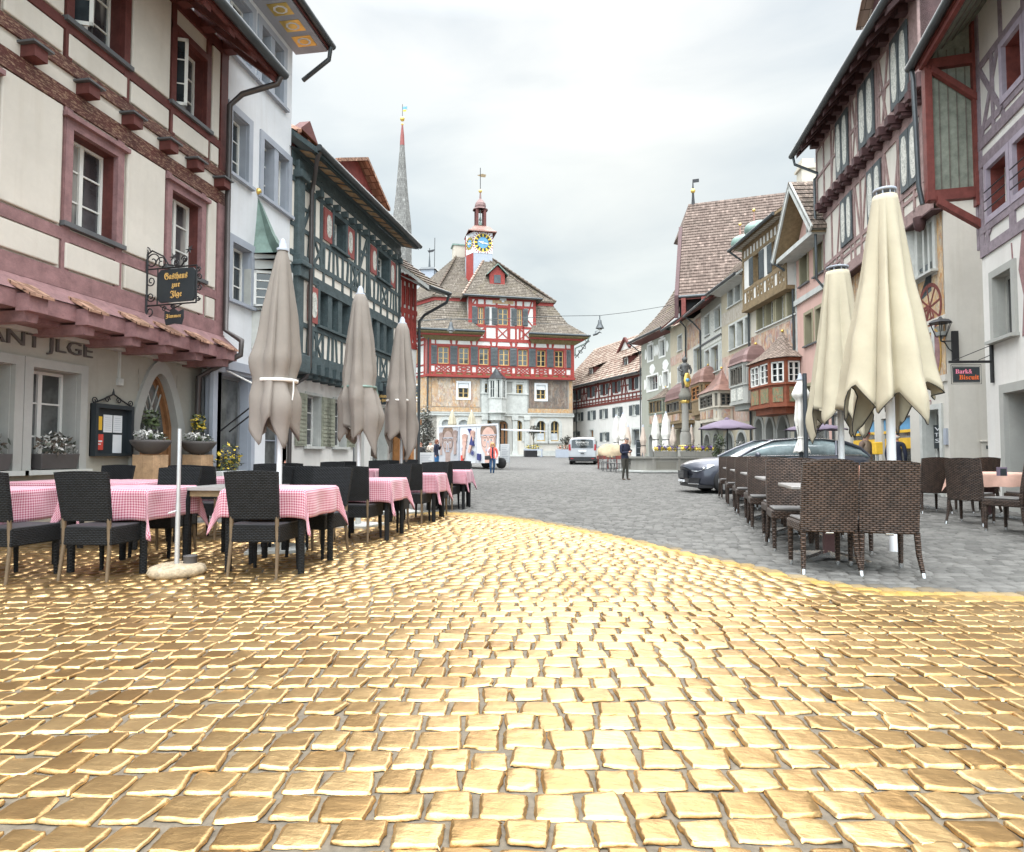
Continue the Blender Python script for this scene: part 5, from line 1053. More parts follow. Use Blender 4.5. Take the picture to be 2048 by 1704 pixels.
# ---- grey-stone house with copper-domed oriel
Q=Bld('grey_painted_house','grey-brown painted house with rows of mullioned windows and a copper-domed stone oriel','house',pE,pD,0,9)
zE3=(Q.lp(1422,594,-.6)[1]+Q.lp(1495,530,-.6)[1])/2
qa=[Q.rect(r3(484,760),r3(538,960)),Q.rect(r3(555,695),r3(610,905)),Q.rect(r3(634,630),r3(688,845))];qb=[Q.rect(r3(498,1175),r3(562,1390)),Q.rect(r3(575,1125),r3(642,1350)),Q.rect(r3(655,1080),r3(728,1300))]
for q_ in(qa,qb):
 z0=sum(w[2]for w in q_)/3;z1=sum(w[3]for w in q_)/3
 for i in range(3):q_[i]=(q_[i][0],min(q_[i][1],Q.W-.1),z0,z1)
qc=[(w[0],w[1],w[2]-2.45,w[3]-2.45)for w in qb][2:];qar=[(.4,1.5,0,2.2),(2.1,3.2,0,2.2)]
Q.wall(0,Q.W,-.1,zE3+.2,0,M['yellowish'],qa+qb+qc+qar)
for w in qa+qb+qc:Q.win(w,0,.22,2,1,M['olivestone'],M['glass2'],.05,sur=M['greystonet'],sw=.1,sp=.04,sill=M['greystonet'])
m=MB(M['fresgrey']);skin(Q,m,[(.02,Q.W-.02,qb[0][3]+.2,qa[0][2]-.15)],[],0);m.build('mural',Q.root)
m=MB(M['fres4']);skin(Q,m,[(.02,Q.W-.02,2.7,qb[0][2]-.25)],[(w[0]-.1,w[1]+.1,w[2]-.1,w[3]+.1)for w in qc],0);m.build('mural',Q.root)
for a in qar:Q.ring((a[0]+a[1])/2,1.6,a[1]-a[0],.58,0,M['stone'],'round',.16,.05,0,top=2.22,wallmat=M['yellowish']);m=MB(M['glassb']);m.box(a[0],a[1],.3,.32,0,2.2);m.build('archway_door',Q.root)
m=MB(M['greystonet']);m.add([(-.1,-.7,zE3),(Q.W+.1,-.7,zE3),(Q.W+.1,0,zE3-.1),(-.1,0,zE3-.1)],[(0,3,2,1)]);m.build('soffit',Q.root)
Q.troof((-.2,-.75,zE3+.06),(Q.W+.1,-.75,zE3+.06),(Q.W+.1,4,zE3+3.4),(-.2,4,zE3+3.4),M['tile_brown'],.3,under=M['greystonet']);Q.gutter(-.2,Q.W+.1,-.8,zE3+.05)
oriel(Q,(1459,729,1490,806),(1480,697),M['stone'],M['browncopper'],dep=1.0,side=.12,bulge=1,wfr=M['shutbrown'],panel=M['lace'],rows=1)
# ---- white-ornament house with pointed red copper bay
O_=Bld('white_ornament_house','grey house with white scroll ornament, tall mullioned windows and a pointed red copper bay roof','house',pF,pE,0,9)
zE4=(O_.lp(1376,637,-.7)[1]+O_.lp(1422,596,-.7)[1])/2
oa=[O_.rect(r3(252,1085),r3(300,1235)),O_.rect(r3(352,985),r3(430,1165))];obx=[O_.rect(r3(252,1430),r3(300,1635)),O_.rect(r3(312,1375),r3(390,1615)),O_.rect(r3(405,1335),r3(458,1580))];oc_=[(w[0],w[1],w[2]-2.7,w[3]-2.9)for w in obx[1:]]
for q_ in(oa,obx):
 z0=sum(w[2]for w in q_)/len(q_);z1=sum(w[3]for w in q_)/len(q_)
 for i in range(len(q_)):q_[i]=(max(.15,q_[i][0]),min(q_[i][1],O_.W-.12),z0,z1)
oar=[(.5,1.7,0,2.3),(2.3,3.5,0,2.3)]
O_.wall(0,O_.W,-.1,zE4+.4,0,M['greygreen'],oa+obx+oar)
for w in oa+obx:O_.win(w,0,.2,2,2 if w in obx else 1,M['olivestone'],M['glass2'],.06,sur=M['greystonet'],sw=.1,sp=.04,sill=M['greystonet'])
m=MB(M['lace']);hz=[(w[0]-.1,w[1]+.1,w[2]-.1,w[3]+.12)for w in oa];skin(O_,m,[(.05,O_.W-.05,obx[0][3]+.2,oa[0][3]+.1)],hz,0);m.build('scroll_ornament',O_.root)
m=MB(M['fres4']);skin(O_,m,[(.02,O_.W-.02,2.6,obx[0][2]-.2)],[],0);m.build('mural',O_.root)
m=MB(M['slate']);zz=(O_.lp(1406,690)[1]+O_.lp(1454,661)[1])/2;m.box(0,O_.W,-.08,0,zz-.05,zz+.04);m.build('string_course',O_.root)
for a in oar:O_.ring((a[0]+a[1])/2,1.6,a[1]-a[0],.62,0,M['stone'],'round',.16,.05,0,top=2.32,wallmat=M['greygreen']);m=MB(M['glassb']);m.box(a[0],a[1],.3,.32,0,2.3);m.build('archway_door',O_.root)
O_.troof((-.2,-.95,zE4+.06),(O_.W+.1,-.95,zE4+.06),(O_.W+.1,4,zE4+3.0),(-.2,4,zE4+3.0),M['tile_brown'],.3,under=M['brown2']);O_.gutter(-.25,O_.W+.1,-1.0,zE4+.03,pipe=[(.0,-1.0,zE4),(.05,-.5,zE4-.4),(.08,-.08,zE4-.9),(.08,-.08,0)])
oriel(O_,(1398,786,1430,842),(1417,744),M['beige'],M['redcopper'],dep=.9,side=.2,panel=M['fres3'],wfr=M['shutbrown'])
# ---- houses where the square bends
pG=PX(11.9,43.2);pH=PX((1343-1024)/1280*47,47);pI=PX((1345-1024)/1280*49,49);pJ=PX((1284-1024)/1280*55,55)
N1=Bld('narrow_ochre_house','narrow ochre-grey house with brown window pairs behind the fountain statue','house',pH,pG,None,9)
zE5=(N1.lp(1330,655,-.5)[1]+N1.lp(1374,634,-.5)[1])/2
na=[N1.rect(r2(1340,70),r2(1388,212)),N1.rect(r2(1428,30),r2(1480,180))];nb=[N1.rect(r2(1430,400),r2(1500,560)),N1.rect(r2(1340,420),r2(1390,570))]
for q_ in(na,nb):
 z0=sum(w[2]for w in q_)/2;z1=sum(w[3]for w in q_)/2
 for i in range(2):q_[i]=(max(.15,q_[i][0]),min(q_[i][1],N1.W-.12),z0,z1)
nar=(N1.W*.3,N1.W*.75,0,2.4)
N1.wall(0,N1.W,-.1,zE5+.1,0,M['yellowish'],na+nb+[nar])
for w in na+nb:N1.win(w,0,.22,2,1,M['mauve2'],M['glass2'],.07,sur=M['greystonet'],sw=.08,sp=.03,sill=M['greystonet'])
N1.win(nar,0,.3,2,1,M['gframe'],M['glassb'],.08,name='shop_door')
N1.troof((-.1,-.6,zE5+.05),(N1.W+.3,-.6,zE5+.05),(N1.W+.3,5,zE5+5),(-.1,5,zE5+5),M['tile_brown'],.35,curve=.25);N1.gutter(-.1,N1.W+.3,-.65,zE5,.09,pipe=[(N1.W+.1,-.6,zE5),(N1.W-.05,-.1,zE5-.5),(N1.W-.05,-.1,0)])
oriel(N1,(1331,800,1362,846),(1345,768),M['ochrewood'],M['browncopper'],dep=1.0,side=.2,bulge=1,panel=M['fres3'],wfr=M['shutbrown'],rows=1)
m=MB(M['fres4']);skin(N1,m,[(.02,N1.W-.02,nb[0][3]+.3,na[0][2]-.2)],[],0);m.build('mural',N1.root)
N2=Bld('mural_house','slim house with worn murals and a bronze bay canopy below the big roof','house',pG,(pF[0]+.02,pF[1]+.05),None,9)
zE6=N2.lp(1395,622,-.3)[1];n2=[N2.rect(r3(140,1400),r3(205,1600))];n2=[(max(.2,w[0]),min(w[1],N2.W-.2),w[2],w[3])for w in n2]
N2.wall(0,N2.W,-.1,zE6,0,M['beige'],n2);[N2.win(w,0,.2,3,1,M['olivestone'],M['glass2'],.06,sur=M['greystonet'],sw=.1)for w in n2]
m=MB(M['fres3']);skin(N2,m,[(.02,N2.W-.02,n2[0][3]+.2,zE6-.2)],[],0);m.build('mural',N2.root)
N2.troof((-.1,-.9,zE6+.0),(N2.W+.1,-.9,zE6+.0),(N2.W+.1,4,zE6+3.2),(-.1,4,zE6+3.2),M['tile_brown'],.3,under=M['brown2'])
oriel(N2,(1382,768,1402,828),(1394,738),M['ochrewood'],M['redcopper'],dep=.8,side=.15,bulge=1,wfr=M['orangewood'],nwin=1)
N3=Bld('grey_green_house','grey-green house with white painted window ornaments and a green wooden bay','house',pJ,(pI[0],pI[1]),None,9)
zE7=(N3.lp(1268,682,-.8)[1]+N3.lp(1340,648,-.8)[1])/2;ga=[N3.rect(r2(998,185),r2(1056,330)),N3.rect(r2(1130,125),r2(1192,290))];gb=[N3.rect(r2(990,530),r2(1112,665)),N3.rect(r2(1172,490),r2(1228,635))]
for q_ in(ga,gb):
 z0=sum(w[2]for w in q_)/2;z1=sum(w[3]for w in q_)/2
 for i in range(2):q_[i]=(max(.15,q_[i][0]),min(q_[i][1],N3.W-.12),z0,z1)
gar=N3.rect((1299,868),(1310,930));gar=(gar[0],gar[1]+.2,0,gar[3])
N3.wall(0,N3.W,-.4,zE7+.2,0,M['greygreen'],ga+gb+[gar])
for i,w in enumerate(ga+gb):N3.win(w,0,.25,4 if i==2 else 2,2,M['stone'],M['glass2'],.06,sur=M['wframe'],sw=.13,sp=.03)
for w in ga+gb:
 m=MB(M['wframe']);c_=(w[0]+w[1])/2
 for sg in(-1,1):x=(w[0]if sg<0 else w[1])+sg*.45;m.prism([(x+.22*cos(t_)*(1+.2*cos(3*t_)),(w[2]+w[3])/2+.45*sin(t_))for t_ in[i*pi/8 for i in range(16)]],-.02,-.002)
 m.prism([(c_+.55*cos(t_)*(1+.15*cos(5*t_)),w[3]+.55+.42*sin(t_))for t_ in[i*pi/8 for i in range(16)]],-.02,-.002);m.build('painted_ornament',N3.root)
N3.ring((gar[0]+gar[1])/2,gar[3]-.45,gar[1]-gar[0],.43,0,M['stone'],'round',.15,.05,-.4,top=gar[3]+.02,wallmat=M['greygreen']);m=MB(M['shutbrown']);m.box(gar[0],gar[1],.3,.33,-.4,gar[3]);m.build('archway_door',N3.root)
hR=4.6
N3.troof((-.6,-.9,zE7),(N3.W+.3,-.9,zE7),(N3.W+.3,4.2,zE7+hR*1.45),(-.1,4.2,zE7+hR*1.45),M['tile_brown'],.4,curve=.55,under=M['brown2']);N3.gutter(-.7,N3.W+.2,-.95,zE7-.02,.1,pipe=[(-.5,-.95,zE7-.05),(-.2,-.5,zE7-.5),(-.02,-.1,zE7-.9),(-.02,-.1,-.3)])
m=MB(M['brown2']);m.add([(-.6,-.88,zE7-.12),(N3.W+.3,-.88,zE7-.12),(N3.W+.3,0,zE7-.3),(-.1,0,zE7-.3)],[(0,3,2,1)]);m.build('soffit',N3.root)
oriel(N3,(1297,798,1327,850),(1318,776),M['olive'],M['tile_brown'],dep=.9,side=.15,wfr=M['ochrewood'],panel=M['fres3'],rows=1)
def PZ(px_,Z):return PX((px_-1024)/1280*Z,Z)
bz=47.5
BG=Bld('big_roofed_house','house with a huge weathered red tiled roof crowned by a gilt ball and vane','house',PZ(1362,bz),PZ(1640,bz-3),None,12)
zB0=BG.lp(1400,590,-1.0)[1];zB1=BG.lp(1470,397,6.5)[1];xk=BG.lp(1357,480,0)[0]
BG.wall(0,BG.W,-.5,zB0+.3,0,M['yellowish'])
slope=(zB1-zB0)/7.5
xl=BG.lp(1357,560,-1)[0];xr=BG.W;ky=-1+7.5*.72;kz=zB0+slope*(ky+1);xt=BG.lp(1377,398,6.5)[0]
BG.troof((xl,-1,zB0),(xr,-1,zB0),(xr,ky,kz),(xl,ky,kz),M['tile_red'],.36,.05,.25,under=M['redbrown']);BG.troof((xl,ky,kz),(xr,ky,kz),(xr,6.5,zB1),(xt,6.5,zB1),M['tile_red'],.36,.05,.25,under=M['redbrown'],name='upper_roof')
m=MB(M['tile_red']);m.add([(xl,ky,kz),(xt,6.5,zB1),(xl-.5,9,kz),(xl-.9,6.5,kz-.6)],[(0,1,3),(1,2,3)]);m.build('clipped_hip',BG.root)
m=MB(M['plum']);VB=[(-1.05,zB0-1.6),(-1.05,zB0+.1),(ky,kz+.1),(ky,kz-1.4)];m.add([(xl-.3,y,z)for y,z in VB]+[(xl-.02,y,z)for y,z in VB],[(0,1,2,3),(7,6,5,4),(0,4,5,1),(1,5,6,2),(2,6,7,3),(3,7,4,0)]);m.box(xl+.2,xl+.5,-1.3,.1,zB0-1.9,zB0-.2,M['redbrown']);m.box(xl+1.6,xl+1.9,-1.3,.1,zB0-1.9,zB0-.2,M['redbrown']);m.box(xl-.02,xl+3,-.2,0,zB0-2,zB0,M['black']);m.build('verge_board',BG.root)
m=MB(M['beige2']);m.prism([(xl+.0,-.5),(xl+1.2,-.5),(xl+1.2,zB0-1.9),(xl,zB0-1.9)],-.6,-.1);m.build('side_wall',BG.root)
BG.gutter(xl,xl+6,-1.05,zB0-.05,.12)
x,z=BG.lp(1386,382,6.5);m=MB(M['iron']);m.tube([(x,6.5,zB1-.2),(x,6.5,zB1+.6),(x,6.5,z+1.0)],[.16,.1,.03]);o=m.build('vane_pole',BG.root);m=MB(M['goldpaint']);m.sphere((x,6.5,z),.2);m.build('gilt_ball',o);m=MB(M['iron']);m.box(x+.03,x+.5,6.48,6.5,z+.7,z+1.0);m.build('vane',o)
# ---- long white house with red timbering beside the town hall
ZL0,ZL1=74,58
L=Bld('long_white_house','long white house with a thin red timbered upper floor under a mottled tile roof','house',PZ(1132,ZL0),PZ(1290,ZL1),None,9)
zLe=(L.lp(1143,773,-.8)[1]+L.lp(1283,744,-.8)[1])/2;zLt=(L.lp(1150,818)[1]+L.lp(1280,796)[1])/2
up_=[L.rect(r2(*p),r2(*q))for p,q in(((182,685),(212,790)),((342,655),(368,760)),((492,618),(522,735)),((628,580),(656,700)),((820,550),(852,665)))]
lo_=[L.rect(r2(*p),r2(*q))for p,q in(((182,925),(240,1025)),((345,905),(378,1003)),((482,915),(514,1025)),((632,890),(678,975)),((824,868),(866,985)))]
g_=[L.rect(r2(168,1155),r2(202,1205)),L.rect(r2(486,1165),r2(530,1265)),L.rect(r2(820,1130),r2(905,1310))];gd=L.rect(r2(342,1140),r2(380,1215))
for q_ in(up_,lo_):
 z0=sum(w[2]for w in q_)/5;z1=sum(w[3]for w in q_)/5
 for i in range(5):q_[i]=(q_[i][0],q_[i][1],z0,z1)
L.wall(0,L.W,-.6,zLe+.2,0,M['white2'],up_+lo_+g_+[gd])
for w in up_:L.win(w,0,.2,2,2,M['wframe'],M['glass'],.09,sur=M['redbrown'],sw=.1,sp=.03,sh=M['shutgrey'],shw=.6)
for w in lo_+g_[:2]:L.win(w,0,.2,2,2,M['wframe'],M['glass'],.09,sur=M['greystonet'],sw=.1,sp=.03,sh=M['shutgrey'],shw=.6)
L.win(g_[2],0,.2,1,1,M['gframe'],M['glassb'],.1,sur=M['greystonet'],sw=.15,name='shop_window');L.win(gd,0,.2,1,1,M['doorwood'],M['doorwood'],.1,sur=M['greystonet'],sw=.15,name='door')
zz=zLt;ln=[(0,zz,L.W,zz,.25),(0,zz+.28,L.W,zz+.28,.12),(0,up_[0][2]-.3,L.W,up_[0][2]-.3,.14),(0,zLe-.15,L.W,zLe-.15,.2)]
for i in range(26):x=L.W*i/25;ln.append((x,zz,x,up_[0][2]-.3,.14));ln+=[(x,up_[0][2]-.3,x,zLe,.14)]if all(x<w[0]-.7 or x>w[1]+.7 for w in up_)else[]
for i,w in enumerate(up_[:-1]):x=(w[1]+up_[i+1][0])/2;ln+=[(x-.5,up_[0][2]-.3,x,zLe,.12),(x+.5,up_[0][2]-.3,x,zLe,.12),(x-.7,up_[0][2]+.5,x+.7,up_[0][2]+.5,.12)]
L.timber(ln,0,M['redbrown'],proud=.05)
zLr=L.lp(1250,678,5)[1];xa_,xb_=L.lp(1193,692,5)[0],L.W
L.troof((-.4,-.9,zLe),(L.W+.3,-.9,zLe),(L.W+.3,5,zLr),(L.lp(1190,692,5)[0],5,zLr),M['tile_mix'],.42,.05,under=M['brown2']);L.gutter(-.4,L.W+.3,-.95,zLe-.03,.1,pipe=[(2.8,-.95,zLe-.1),(3.0,-.1,zLe-.8),(3.0,-.1,-.5)])
gx0,gz0=L.lp(1226,716,3);gx1=L.lp(1262,690,3)[0];m=MB(M['white2']);m.prism([(gx0,gz0-1.5),(gx1+2,gz0-1.5),(gx1+2,gz0+1.3),(L.lp(1249,678,3)[0],L.lp(1249,682,3)[1])],3.0,6);m.build('gable_wall',L.root)
m=MB(M['brown2']);m.beam((gx0-.2,gz0-1.0),L.lp(1250,676,2.9),.22,2.75,3.0);m.beam((L.lp(1250,676,2.9)),(gx1,gz0+.6),.22,2.75,3.0);m.build('bargeboard',L.root)
for px_,py_ in((1188,745),(1258,724)):
 x,z=L.lp(px_,py_,.8);m=MB(M['brown2']);m.box(x-.7,x+.7,.5,3,z-.9,z+.55);o=m.build('dormer',L.root);m=MB(M['wframe']);m.box(x-.35,x+.35,.44,.5,z-.8,z+.4);m.build('dormer_window',o);m=MB(M['glass']);m.box(x-.27,x-.03,.42,.45,z-.7,z+.3);m.box(x+.03,x+.27,.42,.45,z-.7,z+.3);m.build('pane',o)
 m=MB(M['tile_mix']);m.add([(x-1.1,.1,z+.5),(x+1.1,.1,z+.5),(x+1.1,3.2,z+1.6),(x-1.1,3.2,z+1.6),(x-1.1,.1,z+.4),(x+1.1,.1,z+.4)],[(0,1,2,3),(4,5,1,0)]);m.build('dormer_roof',o)
 # -- town hall
hz0,hz1=64.0,67.4
HB=Bld('town_hall','red timbered town hall with painted first floor, hipped tile roof and a blue clock turret','town hall',PZ(853,hz0),PZ(1146,hz1),None,12)
HW=HB.W;lp=HB.lp
avg=lambda*a:sum(a)/len(a)
zA=avg(lp(*h6(270,825))[1],lp(*h6(1725,835))[1])
zB_=avg(lp(*h6(270,470))[1],lp(*h6(1725,500))[1])
zC_=avg(lp(*h6(700,100))[1],lp(*h6(1725,150))[1])
zS0,zS1=avg(lp(*h6(600,345))[1],lp(*h6(1590,375))[1]),avg(lp(*h6(600,170))[1],lp(*h6(1590,215))[1])
wu=[HB.rect(h6(a,b),h6(c,d))for a,b,c,d in((378,160,488,333),(585,170,690,340),(789,178,888,347),(987,186,1092,355),(1178,196,1279,362),(1366,206,1458,370),(1545,214,1634,375))]
wu=[(w[0],w[1],zS0,zS1)for w in wu]
wf=[HB.rect(h6(583,535),h6(690,682)),HB.rect(h6(833,530),h6(925,690)),HB.rect(h6(1140,530),h6(1230,692)),HB.rect(h6(1365,568),h6(1460,690))]
z0=avg(*[w[2]for w in wf]);z1=avg(*[w[3]for w in wf]);wf=[(w[0],w[1],z0,z1)for w in wf]
ga_=[HB.rect(h6(1370,905),h6(1460,1115)),HB.rect(h6(1510,905),h6(1595,1115)),HB.rect(h6(1155,912),h6(1225,1120)),HB.rect(h6(418,900),h6(500,1100)),HB.rect(h6(585,900),h6(690,1100)),HB.rect(h6(845,905),h6(925,1115))];gdr=HB.rect(h6(982,908),h6(1080,1290));gdr=(gdr[0],gdr[1],.3,gdr[3])
z0=avg(*[w[2]for w in ga_]);z1=avg(*[w[3]for w in ga_]);ga_=[(w[0],w[1],z0,z1)for w in ga_]
HB.wall(0,HW,-.6,zA,0,M['beige2'],ga_+[gdr],name='ground_floor_wall');HB.wall(0,HW,zA,zB_,0,M['stone'],wf,name='mural_floor_wall');HB.wall(-.12,HW+.1,zB_,zC_+.3,-.15,M['white2'],wu,name='timbered_wall')
m=MB(M['greystonet']);m.box(-.1,HW+.1,-.15,0,zA-.35,zA-.1);m.box(-.05,HW+.05,-.2,0,zA-.1,zA+.02);m.box(-.06,HW+.06,-.1,0,-.6,.55,M['beige2']);m.build('string_course',HB.root)
xm0,xm1,xm2,xm3=lp(*h6(285,700))[0],lp(*h6(808,700))[0],lp(*h6(1282,700))[0],lp(*h6(1690,700))[0]
m=MB(M['fres1']);hs=[(w[0]-.15,w[1]+.15,w[2]-.15,w[3]+.15)for w in wf];skin(HB,m,[(xm0+.3,xm1-.1,zA+.55,zB_-.1)],hs,0,.05);m.build('mural',HB.root)
m=MB(M['fres2']);skin(HB,m,[(xm2+.1,xm3-.1,zA+.55,zB_-.1)],hs,0,.05);m.build('mural',HB.root)
m=MB(M['fresorn']);skin(HB,m,[(.05,xm1,zA+.05,zA+.5),(xm2,HW-.05,zA+.05,zA+.5),(.05,xm0+.25,zA+.5,zB_-.1),(xm3,HW-.05,zA+.5,zB_-.1)],[],0,.06);m.build('painted_border',HB.root)
for w in wu:
 o=HB.win(w,-.15,.14,2,3,M['yframe'],M['glass'],.1,sur=M['red'],sw=.14,sp=.05,bar=.05);
sx0=[(lp(*h6(310,250))[0],wu[0][0]-.1)]+[(wu[i][0]-.86,wu[i][0]-.12)for i in range(1,7)]+[(wu[6][1]+.35,lp(*h6(1708,300))[0])]
def louv(B,x0,x1,z0,z1,y,mat=None):
 m=MB(mat or M['shutgrey']);m.box(x0,x1,y,y+.05,z0,z1);n=12
 for i in range(n):zz=z0+.1+(z1-z0-.2)*i/n;m.add([(x0+.08,y-.05,zz),(x1-.08,y-.05,zz),(x1-.08,y,zz+.1),(x0+.08,y,zz+.1)],[(0,1,2,3)])
 return m.build('shutter',B.root)
for a,b in sx0:louv(HB,a,b,zS0-.05,zS1+.1,-.24)
for w,pxx in zip(wf,(1,0,0,1)):HB.win(w,0,.12,2,3,M['yframe'],M['glass'],.1,sur=M['paper']if pxx else M['greystonet'],sw=.2,sp=.09,bar=.05)
for w in(wf[0],wf[3]):m=MB(M['paper']);m.box(w[0]+.05,w[1]-.05,.02,.08,w[3]-.5,w[3]);m.build('roller_blind',HB.root)
for i,w in enumerate(ga_):
 wd=w[1]-w[0];HB.ring((w[0]+w[1])/2,w[3]-wd*.5,wd,wd*.5,0,M['greystonet'],'round',.32,.06,w[2]-.1,top=w[3]+.02,wallmat=M['beige2'],name='arch_surround',d=.4)
 o=HB.win((w[0]+.02,w[1]-.02,w[2],w[3]-.02),.1,.14,2,2,M['yframe']if i<3 or i==5 else M['greystonet'],M['glass']if i<3 or i==5 else M['whitepane'],.09,bar=.08)
 if i<2:m=MB(M['whitepane']);m.box(w[0]+.1,w[1]-.1,.22,.25,w[2]+.1,w[2]+(w[3]-w[2])*.38);m.build('blind',o);m=MB(M['greystonet']);m.box(w[0]-.35,w[1]+.35,-.14,0,w[2]-.25,w[2]-.05);m.build('sill',o)
wd=gdr[1]-gdr[0];HB.ring((gdr[0]+gdr[1])/2,gdr[3]-wd*.55,wd,wd*.55,0,M['stone'],'round',.4,.2,0,top=gdr[3]+.02,wallmat=M['stone'],name='door_surround',d=.5);HB.win((gdr[0],gdr[1],.3,gdr[3]-.1),0,.2,2,2,M['doorwood'],M['glass'],.22,name='door')
xp0,xp1=lp(*h6(815,800))[0],lp(*h6(1275,800))[0];m=MB(M['greystonet'])
for x in(xp0+.1,lp(*h6(945,800))[0],lp(*h6(1125,800))[0],xp1-.3):m.box(x,x+.5,-.22,0,-.3,zA-.6);m.box(x-.08,x+.58,-.3,0,zA-.75,zA-.35);m.box(x-.08,x+.58,-.3,0,-.3,.5)
m.build('pilasters',HB.root);m=MB(M['greystonet']);m.box(xp0,xp1,-.12,0,zA+.03,zA+1.9);m.box(xp0-.1,xp1+.1,-.2,0,zA+1.9,zA+2.05);m.box(xp0,xp1,-.14,0,zB_-.35,zB_-.12)
for x in(xp0,lp(*h6(945,600))[0]-.35,lp(*h6(1130,600))[0],xp1-.35):m.box(x,x+.35,-.13,0,zA+2.05,zB_-.35)
m.build('centre_bay',HB.root)
oriel(HB,(982,757,1012,824),(1009,733),M['greystonet'],M['gutter'],dep=1.3,side=.45,wfr=M['greystonet'],rows=2,zsplit=.42,base=.8)
m=MB(M['greystonet']);xd=(gdr[0]+gdr[1])/2
for i in range(4):m.box(xd-2.4,xd+2.4,-1.9+i*.4,-.2,-.5+i*.17,-.5+(i+1)*.17)
m.build('steps',HB.root)
zl=zB_;ln=[(-.1,zl+.12,HW+.1,zl+.12,.24),(-.1,zl+.48,HW+.1,zl+.48,.10),(-.1,zS0-.14,HW+.1,zS0-.14,.16),(-.1,zS1+.2,HW+.1,zS1+.2,.13),(-.1,zC_+.02,HW+.1,zC_+.02,.2),(.15,zl,.15,zC_,.5),(HW-.1,zl,HW-.1,zC_,.4)]
bx=[0]+[(wu[i][1]+wu[i+1][0])/2 for i in range(6)]+[HW]
for i in range(7):
 w=wu[i];xa,xb_=w[0]-.25,w[1]+.25
 for x in(xa,xb_):ln.append((x,zl,x,zC_,.13))
 z_0,z_1=zl+.53,zS0-.2;c_=(xa+xb_)/2;q=(xb_-xa)/4
 if i%2==0:ln+=[(xa,z_0,xa+2*q,z_1,.11),(xa+2*q,z_0,xa,z_1,.11),(c_,z_0,xb_,z_1,.11),(xb_,z_0,c_,z_1,.11),(xa+q,z_0,xb_-q,z_1,.1),(xb_-q,z_0,xa+q,z_1,.1)]
 else:ln+=[(xa,(z_0+z_1)/2,c_,z_1,.11),(xa,(z_0+z_1)/2,c_,z_0,.11),(c_,z_1,xb_,(z_0+z_1)/2,.11),(c_,z_0,xb_,(z_0+z_1)/2,.11),(c_-.3,(z_0+z_1)/2,c_+.3,(z_0+z_1)/2,.25)]
for i in range(6):
 x=bx[i+1];ln+=[(x-.28,zS1+.3,x-.4,zC_,.12),(x+.28,zS1+.3,x+.4,zC_,.12),(x-.3,zl+.5,x-.38,zS0-.2,.10),(x+.3,zl+.5,x+.38,zS0-.2,.10)];ln.append((x,zS0-.1,x,zS1+.2,.9))
HB.timber(ln,-.15,M['red'],proud=.05)
m=MB(M['frieze']);m.box(-.1,HW+.1,-.17,-.1,zB_+.24,zB_+.44);m.build('painted_frieze',HB.root)
for x in along(15,.2,HW):m=MB(M['red']);m.box(x-.16,x+.16,-.5,-.1,zB_+.23,zB_+.42);m.build('beam_end',HB.root)
m=MB(M['red']);m.box(-.12,HW+.12,-.5,-.0,zB_-.02,zB_+.22);m.build('jetty_beam',HB.root)
vs_=HB.Mi.to_3x3()@PL(-.784,1);sk_=vs_.x/vs_.y;SD=8.0;SH=Matrix(((1,sk_,0,0),(0,1,0,0),(0,0,1,0),(0,0,0,1)))
m=MB(M['beige2']);m.T=SH;m.box(-.04,1,.0,SD,-.6,zA);m.box(-.04,1,0,SD,zA,zB_,M['fresorn']);m.box(-.12,1,-.1,SD,zB_,zC_+.3,M['white2']);m.box(-.1,0,0,SD,zA-.3,zA,M['greystonet']);m.build('side_wall',HB.root)
zsd=[(zS0,zS1),(wf[0][2],wf[0][3])]
for i,(a_,b_)in enumerate(zsd):
 for y in(1.3,3.6,5.9):
  m=MB(M['yframe']);m.T=SH;m.box(-.18 if i==0 else-.06,.0,y,y+1.5,a_,b_,M['paper']if i else M['red']);m.box(-.2 if i==0 else-.08,-.0,y+.15,y+1.35,a_+.15,b_-.15);o=m.build('side_window',HB.root);m=MB(M['glass']);m.T=SH;xx=-.21 if i==0 else-.09
  for u in(0,1):
   for v in(0,1,2):m.box(xx,xx+.02,y+.25+u*.56,y+.7+u*.56,a_+.25+v*(b_-a_-.5)/3,a_+.15+(v+1)*(b_-a_-.3)/3-.05)
  m.build('pane',o)
m=MB(M['red']);m.T=SH
for z,h in((zl+.12,.24),(zl+.48,.12),(zS0-.14,.16),(zS1+.2,.14),(zC_,.3)):m.box(-.17,-.1,-.1,SD,z-h/2,z+h/2)
for y in(0.0,.95,2.9,5.3,7.5):m.box(-.18,-.1,y,y+.3,zl,zC_)
m.build('side_timber',HB.root)
OVH=1.35;zE_=avg(lp(*h5(300,1590),-OVH)[1],lp(*h5(1800,1665),-OVH)[1]);zK=avg(lp(*h5(370,1240),1.2)[1],lp(*h5(1500,1330),1.2)[1]);D=12
kx0,kx1=lp(*h5(375,1240),1.6)[0],lp(*h5(1505,1330),1.6)[0]
bk=lambda p:(p[0]+sk_*(SD+.6),SD+.6,p[2])
R0=[(-1.5,-OVH,zE_),(HW+1.4,-OVH,zE_),(HW+1.4,D+1,zE_),bk((-1.5,0,zE_))];zF=zE_+(zK-zE_)*.38;q0,q1=kx0*.42-.4,HW-(HW-kx1)*.42+.4
R1=[(q0,.35,zF),(q1,.35,zF),(q1,D-.6,zF),(q0+sk_*SD,SD,zF)];R2=[(kx0,1.6,zK),(kx1,1.6,zK),(kx1,D-1.6,zK),(kx0+sk_*(SD-.8),SD-.8,zK)]
gxa,gxb=lp(*h5(690,1300),-.1)[0],lp(*h5(1358,1400),-.1)[0]
xs_=(lp(*h5(850,1620),-OVH)[0],lp(*h5(1290,1660),-OVH)[0])
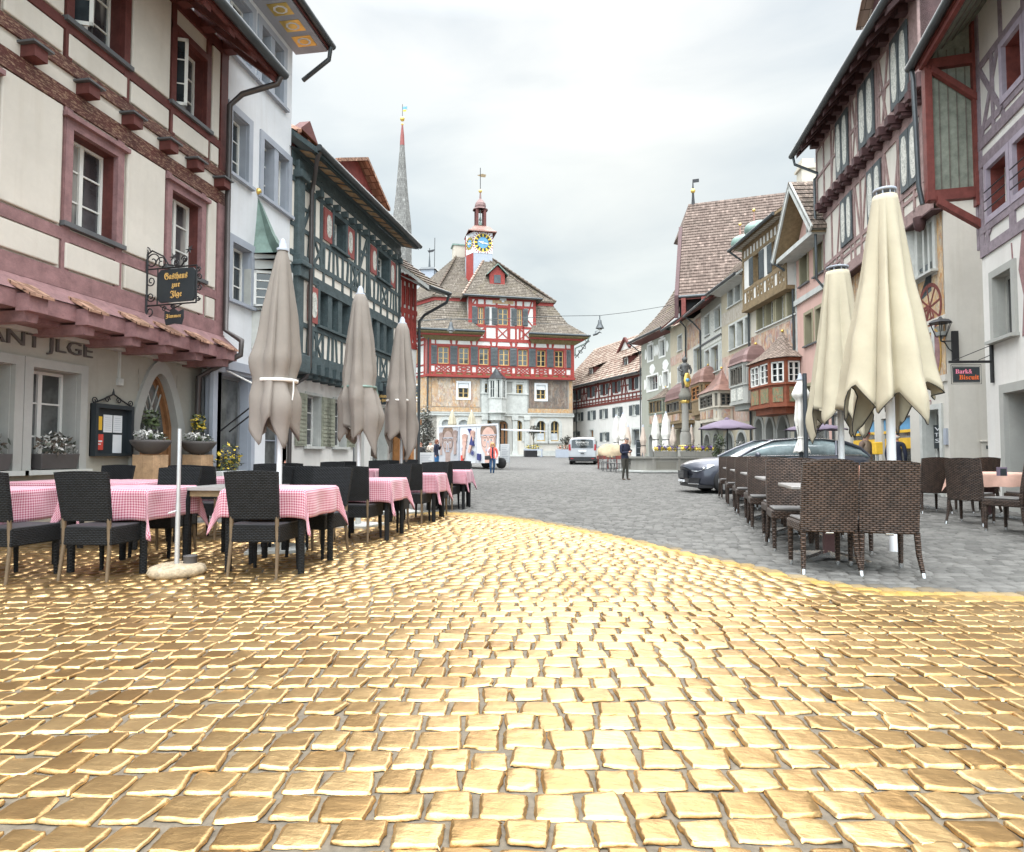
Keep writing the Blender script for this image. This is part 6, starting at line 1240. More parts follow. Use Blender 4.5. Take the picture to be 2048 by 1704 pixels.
HB.troof(R0[0],(xs_[0],-OVH,zE_),(gxa,.35,zF),R1[0],M['tile_hall'],.33,.04,.2,under=M['frieze']);HB.troof((xs_[1],-OVH,zE_),R0[1],R1[1],(gxb,.35,zF),M['tile_hall'],.33,.04,.2,under=M['frieze'])
for i in range(4):
 j=(i+1)%4
 if i:HB.troof(R0[i],R0[j],R1[j],R1[i],M['tile_hall'],.33,.04,.2,under=M['frieze'])
 HB.troof(R1[i],R1[j],R2[j],R2[i],M['tile_hall'],.33,.04,.1,name='mansard_roof')
zR=lp(*h5(930,905),5.5)[1]+.3;zR2=zR;rx0,rx1=lp(*h5(560,900),6)[0],lp(*h5(930,920),6)[0]
q_=[(kx0-.45,1.1,zK-.05),(kx1+.5,1.1,zK-.05),(kx1+.5,D-1.1,zK-.05),(kx0-.45+sk_*(SD-.6),SD-.6,zK-.05)];ra,rb=(rx0,6,zR),(rx1,6,zR)
HB.troof(q_[0],q_[1],rb,ra,M['tile_hall'],.33,.04,.12,curve=.3,name='upper_roof');HB.troof(q_[1],q_[2],rb,rb,M['tile_hall'],.33,.04,.12,name='upper_roof');HB.troof(q_[2],q_[3],ra,rb,M['tile_hall'],.33,.04,.12,name='upper_roof');HB.troof(q_[3],q_[0],ra,ra,M['tile_hall'],.33,.04,.12,name='upper_roof')
m=MB(M['red']);m.prismz([(kx0-.3,1.3),(kx1+.3,1.3),(kx1+.3,D-1.3),(kx0-.3+sk_*(SD-1),SD-1)],zK-.5,zK-.08);m.build('roof_cornice',HB.root)
def hips(B,a,b,mat,r=.13,n=16,sag=0):
 m=MB(mat);a,b=Vector(a),Vector(b)
 for i in range(n):p=a.lerp(b,i/n);q=a.lerp(b,(i+1.15)/n);m.tube([p+Vector((0,0,.04)),q+Vector((0,0,.0))],[r,r*.8],n=6)
 return m.build('hip_tiles',B.root)
hips(HB,q_[0],ra,M['tile_brown']);hips(HB,q_[1],rb,M['tile_brown'])
m=MB(M['gutter']);m.tube([(-1.55,-OVH-.05,zE_+.02),(xs_[0],-OVH-.05,zE_+.02)],.12);m.build('gutter',HB.root);m=MB(M['gutter']);m.tube([(xs_[1],-OVH-.05,zE_+.02),(HW+1.5,-OVH-.05,zE_+.02)],.12);m.build('gutter',HB.root);m=MB(M['gutter']);m.tube([(-1.55,-OVH,zE_+.02),bk((-1.55,0,zE_+.02))],.12);m.build('gutter',HB.root)
m=MB(M['copper']);e0=Vector((HW+1.45,-OVH-.05,zE_));m.tube([e0,e0+Vector((-.3,.3,-.7)),e0+Vector((-1.3,1.0,-1.2)),(HW+.2,-.2,zE_-2.0)],.07);m.tube([(.1,-.5,zE_-.2),(.1,-.25,zE_-1),(.05,-.25,-.2)],.07,M['gutter']);m.build('downpipe',HB.root)
m=MB(M['red']);m.box(-.9,xs_[0]-.3,-1.0,-.1,zE_-.45,zE_-.3);m.box(xs_[1]+.3,HW+.9,-1.0,-.1,zE_-.45,zE_-.3);m.T=SH;m.box(-.9,-.1,-.6,SD,zE_-.45,zE_-.3);m.T=None;m.build('eave_cornice',HB.root);m=MB(M['frieze']);m.add([(-1.2,-1.2,zE_-.14),(xs_[0],-1.2,zE_-.14),(xs_[0]-.6,-.2,zC_-.1),(-.1,-.2,zC_-.1)],[(0,3,2,1)]);m.add([(xs_[1],-1.2,zE_-.14),(HW+1.2,-1.2,zE_-.14),(HW+.1,-.2,zC_-.1),(xs_[1]+.6,-.2,zC_-.1)],[(0,3,2,1)]);m.build('painted_soffit',HB.root)
m=MB(M['gutter']);t_=e0+Vector((.3,-.1,.1));m.tube([t_,t_+Vector((.35,-.2,.1)),t_+Vector((.6,-.3,.3)),t_+Vector((.8,-.4,.15))],[.12,.12,.1,.03]);m.tube([t_+Vector((.3,0,.1)),t_+Vector((.3,.1,.4)),t_+Vector((.55,.1,.5))],[.08,.06,.02]);m.build('dragon_spout',HB.root)
gz1=avg(lp(*h5(690,1255),-.1)[1],lp(*h5(1358,1305),-.1)[1]);gz0=zC_
gw=[HB.rect(h5(782,1370),h5(836,1545)),HB.rect(h5(978,1385),h5(1082,1560)),HB.rect(h5(1170,1400),h5(1222,1570))];z0=avg(*[w[2]for w in gw]);z1=avg(*[w[3]for w in gw]);gw=[(w[0],w[1],z0,z1)for w in gw]
o_=HB.wall(gxa,gxb,zC_+.25,gz1,-.1,M['white2'],gw,name='gable_storey_wall',body=False,thick=.35);m=MB(M['white2']);m.box(gxa,gxb,.25,5,zC_+.25,gz1);m.build('gable_storey_side',HB.root)
for w in gw:HB.win(w,-.1,.12,2,3,M['yframe'],M['glass'],.09,sur=M['red'],sw=.1,sp=.04,bar=.05)
for a,b,s_ in((720,775,0),(845,892,0),(918,975,0),(1112,1168,0),(1225,1278,0)):louv(HB,lp(*h5(a,1450))[0],lp(*h5(b,1450))[0],z0,z1,-.2)
ln=[(gxa,gz1-.15,gxb,gz1-.15,.3),(gxa,z1+.2,gxb,z1+.2,.22),(gxa,z0-.2,gxb,z0-.2,.22),(gxa,z0-1.5,gxb,z0-1.5,.16),(gxa+.15,zC_,gxa+.15,gz1,.4),(gxb-.12,zC_,gxb-.12,gz1,.3)]
for w in gw:ln+=[(w[0]-.12,zC_,w[0]-.12,gz1,.2),(w[1]+.12,zC_,w[1]+.12,gz1,.2)]
ln+=[(gxa+.4,z1+.3,gxa+.9,gz1,.14),(gxb-.4,gz1-.2,gxb-1.2,z0,.14),(gxb-1.3,gz1,gxb-1.3,z0,.16),(gxb-.3,z0,gxb-1.1,(z0+z1)/2,.12)]
for i in range(6):x=gxa+.5+(gxb-gxa-1)*i/5;ln.append((x,z0-1.5,x,z0-.3,.2));ln+=xbrace(x,x+(gxb-gxa-1)/5,z0-1.45,z0-.3,.11)if i<5 and i%2==0 else[]
HB.timber(ln,-.1,M['red'],proud=.05,name='gable_timber_frame')
m=MB(M['fresorn']);xg_=(gw[1][0]+gw[1][1])/2;m.box(xg_-1.1,xg_+1.1,-.16,-.1,z1+.45,gz1-.3);m.box(xg_-.14,xg_+.14,-.18,-.1,z1+.6,z1+1.3,M['paper']);m.box(xg_-.35,xg_+.35,-.182,-.1,z1+.8,z1+1.08,M['paper']);m.build('painted_coat_of_arms',HB.root)
gap=lp(*h5(835,880),3.0);gapx=gap[0]+.2;gq=[(gxa-.7,-.7,gz1-.05),(gxb+.6,-.7,gz1-.05)];gapz=gap[1]
HB.troof(gq[0],gq[1],(gapx,3.0,gapz),(gapx,3.0,gapz),M['tile_hall'],.33,.04,.15,name='gable_roof',curve=.0);HB.troof((gxa-.7,5,gz1-.05),gq[0],(gapx,3.0,gapz),(gapx,5,gapz),M['tile_hall'],.33,.04,.15,name='gable_roof');HB.troof(gq[1],(gxb+.6,5,gz1-.05),(gapx,5,gapz),(gapx,3.0,gapz),M['tile_hall'],.33,.04,.15,name='gable_roof')
hips(HB,gq[0],(gapx,3,gapz),M['tile_mix'],.15);hips(HB,gq[1],(gapx,3,gapz),M['tile_brown'],.12);m=MB(M['gutter']);m.tube([gq[0],gq[1]],.11);m.build('gutter',HB.root)
x,z=lp(*h5(965,1100),1.0);m=MB(M['red']);m.box(x-.8,x+.8,.45,2.2,z-.85,z+.45);m.prism([(x-.85,z+.45),(x+.85,z+.45),(x,z+1.35)],.45,2.2);o=m.build('dormer',HB.root);m=MB(M['glass']);m.box(x-.35,x+.35,.4,.46,z-.5,z+.35);m.build('pane',o);m=MB(M['copper'])
for sg in(-1,1):m.add([(x+sg*1.15,.1,z+.35),(x,.1,z+1.5),(x,2.5,z+1.5),(x+sg*1.15,2.5,z+.35),(x+sg*1.15,.1,z+.25),(x,.1,z+1.4)],[(0,1,2,3),(0,1,5,4)])
m.build('dormer_roof',o)
x,z=lp(*h5(597,800),7);m=MB(M['beige']);m.box(x-.75,x+.75,6.4,7.8,zR-2,z+.3);m.box(x-.9,x+.9,6.3,7.9,z+.3,z+.45,M['copper']);m.build('chimney',HB.root)
tY=2.6;xl_,xr_=lp(*h5(737,720),tY)[0],lp(*h5(926,720),tY)[0];tw=xr_-xl_;zc0,zc1=avg(lp(*h5(740,830),tY)[1],lp(*h5(925,838),tY)[1]),avg(lp(*h5(740,620),tY)[1],lp(*h5(925,632),tY)[1])
tD=tY+tw*1.25;cx_,cy_=(xl_+xr_)/2,(tY+tD)/2
tdp=1.25;bl=(xl_+sk_*tdp,tY+tdp);PG=[(xl_,tY),(xr_,tY),(xr_+.1,tY+tw),(bl[0],tY+tw),bl]
m=MB(M['greytrim']);m.prismz(PG,zc0-3.5,zc0);m.add([(xl_-.01,tY,zc0-3.5),(bl[0]-.01,bl[1],zc0-3.5),(bl[0]-.01,bl[1],zc0),(xl_-.01,tY,zc0)],[(0,3,2,1)],M['red']);tu=m.build('clock_turret',HB.root);m=MB(M['red']);m.prismz(PG,zc0+.001,zc1+.1);m.build('turret_body',tu)
def dial(ox,oy,ax,w,nrm):
 """dial board centred at ox, oy along unit ax, facing nrm"""
 A=Vector(ax);Nv=Vector(nrm);c_=Vector((ox,oy,(zc0+zc1)/2));hh=(zc1-zc0)/2;P_=lambda u,v,d=0:c_+A*u+Vector((0,0,v))+Nv*d
 m=MB(M['paper']);m.add([P_(-w/2,-hh,.03),P_(w/2,-hh,.03),P_(w/2,hh,.03),P_(-w/2,hh,.03)],[(0,1,2,3)]);r_=min(w,2*hh)/2*.95;sx_=w/2*.93/r_;N=48
 def disc(r0,r1,d,mat,a0=0,a1=2*pi,n=N):
  for i in range(n):
   t0,t1=a0+(a1-a0)*i/n,a0+(a1-a0)*(i+1)/n
   m.add([P_(r0*sx_*cos(t0),r0*sin(t0),d),P_(r1*sx_*cos(t0),r1*sin(t0),d),P_(r1*sx_*cos(t1),r1*sin(t1),d),P_(r0*sx_*cos(t1),r0*sin(t1),d)],[(0,1,2,3)],mat)
 disc(.01,r_*.62,.05,M['clockface']);disc(r_*.62,r_,.055,M['signblack']);disc(r_*.97,r_*1.02,.06,M['goldpaint'])
 for i in range(12):a=i*pi/6;disc(r_*.66,r_*.97,.065,M['fyellow'],a-.10,a+.10,2)
 for i in range(28):
  a=i*2*pi/28;disc(r_*1.04,min(r_*1.3,r_*1.04+.3*abs(sin(2*a))*r_),.04,M['red'],a-.04,a+.04,1)
 for a,L_,wd in((R(168),r_*.62,.16),(R(-14),r_*.8,.12)):
  m.add([P_(L_*cos(a)*sx_,L_*sin(a),.09),P_(wd*cos(a+1.57)*sx_,wd*sin(a+1.57),.09),P_(-.3*cos(a),-.3*sin(a),.09),P_(wd*cos(a-1.57)*sx_,wd*sin(a-1.57),.09)],[(0,1,2,3)],M['fwhite'])
 m.build('clock_dial',tu)
dial(cx_,tY,(1,0,0),tw,(0,-1,0));_l=math.hypot(sk_*tdp,tdp);dial((xl_+bl[0])/2,(tY+bl[1])/2,(-sk_*tdp/_l,-tdp/_l,0),_l,(-tdp/_l,sk_*tdp/_l,0));cx_-=.12;cy_=tY+tw*.5
def sqring(c,prof,mat,name,parent,sy=1.0,n=4):
 m=MB(mat);prev=None
 for r_,z in prof:
  rg=[(c[0]+r_*cos(pi/4+k*2*pi/n)*1.414 if n==4 else c[0]+r_*cos(pi/8+k*2*pi/n),c[1]+(r_*sin(pi/4+k*pi/2)*1.414*sy if n==4 else r_*sin(pi/8+k*2*pi/n)),z)for k in range(n)]
  if prev:
   for k in range(n):m.quad(prev[k],prev[(k+1)%n],rg[(k+1)%n],rg[k])
  prev=rg
 return m.build(name,parent)
hw=tw/2;zq=zc1;sy=1.0
sqring((cx_,cy_),[(hw*1.5,zq-.06),(hw*1.5,zq+.05),(hw*1.15,zq+.3),(hw*1.02,zq+.5),(hw*.85,zq+.72),(hw*.55,zq+.9),(hw*.1,zq+.95)],M['redcopper'],'turret_roof',tu,sy)
zb0=zq+.8;zb1=lp(*h5(780,395),cy_)[1];m=MB(M['brown2'])
for dx in(-.75,.75):
 for dy in(-.75,.75):m.box(cx_+dx*hw*.55-.14,cx_+dx*hw*.55+.14,cy_+dy*hw*.55-.14,cy_+dy*hw*.55+.14,zb0-.1,zb1)
m.build('belfry',tu);m=MB(M['copper']);m.lathe([(.02,.5),(.12,.47),(.16,.3),(.22,.08),(.3,0),(.26,.02)],c=(cx_,cy_,zb0+.25));m.lathe([(.02,.3),(.08,.28),(.13,.08),(.18,0)],c=(cx_,cy_,zb0+.9));m.tube([(cx_,cy_,zb0+.75),(cx_,cy_,zb1)],.04);m.build('bell',tu)
sqring((cx_,cy_),[(hw*.84,zb1-.1),(hw*.82,zb1),(hw*.58,zb1+.15),(hw*.62,zb1+.35),(hw*.56,zb1+.65),(hw*.34,zb1+.95),(hw*.12,zb1+1.2),(hw*.06,zb1+2.0),(.02,zb1+2.1)],M['browncopper'],'belfry_roof',tu,1,8)
m=MB(M['goldpaint']);zt_=lp(*h5(779,210),cy_)[1];m.sphere((cx_,cy_,zt_),.2);m.tube([(cx_,cy_,zt_-.8),(cx_,cy_,zt_+2.6)],.04,M['iron']);m.build('gilt_ball',tu);m=MB(M['ochrewood']);m.prism([(cx_-.35,zt_+1.75),(cx_+.1,zt_+1.6),(cx_+.55,zt_+1.6),(cx_+.65,zt_+1.9),(cx_+.2,zt_+1.95)],cy_-.02,cy_+.02);m.build('vane',tu)
m=MB(M['goldpaint']);m.sphere((gapx,3,gapz+.5),.16);m.tube([(gapx,3,gapz),(gapx,3,gapz+1.1)],.06);m.build('gable_finial',HB.root)
bt=thing('roof_turret','small slate turret with a horse weathervane behind the left end of the town hall roof','turret',pz(859,545,82))
sc_=82/1280;m=MB(M['greytrim']);m.box(-.9,.9,-.9,.9,-3,.2);m.build('turret_body',bt);sqring((0,0),[(1.1,.15),(.9,.45),(.12,.7),(.05,2.2)],M['gutter'],'turret_roof',bt);m=MB(M['iron']);m.tube([(0,0,2),(0,0,3.2)],.04);m.add([(-.1,0,2.6),(.5,0,2.7),(.75,0,3.0),(.45,0,3.0),(.2,0,2.95),(-.3,0,2.9)],[(0,1,2,3,4,5)]);m.tube([(.9,-.9,-1),(.95,-.9,4.2)],.04);m.build('vane',bt)
# ---- church spire far behind the left row
ZS=95;p0=pz(803,470,ZS);sp=thing('church_spire','slender grey needle spire with red collar and gilt ball, rising behind the left row','spire',(p0.x,p0.y,0));k_=ZS/1280
zt=[pz(800,y,ZS).z for y in(455,290,250,238,215,470)]
m=MB(tiles('spire_shingles',(0.17,0.165,0.155),(0.225,0.22,0.205),.3,.35,0.3,(.12,.115,.10)));m.lathe([(1.75,zt[0]-12),(1.55,zt[0]),(.95,zt[0]+(zt[1]-zt[0])*.42),(.36,zt[1])],n=8,smooth=False);m.build('spire_roof',sp)
m=MB(M['letterorange']);m.mat=plain('red_lead',(0.24,0.06,0.05));m.lathe([(.38,zt[1]-.1),(.30,zt[1]+1.4),(.12,zt[2])],n=8);m.build('red_collar',sp);m=MB(M['goldpaint']);m.sphere((0,0,zt[3]),.36);m.sphere((0,0,zt[2]+.1),.2);m.build('gilt_ball',sp)
m=MB(M['iron']);m.tube([(0,0,zt[3]),(0,0,zt[4]+.5)],.04);m.box(.05,.75,-.02,.02,zt[4]-.35,zt[4]+.1,M['clockface']);m.box(.1,.6,-.02,.02,zt[4]-.65,zt[4]-.36,M['pyellow']);m.build('flag',sp)
# -- terrace furniture
def black_chair():
 t=thing('rattan_chair','x','chair');m=MB(M['wblack']);m.box(-.23,.23,-.23,.23,.30,.44);m.box(-.225,.225,-.22,.235,.438,.455,plain('black_cushion',(.03,.03,.034),.7));m.build('seat',t,bevel=.012)
 m=MB(M['wblack']);n=5
 V=[];
 for j in range(7):
  z=.50+.40*j/6;w=.215+.02*j/6;y=-.235-.075*j/6
  for i in range(n+1):u=-1+2*i/n;V.append((u*w,y-.02*(1-u*u),z+(.012*(1-u*u)if j==6 else 0)))
 k=len(V);V2=[(v[0],v[1]+.035,v[2])for v in V];F=[];UV=[]
 for j in range(6):
  for i in range(n):
   a=j*(n+1)+i;q=(a,a+1,a+n+2,a+n+1);F.append(q);UV.append([(V[p][0],V[p][2])for p in q]);q2=tuple(p+k for p in q[::-1]);F.append(q2);UV.append([(V[p-k][0],V[p-k][2])for p in q2])
 bd=[j*(n+1)for j in range(7)];bd2=[p+n for p in bd]
 for L_ in(bd,bd2[::-1]):
  for a,b in zip(L_[:-1],L_[1:]):F.append((a,b,b+k,a+k));UV.append([(0,V[a][2]),(0,V[b][2]),(.03,V[b][2]),(.03,V[a][2])])
 for a in range(6*(n+1),7*(n+1)-1):F.append((a,a+1,a+1+k,a+k));UV.append([(V[a][0],0),(V[a+1][0],0),(V[a+1][0],.03),(V[a][0],.03)])
 for a in range(0,n):F.append((a+1,a,a+k,a+1+k));UV.append([(0,0)]*4)
 m.add(V+V2,F,None,UV);m.build('backrest',t)
 for s in(-1,1):m=MB(M['bamboo']);m.tube([(s*.2,-.225,.52),(s*.205,-.215,.30),(s*.215,-.25,.0)],[.017,.018,.014],n=8);m.build('leg',t)
 for s in(-1,1):m=MB(M['wblack']);m.tube([(s*.2,.2,.31),(s*.205,.215,0)],[.022,.016],n=8);m.build('leg',t)
 return t
def brown_chair():
 t=thing('rattan_armless_chair','x','chair');m=MB(M['wbrown']);m.box(-.235,.235,-.22,.25,.36,.45);m.build('seat',t,bevel=.015);m=MB(M['cushion']);m.box(-.21,.21,-.18,.24,.45,.475);m.build('seat_cushion',t,bevel=.012)
 m=MB(M['wbrown']);V=[];n=8;J=8
 for j in range(J+1):
  z=.375+.60*j/J;w=.229-.004*j/J+.006*sin(j/J*pi);y=-.245-.085*(j/J)**1.4
  for i in range(n+1):u=-1+2*i/n;V.append((u*w,y-.035*(1-u*u),z+(.022*(1-u*u)if j==J else .011*(1-u*u)*j/J)))
 k=len(V);V2=[(v[0]*.99,v[1]+.045,v[2])for v in V];F=[];UV=[]
 for j in range(J):
  for i in range(n):
   a=j*(n+1)+i;q=(a,a+1,a+n+2,a+n+1);F.append(q);UV.append([(V[p][0],V[p][2])for p in q]);q2=tuple(p+k for p in q[::-1]);F.append(q2);UV.append([(V[p-k][0],V[p-k][2])for p in q2])
 bd=[j*(n+1)for j in range(J+1)];bd2=[p+n for p in bd]
 for L_ in(bd,bd2[::-1]):
  for a,b in zip(L_[:-1],L_[1:]):F.append((a,b,b+k,a+k));UV.append([(0,V[a][2]),(0,V[b][2]),(.045,V[b][2]),(.045,V[a][2])])
 for a in range(J*(n+1),(J+1)*(n+1)-1):F.append((a,a+1,a+1+k,a+k));UV.append([(V[a][0],0),(V[a+1][0],0),(V[a+1][0],.045),(V[a][0],.045)])
 for a in range(0,n):F.append((a+1,a,a+k,a+1+k));UV.append([(0,0)]*4)
 m.add(V+V2,F,None,UV);m.build('backrest',t)
 m=MB(M['chrome']);m.tube([(-.03,-.25,.365),(.03,-.25,.365)],.014);m.build('handle',t)
 for s in(-1,1):
  m=MB(M['wbrown']);m.tube([(s*.212,-.235,.38),(s*.218,-.25,.2),(s*.232,-.30,.045)],[.026,.023,.018],n=8);o=m.build('leg',t);m=MB(M['chrome']);m.tube([(s*.2315,-.298,.05),(s*.2345,-.307,.004)],.019,n=10);m.build('foot_cap',o)
  m=MB(M['wbrown']);m.tube([(s*.208,.215,.38),(s*.208,.222,.045)],[.027,.02],n=8);o=m.build('leg',t);m=MB(M['chrome']);m.tube([(s*.208,.222,.05),(s*.208,.222,.004)],.021,n=10);m.build('foot_cap',o)
 return t
def cloth(a,L,top,seed=0,mat=None,name='tablecloth'):
 """square cloth with half side L draped over a table with half side a"""
 r=random.Random(seed);N=44;V=[];F=[];UV=[];ph=[r.uniform(0,6)for _ in range(8)]
 def pos(x,y):
  ax,ay=abs(x),abs(y);sx_,sy=(1 if x>=0 else-1),(1 if y>=0 else-1);dx,dy=max(0,ax-a),max(0,ay-a);X,Y,Z=min(ax,a),min(ay,a),top
  if dx>0 and dy>0:
   mn,mx=min(dx,dy),max(dx,dy);f=mn/max(mx,1e-6);Z=top-mx-.62*mn;o=.012+.06*f*min(1,mx/.2)
   if dx>dy:X=a+o;Y=a+dy*.55*(1-.35*f)
   else:Y=a+o;X=a+dx*.55*(1-.35*f)
  elif dx>0:X=a+.008+.018*min(1,dx/.15)*sin(y*14+ph[0 if sx_>0 else 1])*(1 if dx>.02 else 0)+.02*dx;Z=top-dx
  elif dy>0:Y=a+.008+.018*min(1,dy/.15)*sin(x*14+ph[2 if sy>0 else 3])+.02*dy;Z=top-dy
  Z+=.004*sin(x*20+ph[4])*(Z<top-.1)
  return(sx_*X,sy*Y,Z)
 t_=np.linspace(-L,L,N)
 for j in range(N):
  for i in range(N):V.append(pos(t_[i],t_[j]))
 for j in range(N-1):
  for i in range(N-1):F.append((j*N+i,j*N+i+1,(j+1)*N+i+1,(j+1)*N+i));UV.append([(t_[i],t_[j]),(t_[i+1],t_[j]),(t_[i+1],t_[j+1]),(t_[i],t_[j+1])])
 m=MB(mat or M['gingham']);m.add(V,F,None,UV,True);return m
def black_table():
 t=thing('square_table','x','table');m=MB(M['tabletop']);m.box(-.37,.37,-.37,.37,.70,.73);m.box(-.34,.34,-.34,.34,.64,.70,M['ochrewood']);m.build('tabletop',t)
 for sx_ in(-1,1):
  for sy in(-1,1):m=MB(M['wblack']);m.tube([(sx_*.335,sy*.335,.7),(sx_*.335,sy*.335,0)],[.034,.03],n=8);m.build('leg',t)
 return t
bc=black_chair();bt_=black_table();fc=[True,True]
crn=random.Random(12)
def put_chair(x,y,rz,label,z=0):
 o=place(bc,(x+crn.uniform(-.02,.02),y,gz(x,y)),rz+crn.uniform(-.07,.07),label,'black rattan chairs of the left terrace',fc[0]);fc[0]=False;return o
def put_table(x,y,rz,label,cl=None,seed=0):
 o=place(bt_,(x,y,gz(x,y)),rz,label,'square tables of the left terrace',fc[1]);fc[1]=False
 if cl:
  c_=cloth(.385,.385+.25+.02*(seed%3),.742,seed).build('tablecloth',None,cl,'tablecloth','red checked tablecloths',None,(x,y,gz(x,y)));c_.rotation_euler=(0,0,rz)
  s_=c_.modifiers.new('s','SOLIDIFY');s_.thickness=.002
ordn=['nearest','second nearest','third','fourth','farthest']
colA=[(-3.06,5.62),(-3.05,7.75),(-3.08,9.9),(-3.12,12.05)]
for i,(x,y)in enumerate(colA):
 nm=['nearest the camera','second from the camera','third from the camera','farthest from the camera'][i]
 put_table(x,y,.06,f'table under checked cloth in the front terrace row, {nm}',f'red and white gingham cloth on the front-row table {nm}',i)
 put_chair(x+(.02 if i else .03),y-.33,.05-.03*i,f'black rattan chair seen from behind at the front-row table {nm}')
 put_chair(x+.04,y+.62,pi-.08+.05*i,f'black rattan chair facing the camera across the front-row table {nm}')
colB=[(-4.45,5.55),(-5.0,7.9),(-5.05,10.2),(-5.1,12.6),(-5.15,15.0)]
put_table(-4.42,5.38,.08,'gingham-covered table directly left of the parasol pole','red and white gingham cloth just left of the bare parasol pole',7)
put_table(-5.52,5.0,.1,'gingham-covered table at the left picture edge','red and white gingham cloth cut by the left picture edge',8)
put_chair(-4.28,4.92,.0,'black rattan chair seen from behind, just left of the parasol pole');put_chair(-4.98,4.72,-.05,'black rattan chair seen from behind nearest the left picture edge');put_chair(-4.62,6.05,pi+.1,'black rattan chair behind the table left of the parasol pole')
put_table(-3.75,6.0,.05,'bare grey-topped table with wooden apron behind the parasol pole');put_chair(-3.95,6.72,pi-.05,'black rattan chair behind the bare table');put_chair(-3.5,6.75,pi+.08,'second black rattan chair behind the bare table')
for i,(x,y)in enumerate(colB[1:]):
 nm=['closest to the inn door','second along the wall','third along the wall','last along the wall'][i]
 put_table(x,y,.04,f'checked-cloth table of the wall row, {nm}',f'red and white gingham cloth on the wall-row table {nm}',11+i)
 put_chair(x+.05,y-.55,.04,f'black chair on the near side of the wall-row table {nm}');put_chair(x-.02,y+.62,pi,f'black chair on the far side of the wall-row table {nm}')
put_table(-6.3,6.6,.0,'checked-cloth table under the inn windows','plain-looking pink checked cloth on the long table under the inn windows',21);put_table(-5.5,6.65,.0,'checked-cloth table below the menu case','pink checked cloth on the table below the menu case',22)
put_chair(-6.35,7.15,pi,'black rattan chair against the inn wall below the window');put_chair(-5.45,7.2,pi,'black rattan chair below the menu case')
br=brown_chair();fb_=[True]
def put_b(x,y,rz,label):
 o=place(br,(x,y+crn.uniform(-.03,.03),gz(x,y)),rz+crn.uniform(-.05,.05),label,'brown rattan chairs of the right terrace',fb_[0]);fb_[0]=False;return o
def ped_table():
 t=thing('pedestal_table','x','table');m=MB(M['tabletop']);m.box(-.40,.40,-.40,.40,.715,.745);m.build('tabletop',t,bevel=.006);m=MB(M['plum']);m.box(-.045,.045,-.045,.045,.08,.715);m.build('column',t)
 m=MB(M['chrome'])
 for k in range(4):
  a=pi/4+k*pi/2;d=Vector((cos(a),sin(a),0));n=Vector((-sin(a),cos(a),0));p0,p1=d*.02,d*.42
  m.add([p0+n*.045+Vector((0,0,.10)),p0-n*.045+Vector((0,0,.10)),p1-n*.025+Vector((0,0,.045)),p1+n*.025+Vector((0,0,.045)),p0+n*.045+Vector((0,0,.04)),p0-n*.045+Vector((0,0,.04)),p1-n*.025+Vector((0,0,.01)),p1+n*.025+Vector((0,0,.01))],[(0,1,2,3),(4,7,6,5),(1,5,6,2),(0,3,7,4),(2,6,7,3)])
 m.build('foot',t);return t
ptb=ped_table();fp_=[True]
def put_p(x,y,rz,label):
 o=place(ptb,(x,y,gz(x,y)),rz,label,'pedestal tables of the right terrace',fp_[0]);fp_[0]=False;return o
rows=[6.78,8.85,10.9,13.0,15.0]
for i,y in enumerate(rows):
 x=2.04+.095*(y-5.9);nm=['nearest the camera','second from the camera','third from the camera','fourth from the camera','beside the car'][i];r_=-.09
 put_p(x-.02,y,r_,f'dark pedestal table of the left brown row, {nm}')
 for s,w in((-.255,'left'),(.25,'right')):
  put_b(x+s,y-.56,r_+(.03 if s<0 else-.02),f'{w} brown chair with its back to us at the row table {nm}')
  if i<5:put_b(x+s+.06,y+.60,pi+r_+(.05 if s>0 else-.04),f'{w} brown chair facing us behind the row table {nm}')
grp=[(5.6,12.55,.0,'back of the chair left of the peach tablecloth'),(6.35,12.5,.05,'behind the peach tablecloth towards the wall'),(5.3,10.6,-.75,'turned three-quarters beside the peach cloth'),(5.25,9.45,.55,'turned half away near the right edge'),(5.75,9.35,-.35,'at the right table with its back to the wall house'),(5.05,8.35,pi-.5,'front right, its seat turned towards the camera'),(5.5,8.0,pi+.2,'front right at the picture edge, seat towards the camera'),(6.3,10.9,.2,'far right below the utility cabinet')]
for x,y,rz,nm in grp:put_b(x,y,rz,f'brown rattan chair {nm}')
for x,y,nm,cl in((6.1,11.6,'under the peach tablecloth',1),(6.1,8.9,'at the right picture edge',1),(5.75,13.3,'behind the chair group on the right',0)):
 put_p(x,y,.1,f'pedestal table {nm}')
 if cl:c_=cloth(.41,.41+.22,.752,31+int(y),M['peachcloth']).build('tablecloth',None,f'peach cloth on the table {"at the right picture edge" if y < 10 else "by the beige corner house"}','tablecloth',None,None,(x,y,0));c_.rotation_euler=(0,0,.1)
def stand(x,y,z,rz,w,h,cols,label,num=None):
 t=thing('menu_stand',label,'menu stand',(x,y,z),rz,'menu stands on the right tables');m=MB(cols[0]);m.box(-w/2,w/2,-.02,.05,0,h);m.build('body',t)
 m=MB(cols[1]);m.box(-w/2+.015,w/2-.015,-.03,-.02,.0,h*1.0-.02)
 if num:
  m.text(num,-w*.3,w*.3,h*.42,h*.66,-.034,M['psalmon'],.003);k=len(m.v)
 m.build('card',t)
 if num:
  for v in t.children[-1].data.vertices:pass
 return t
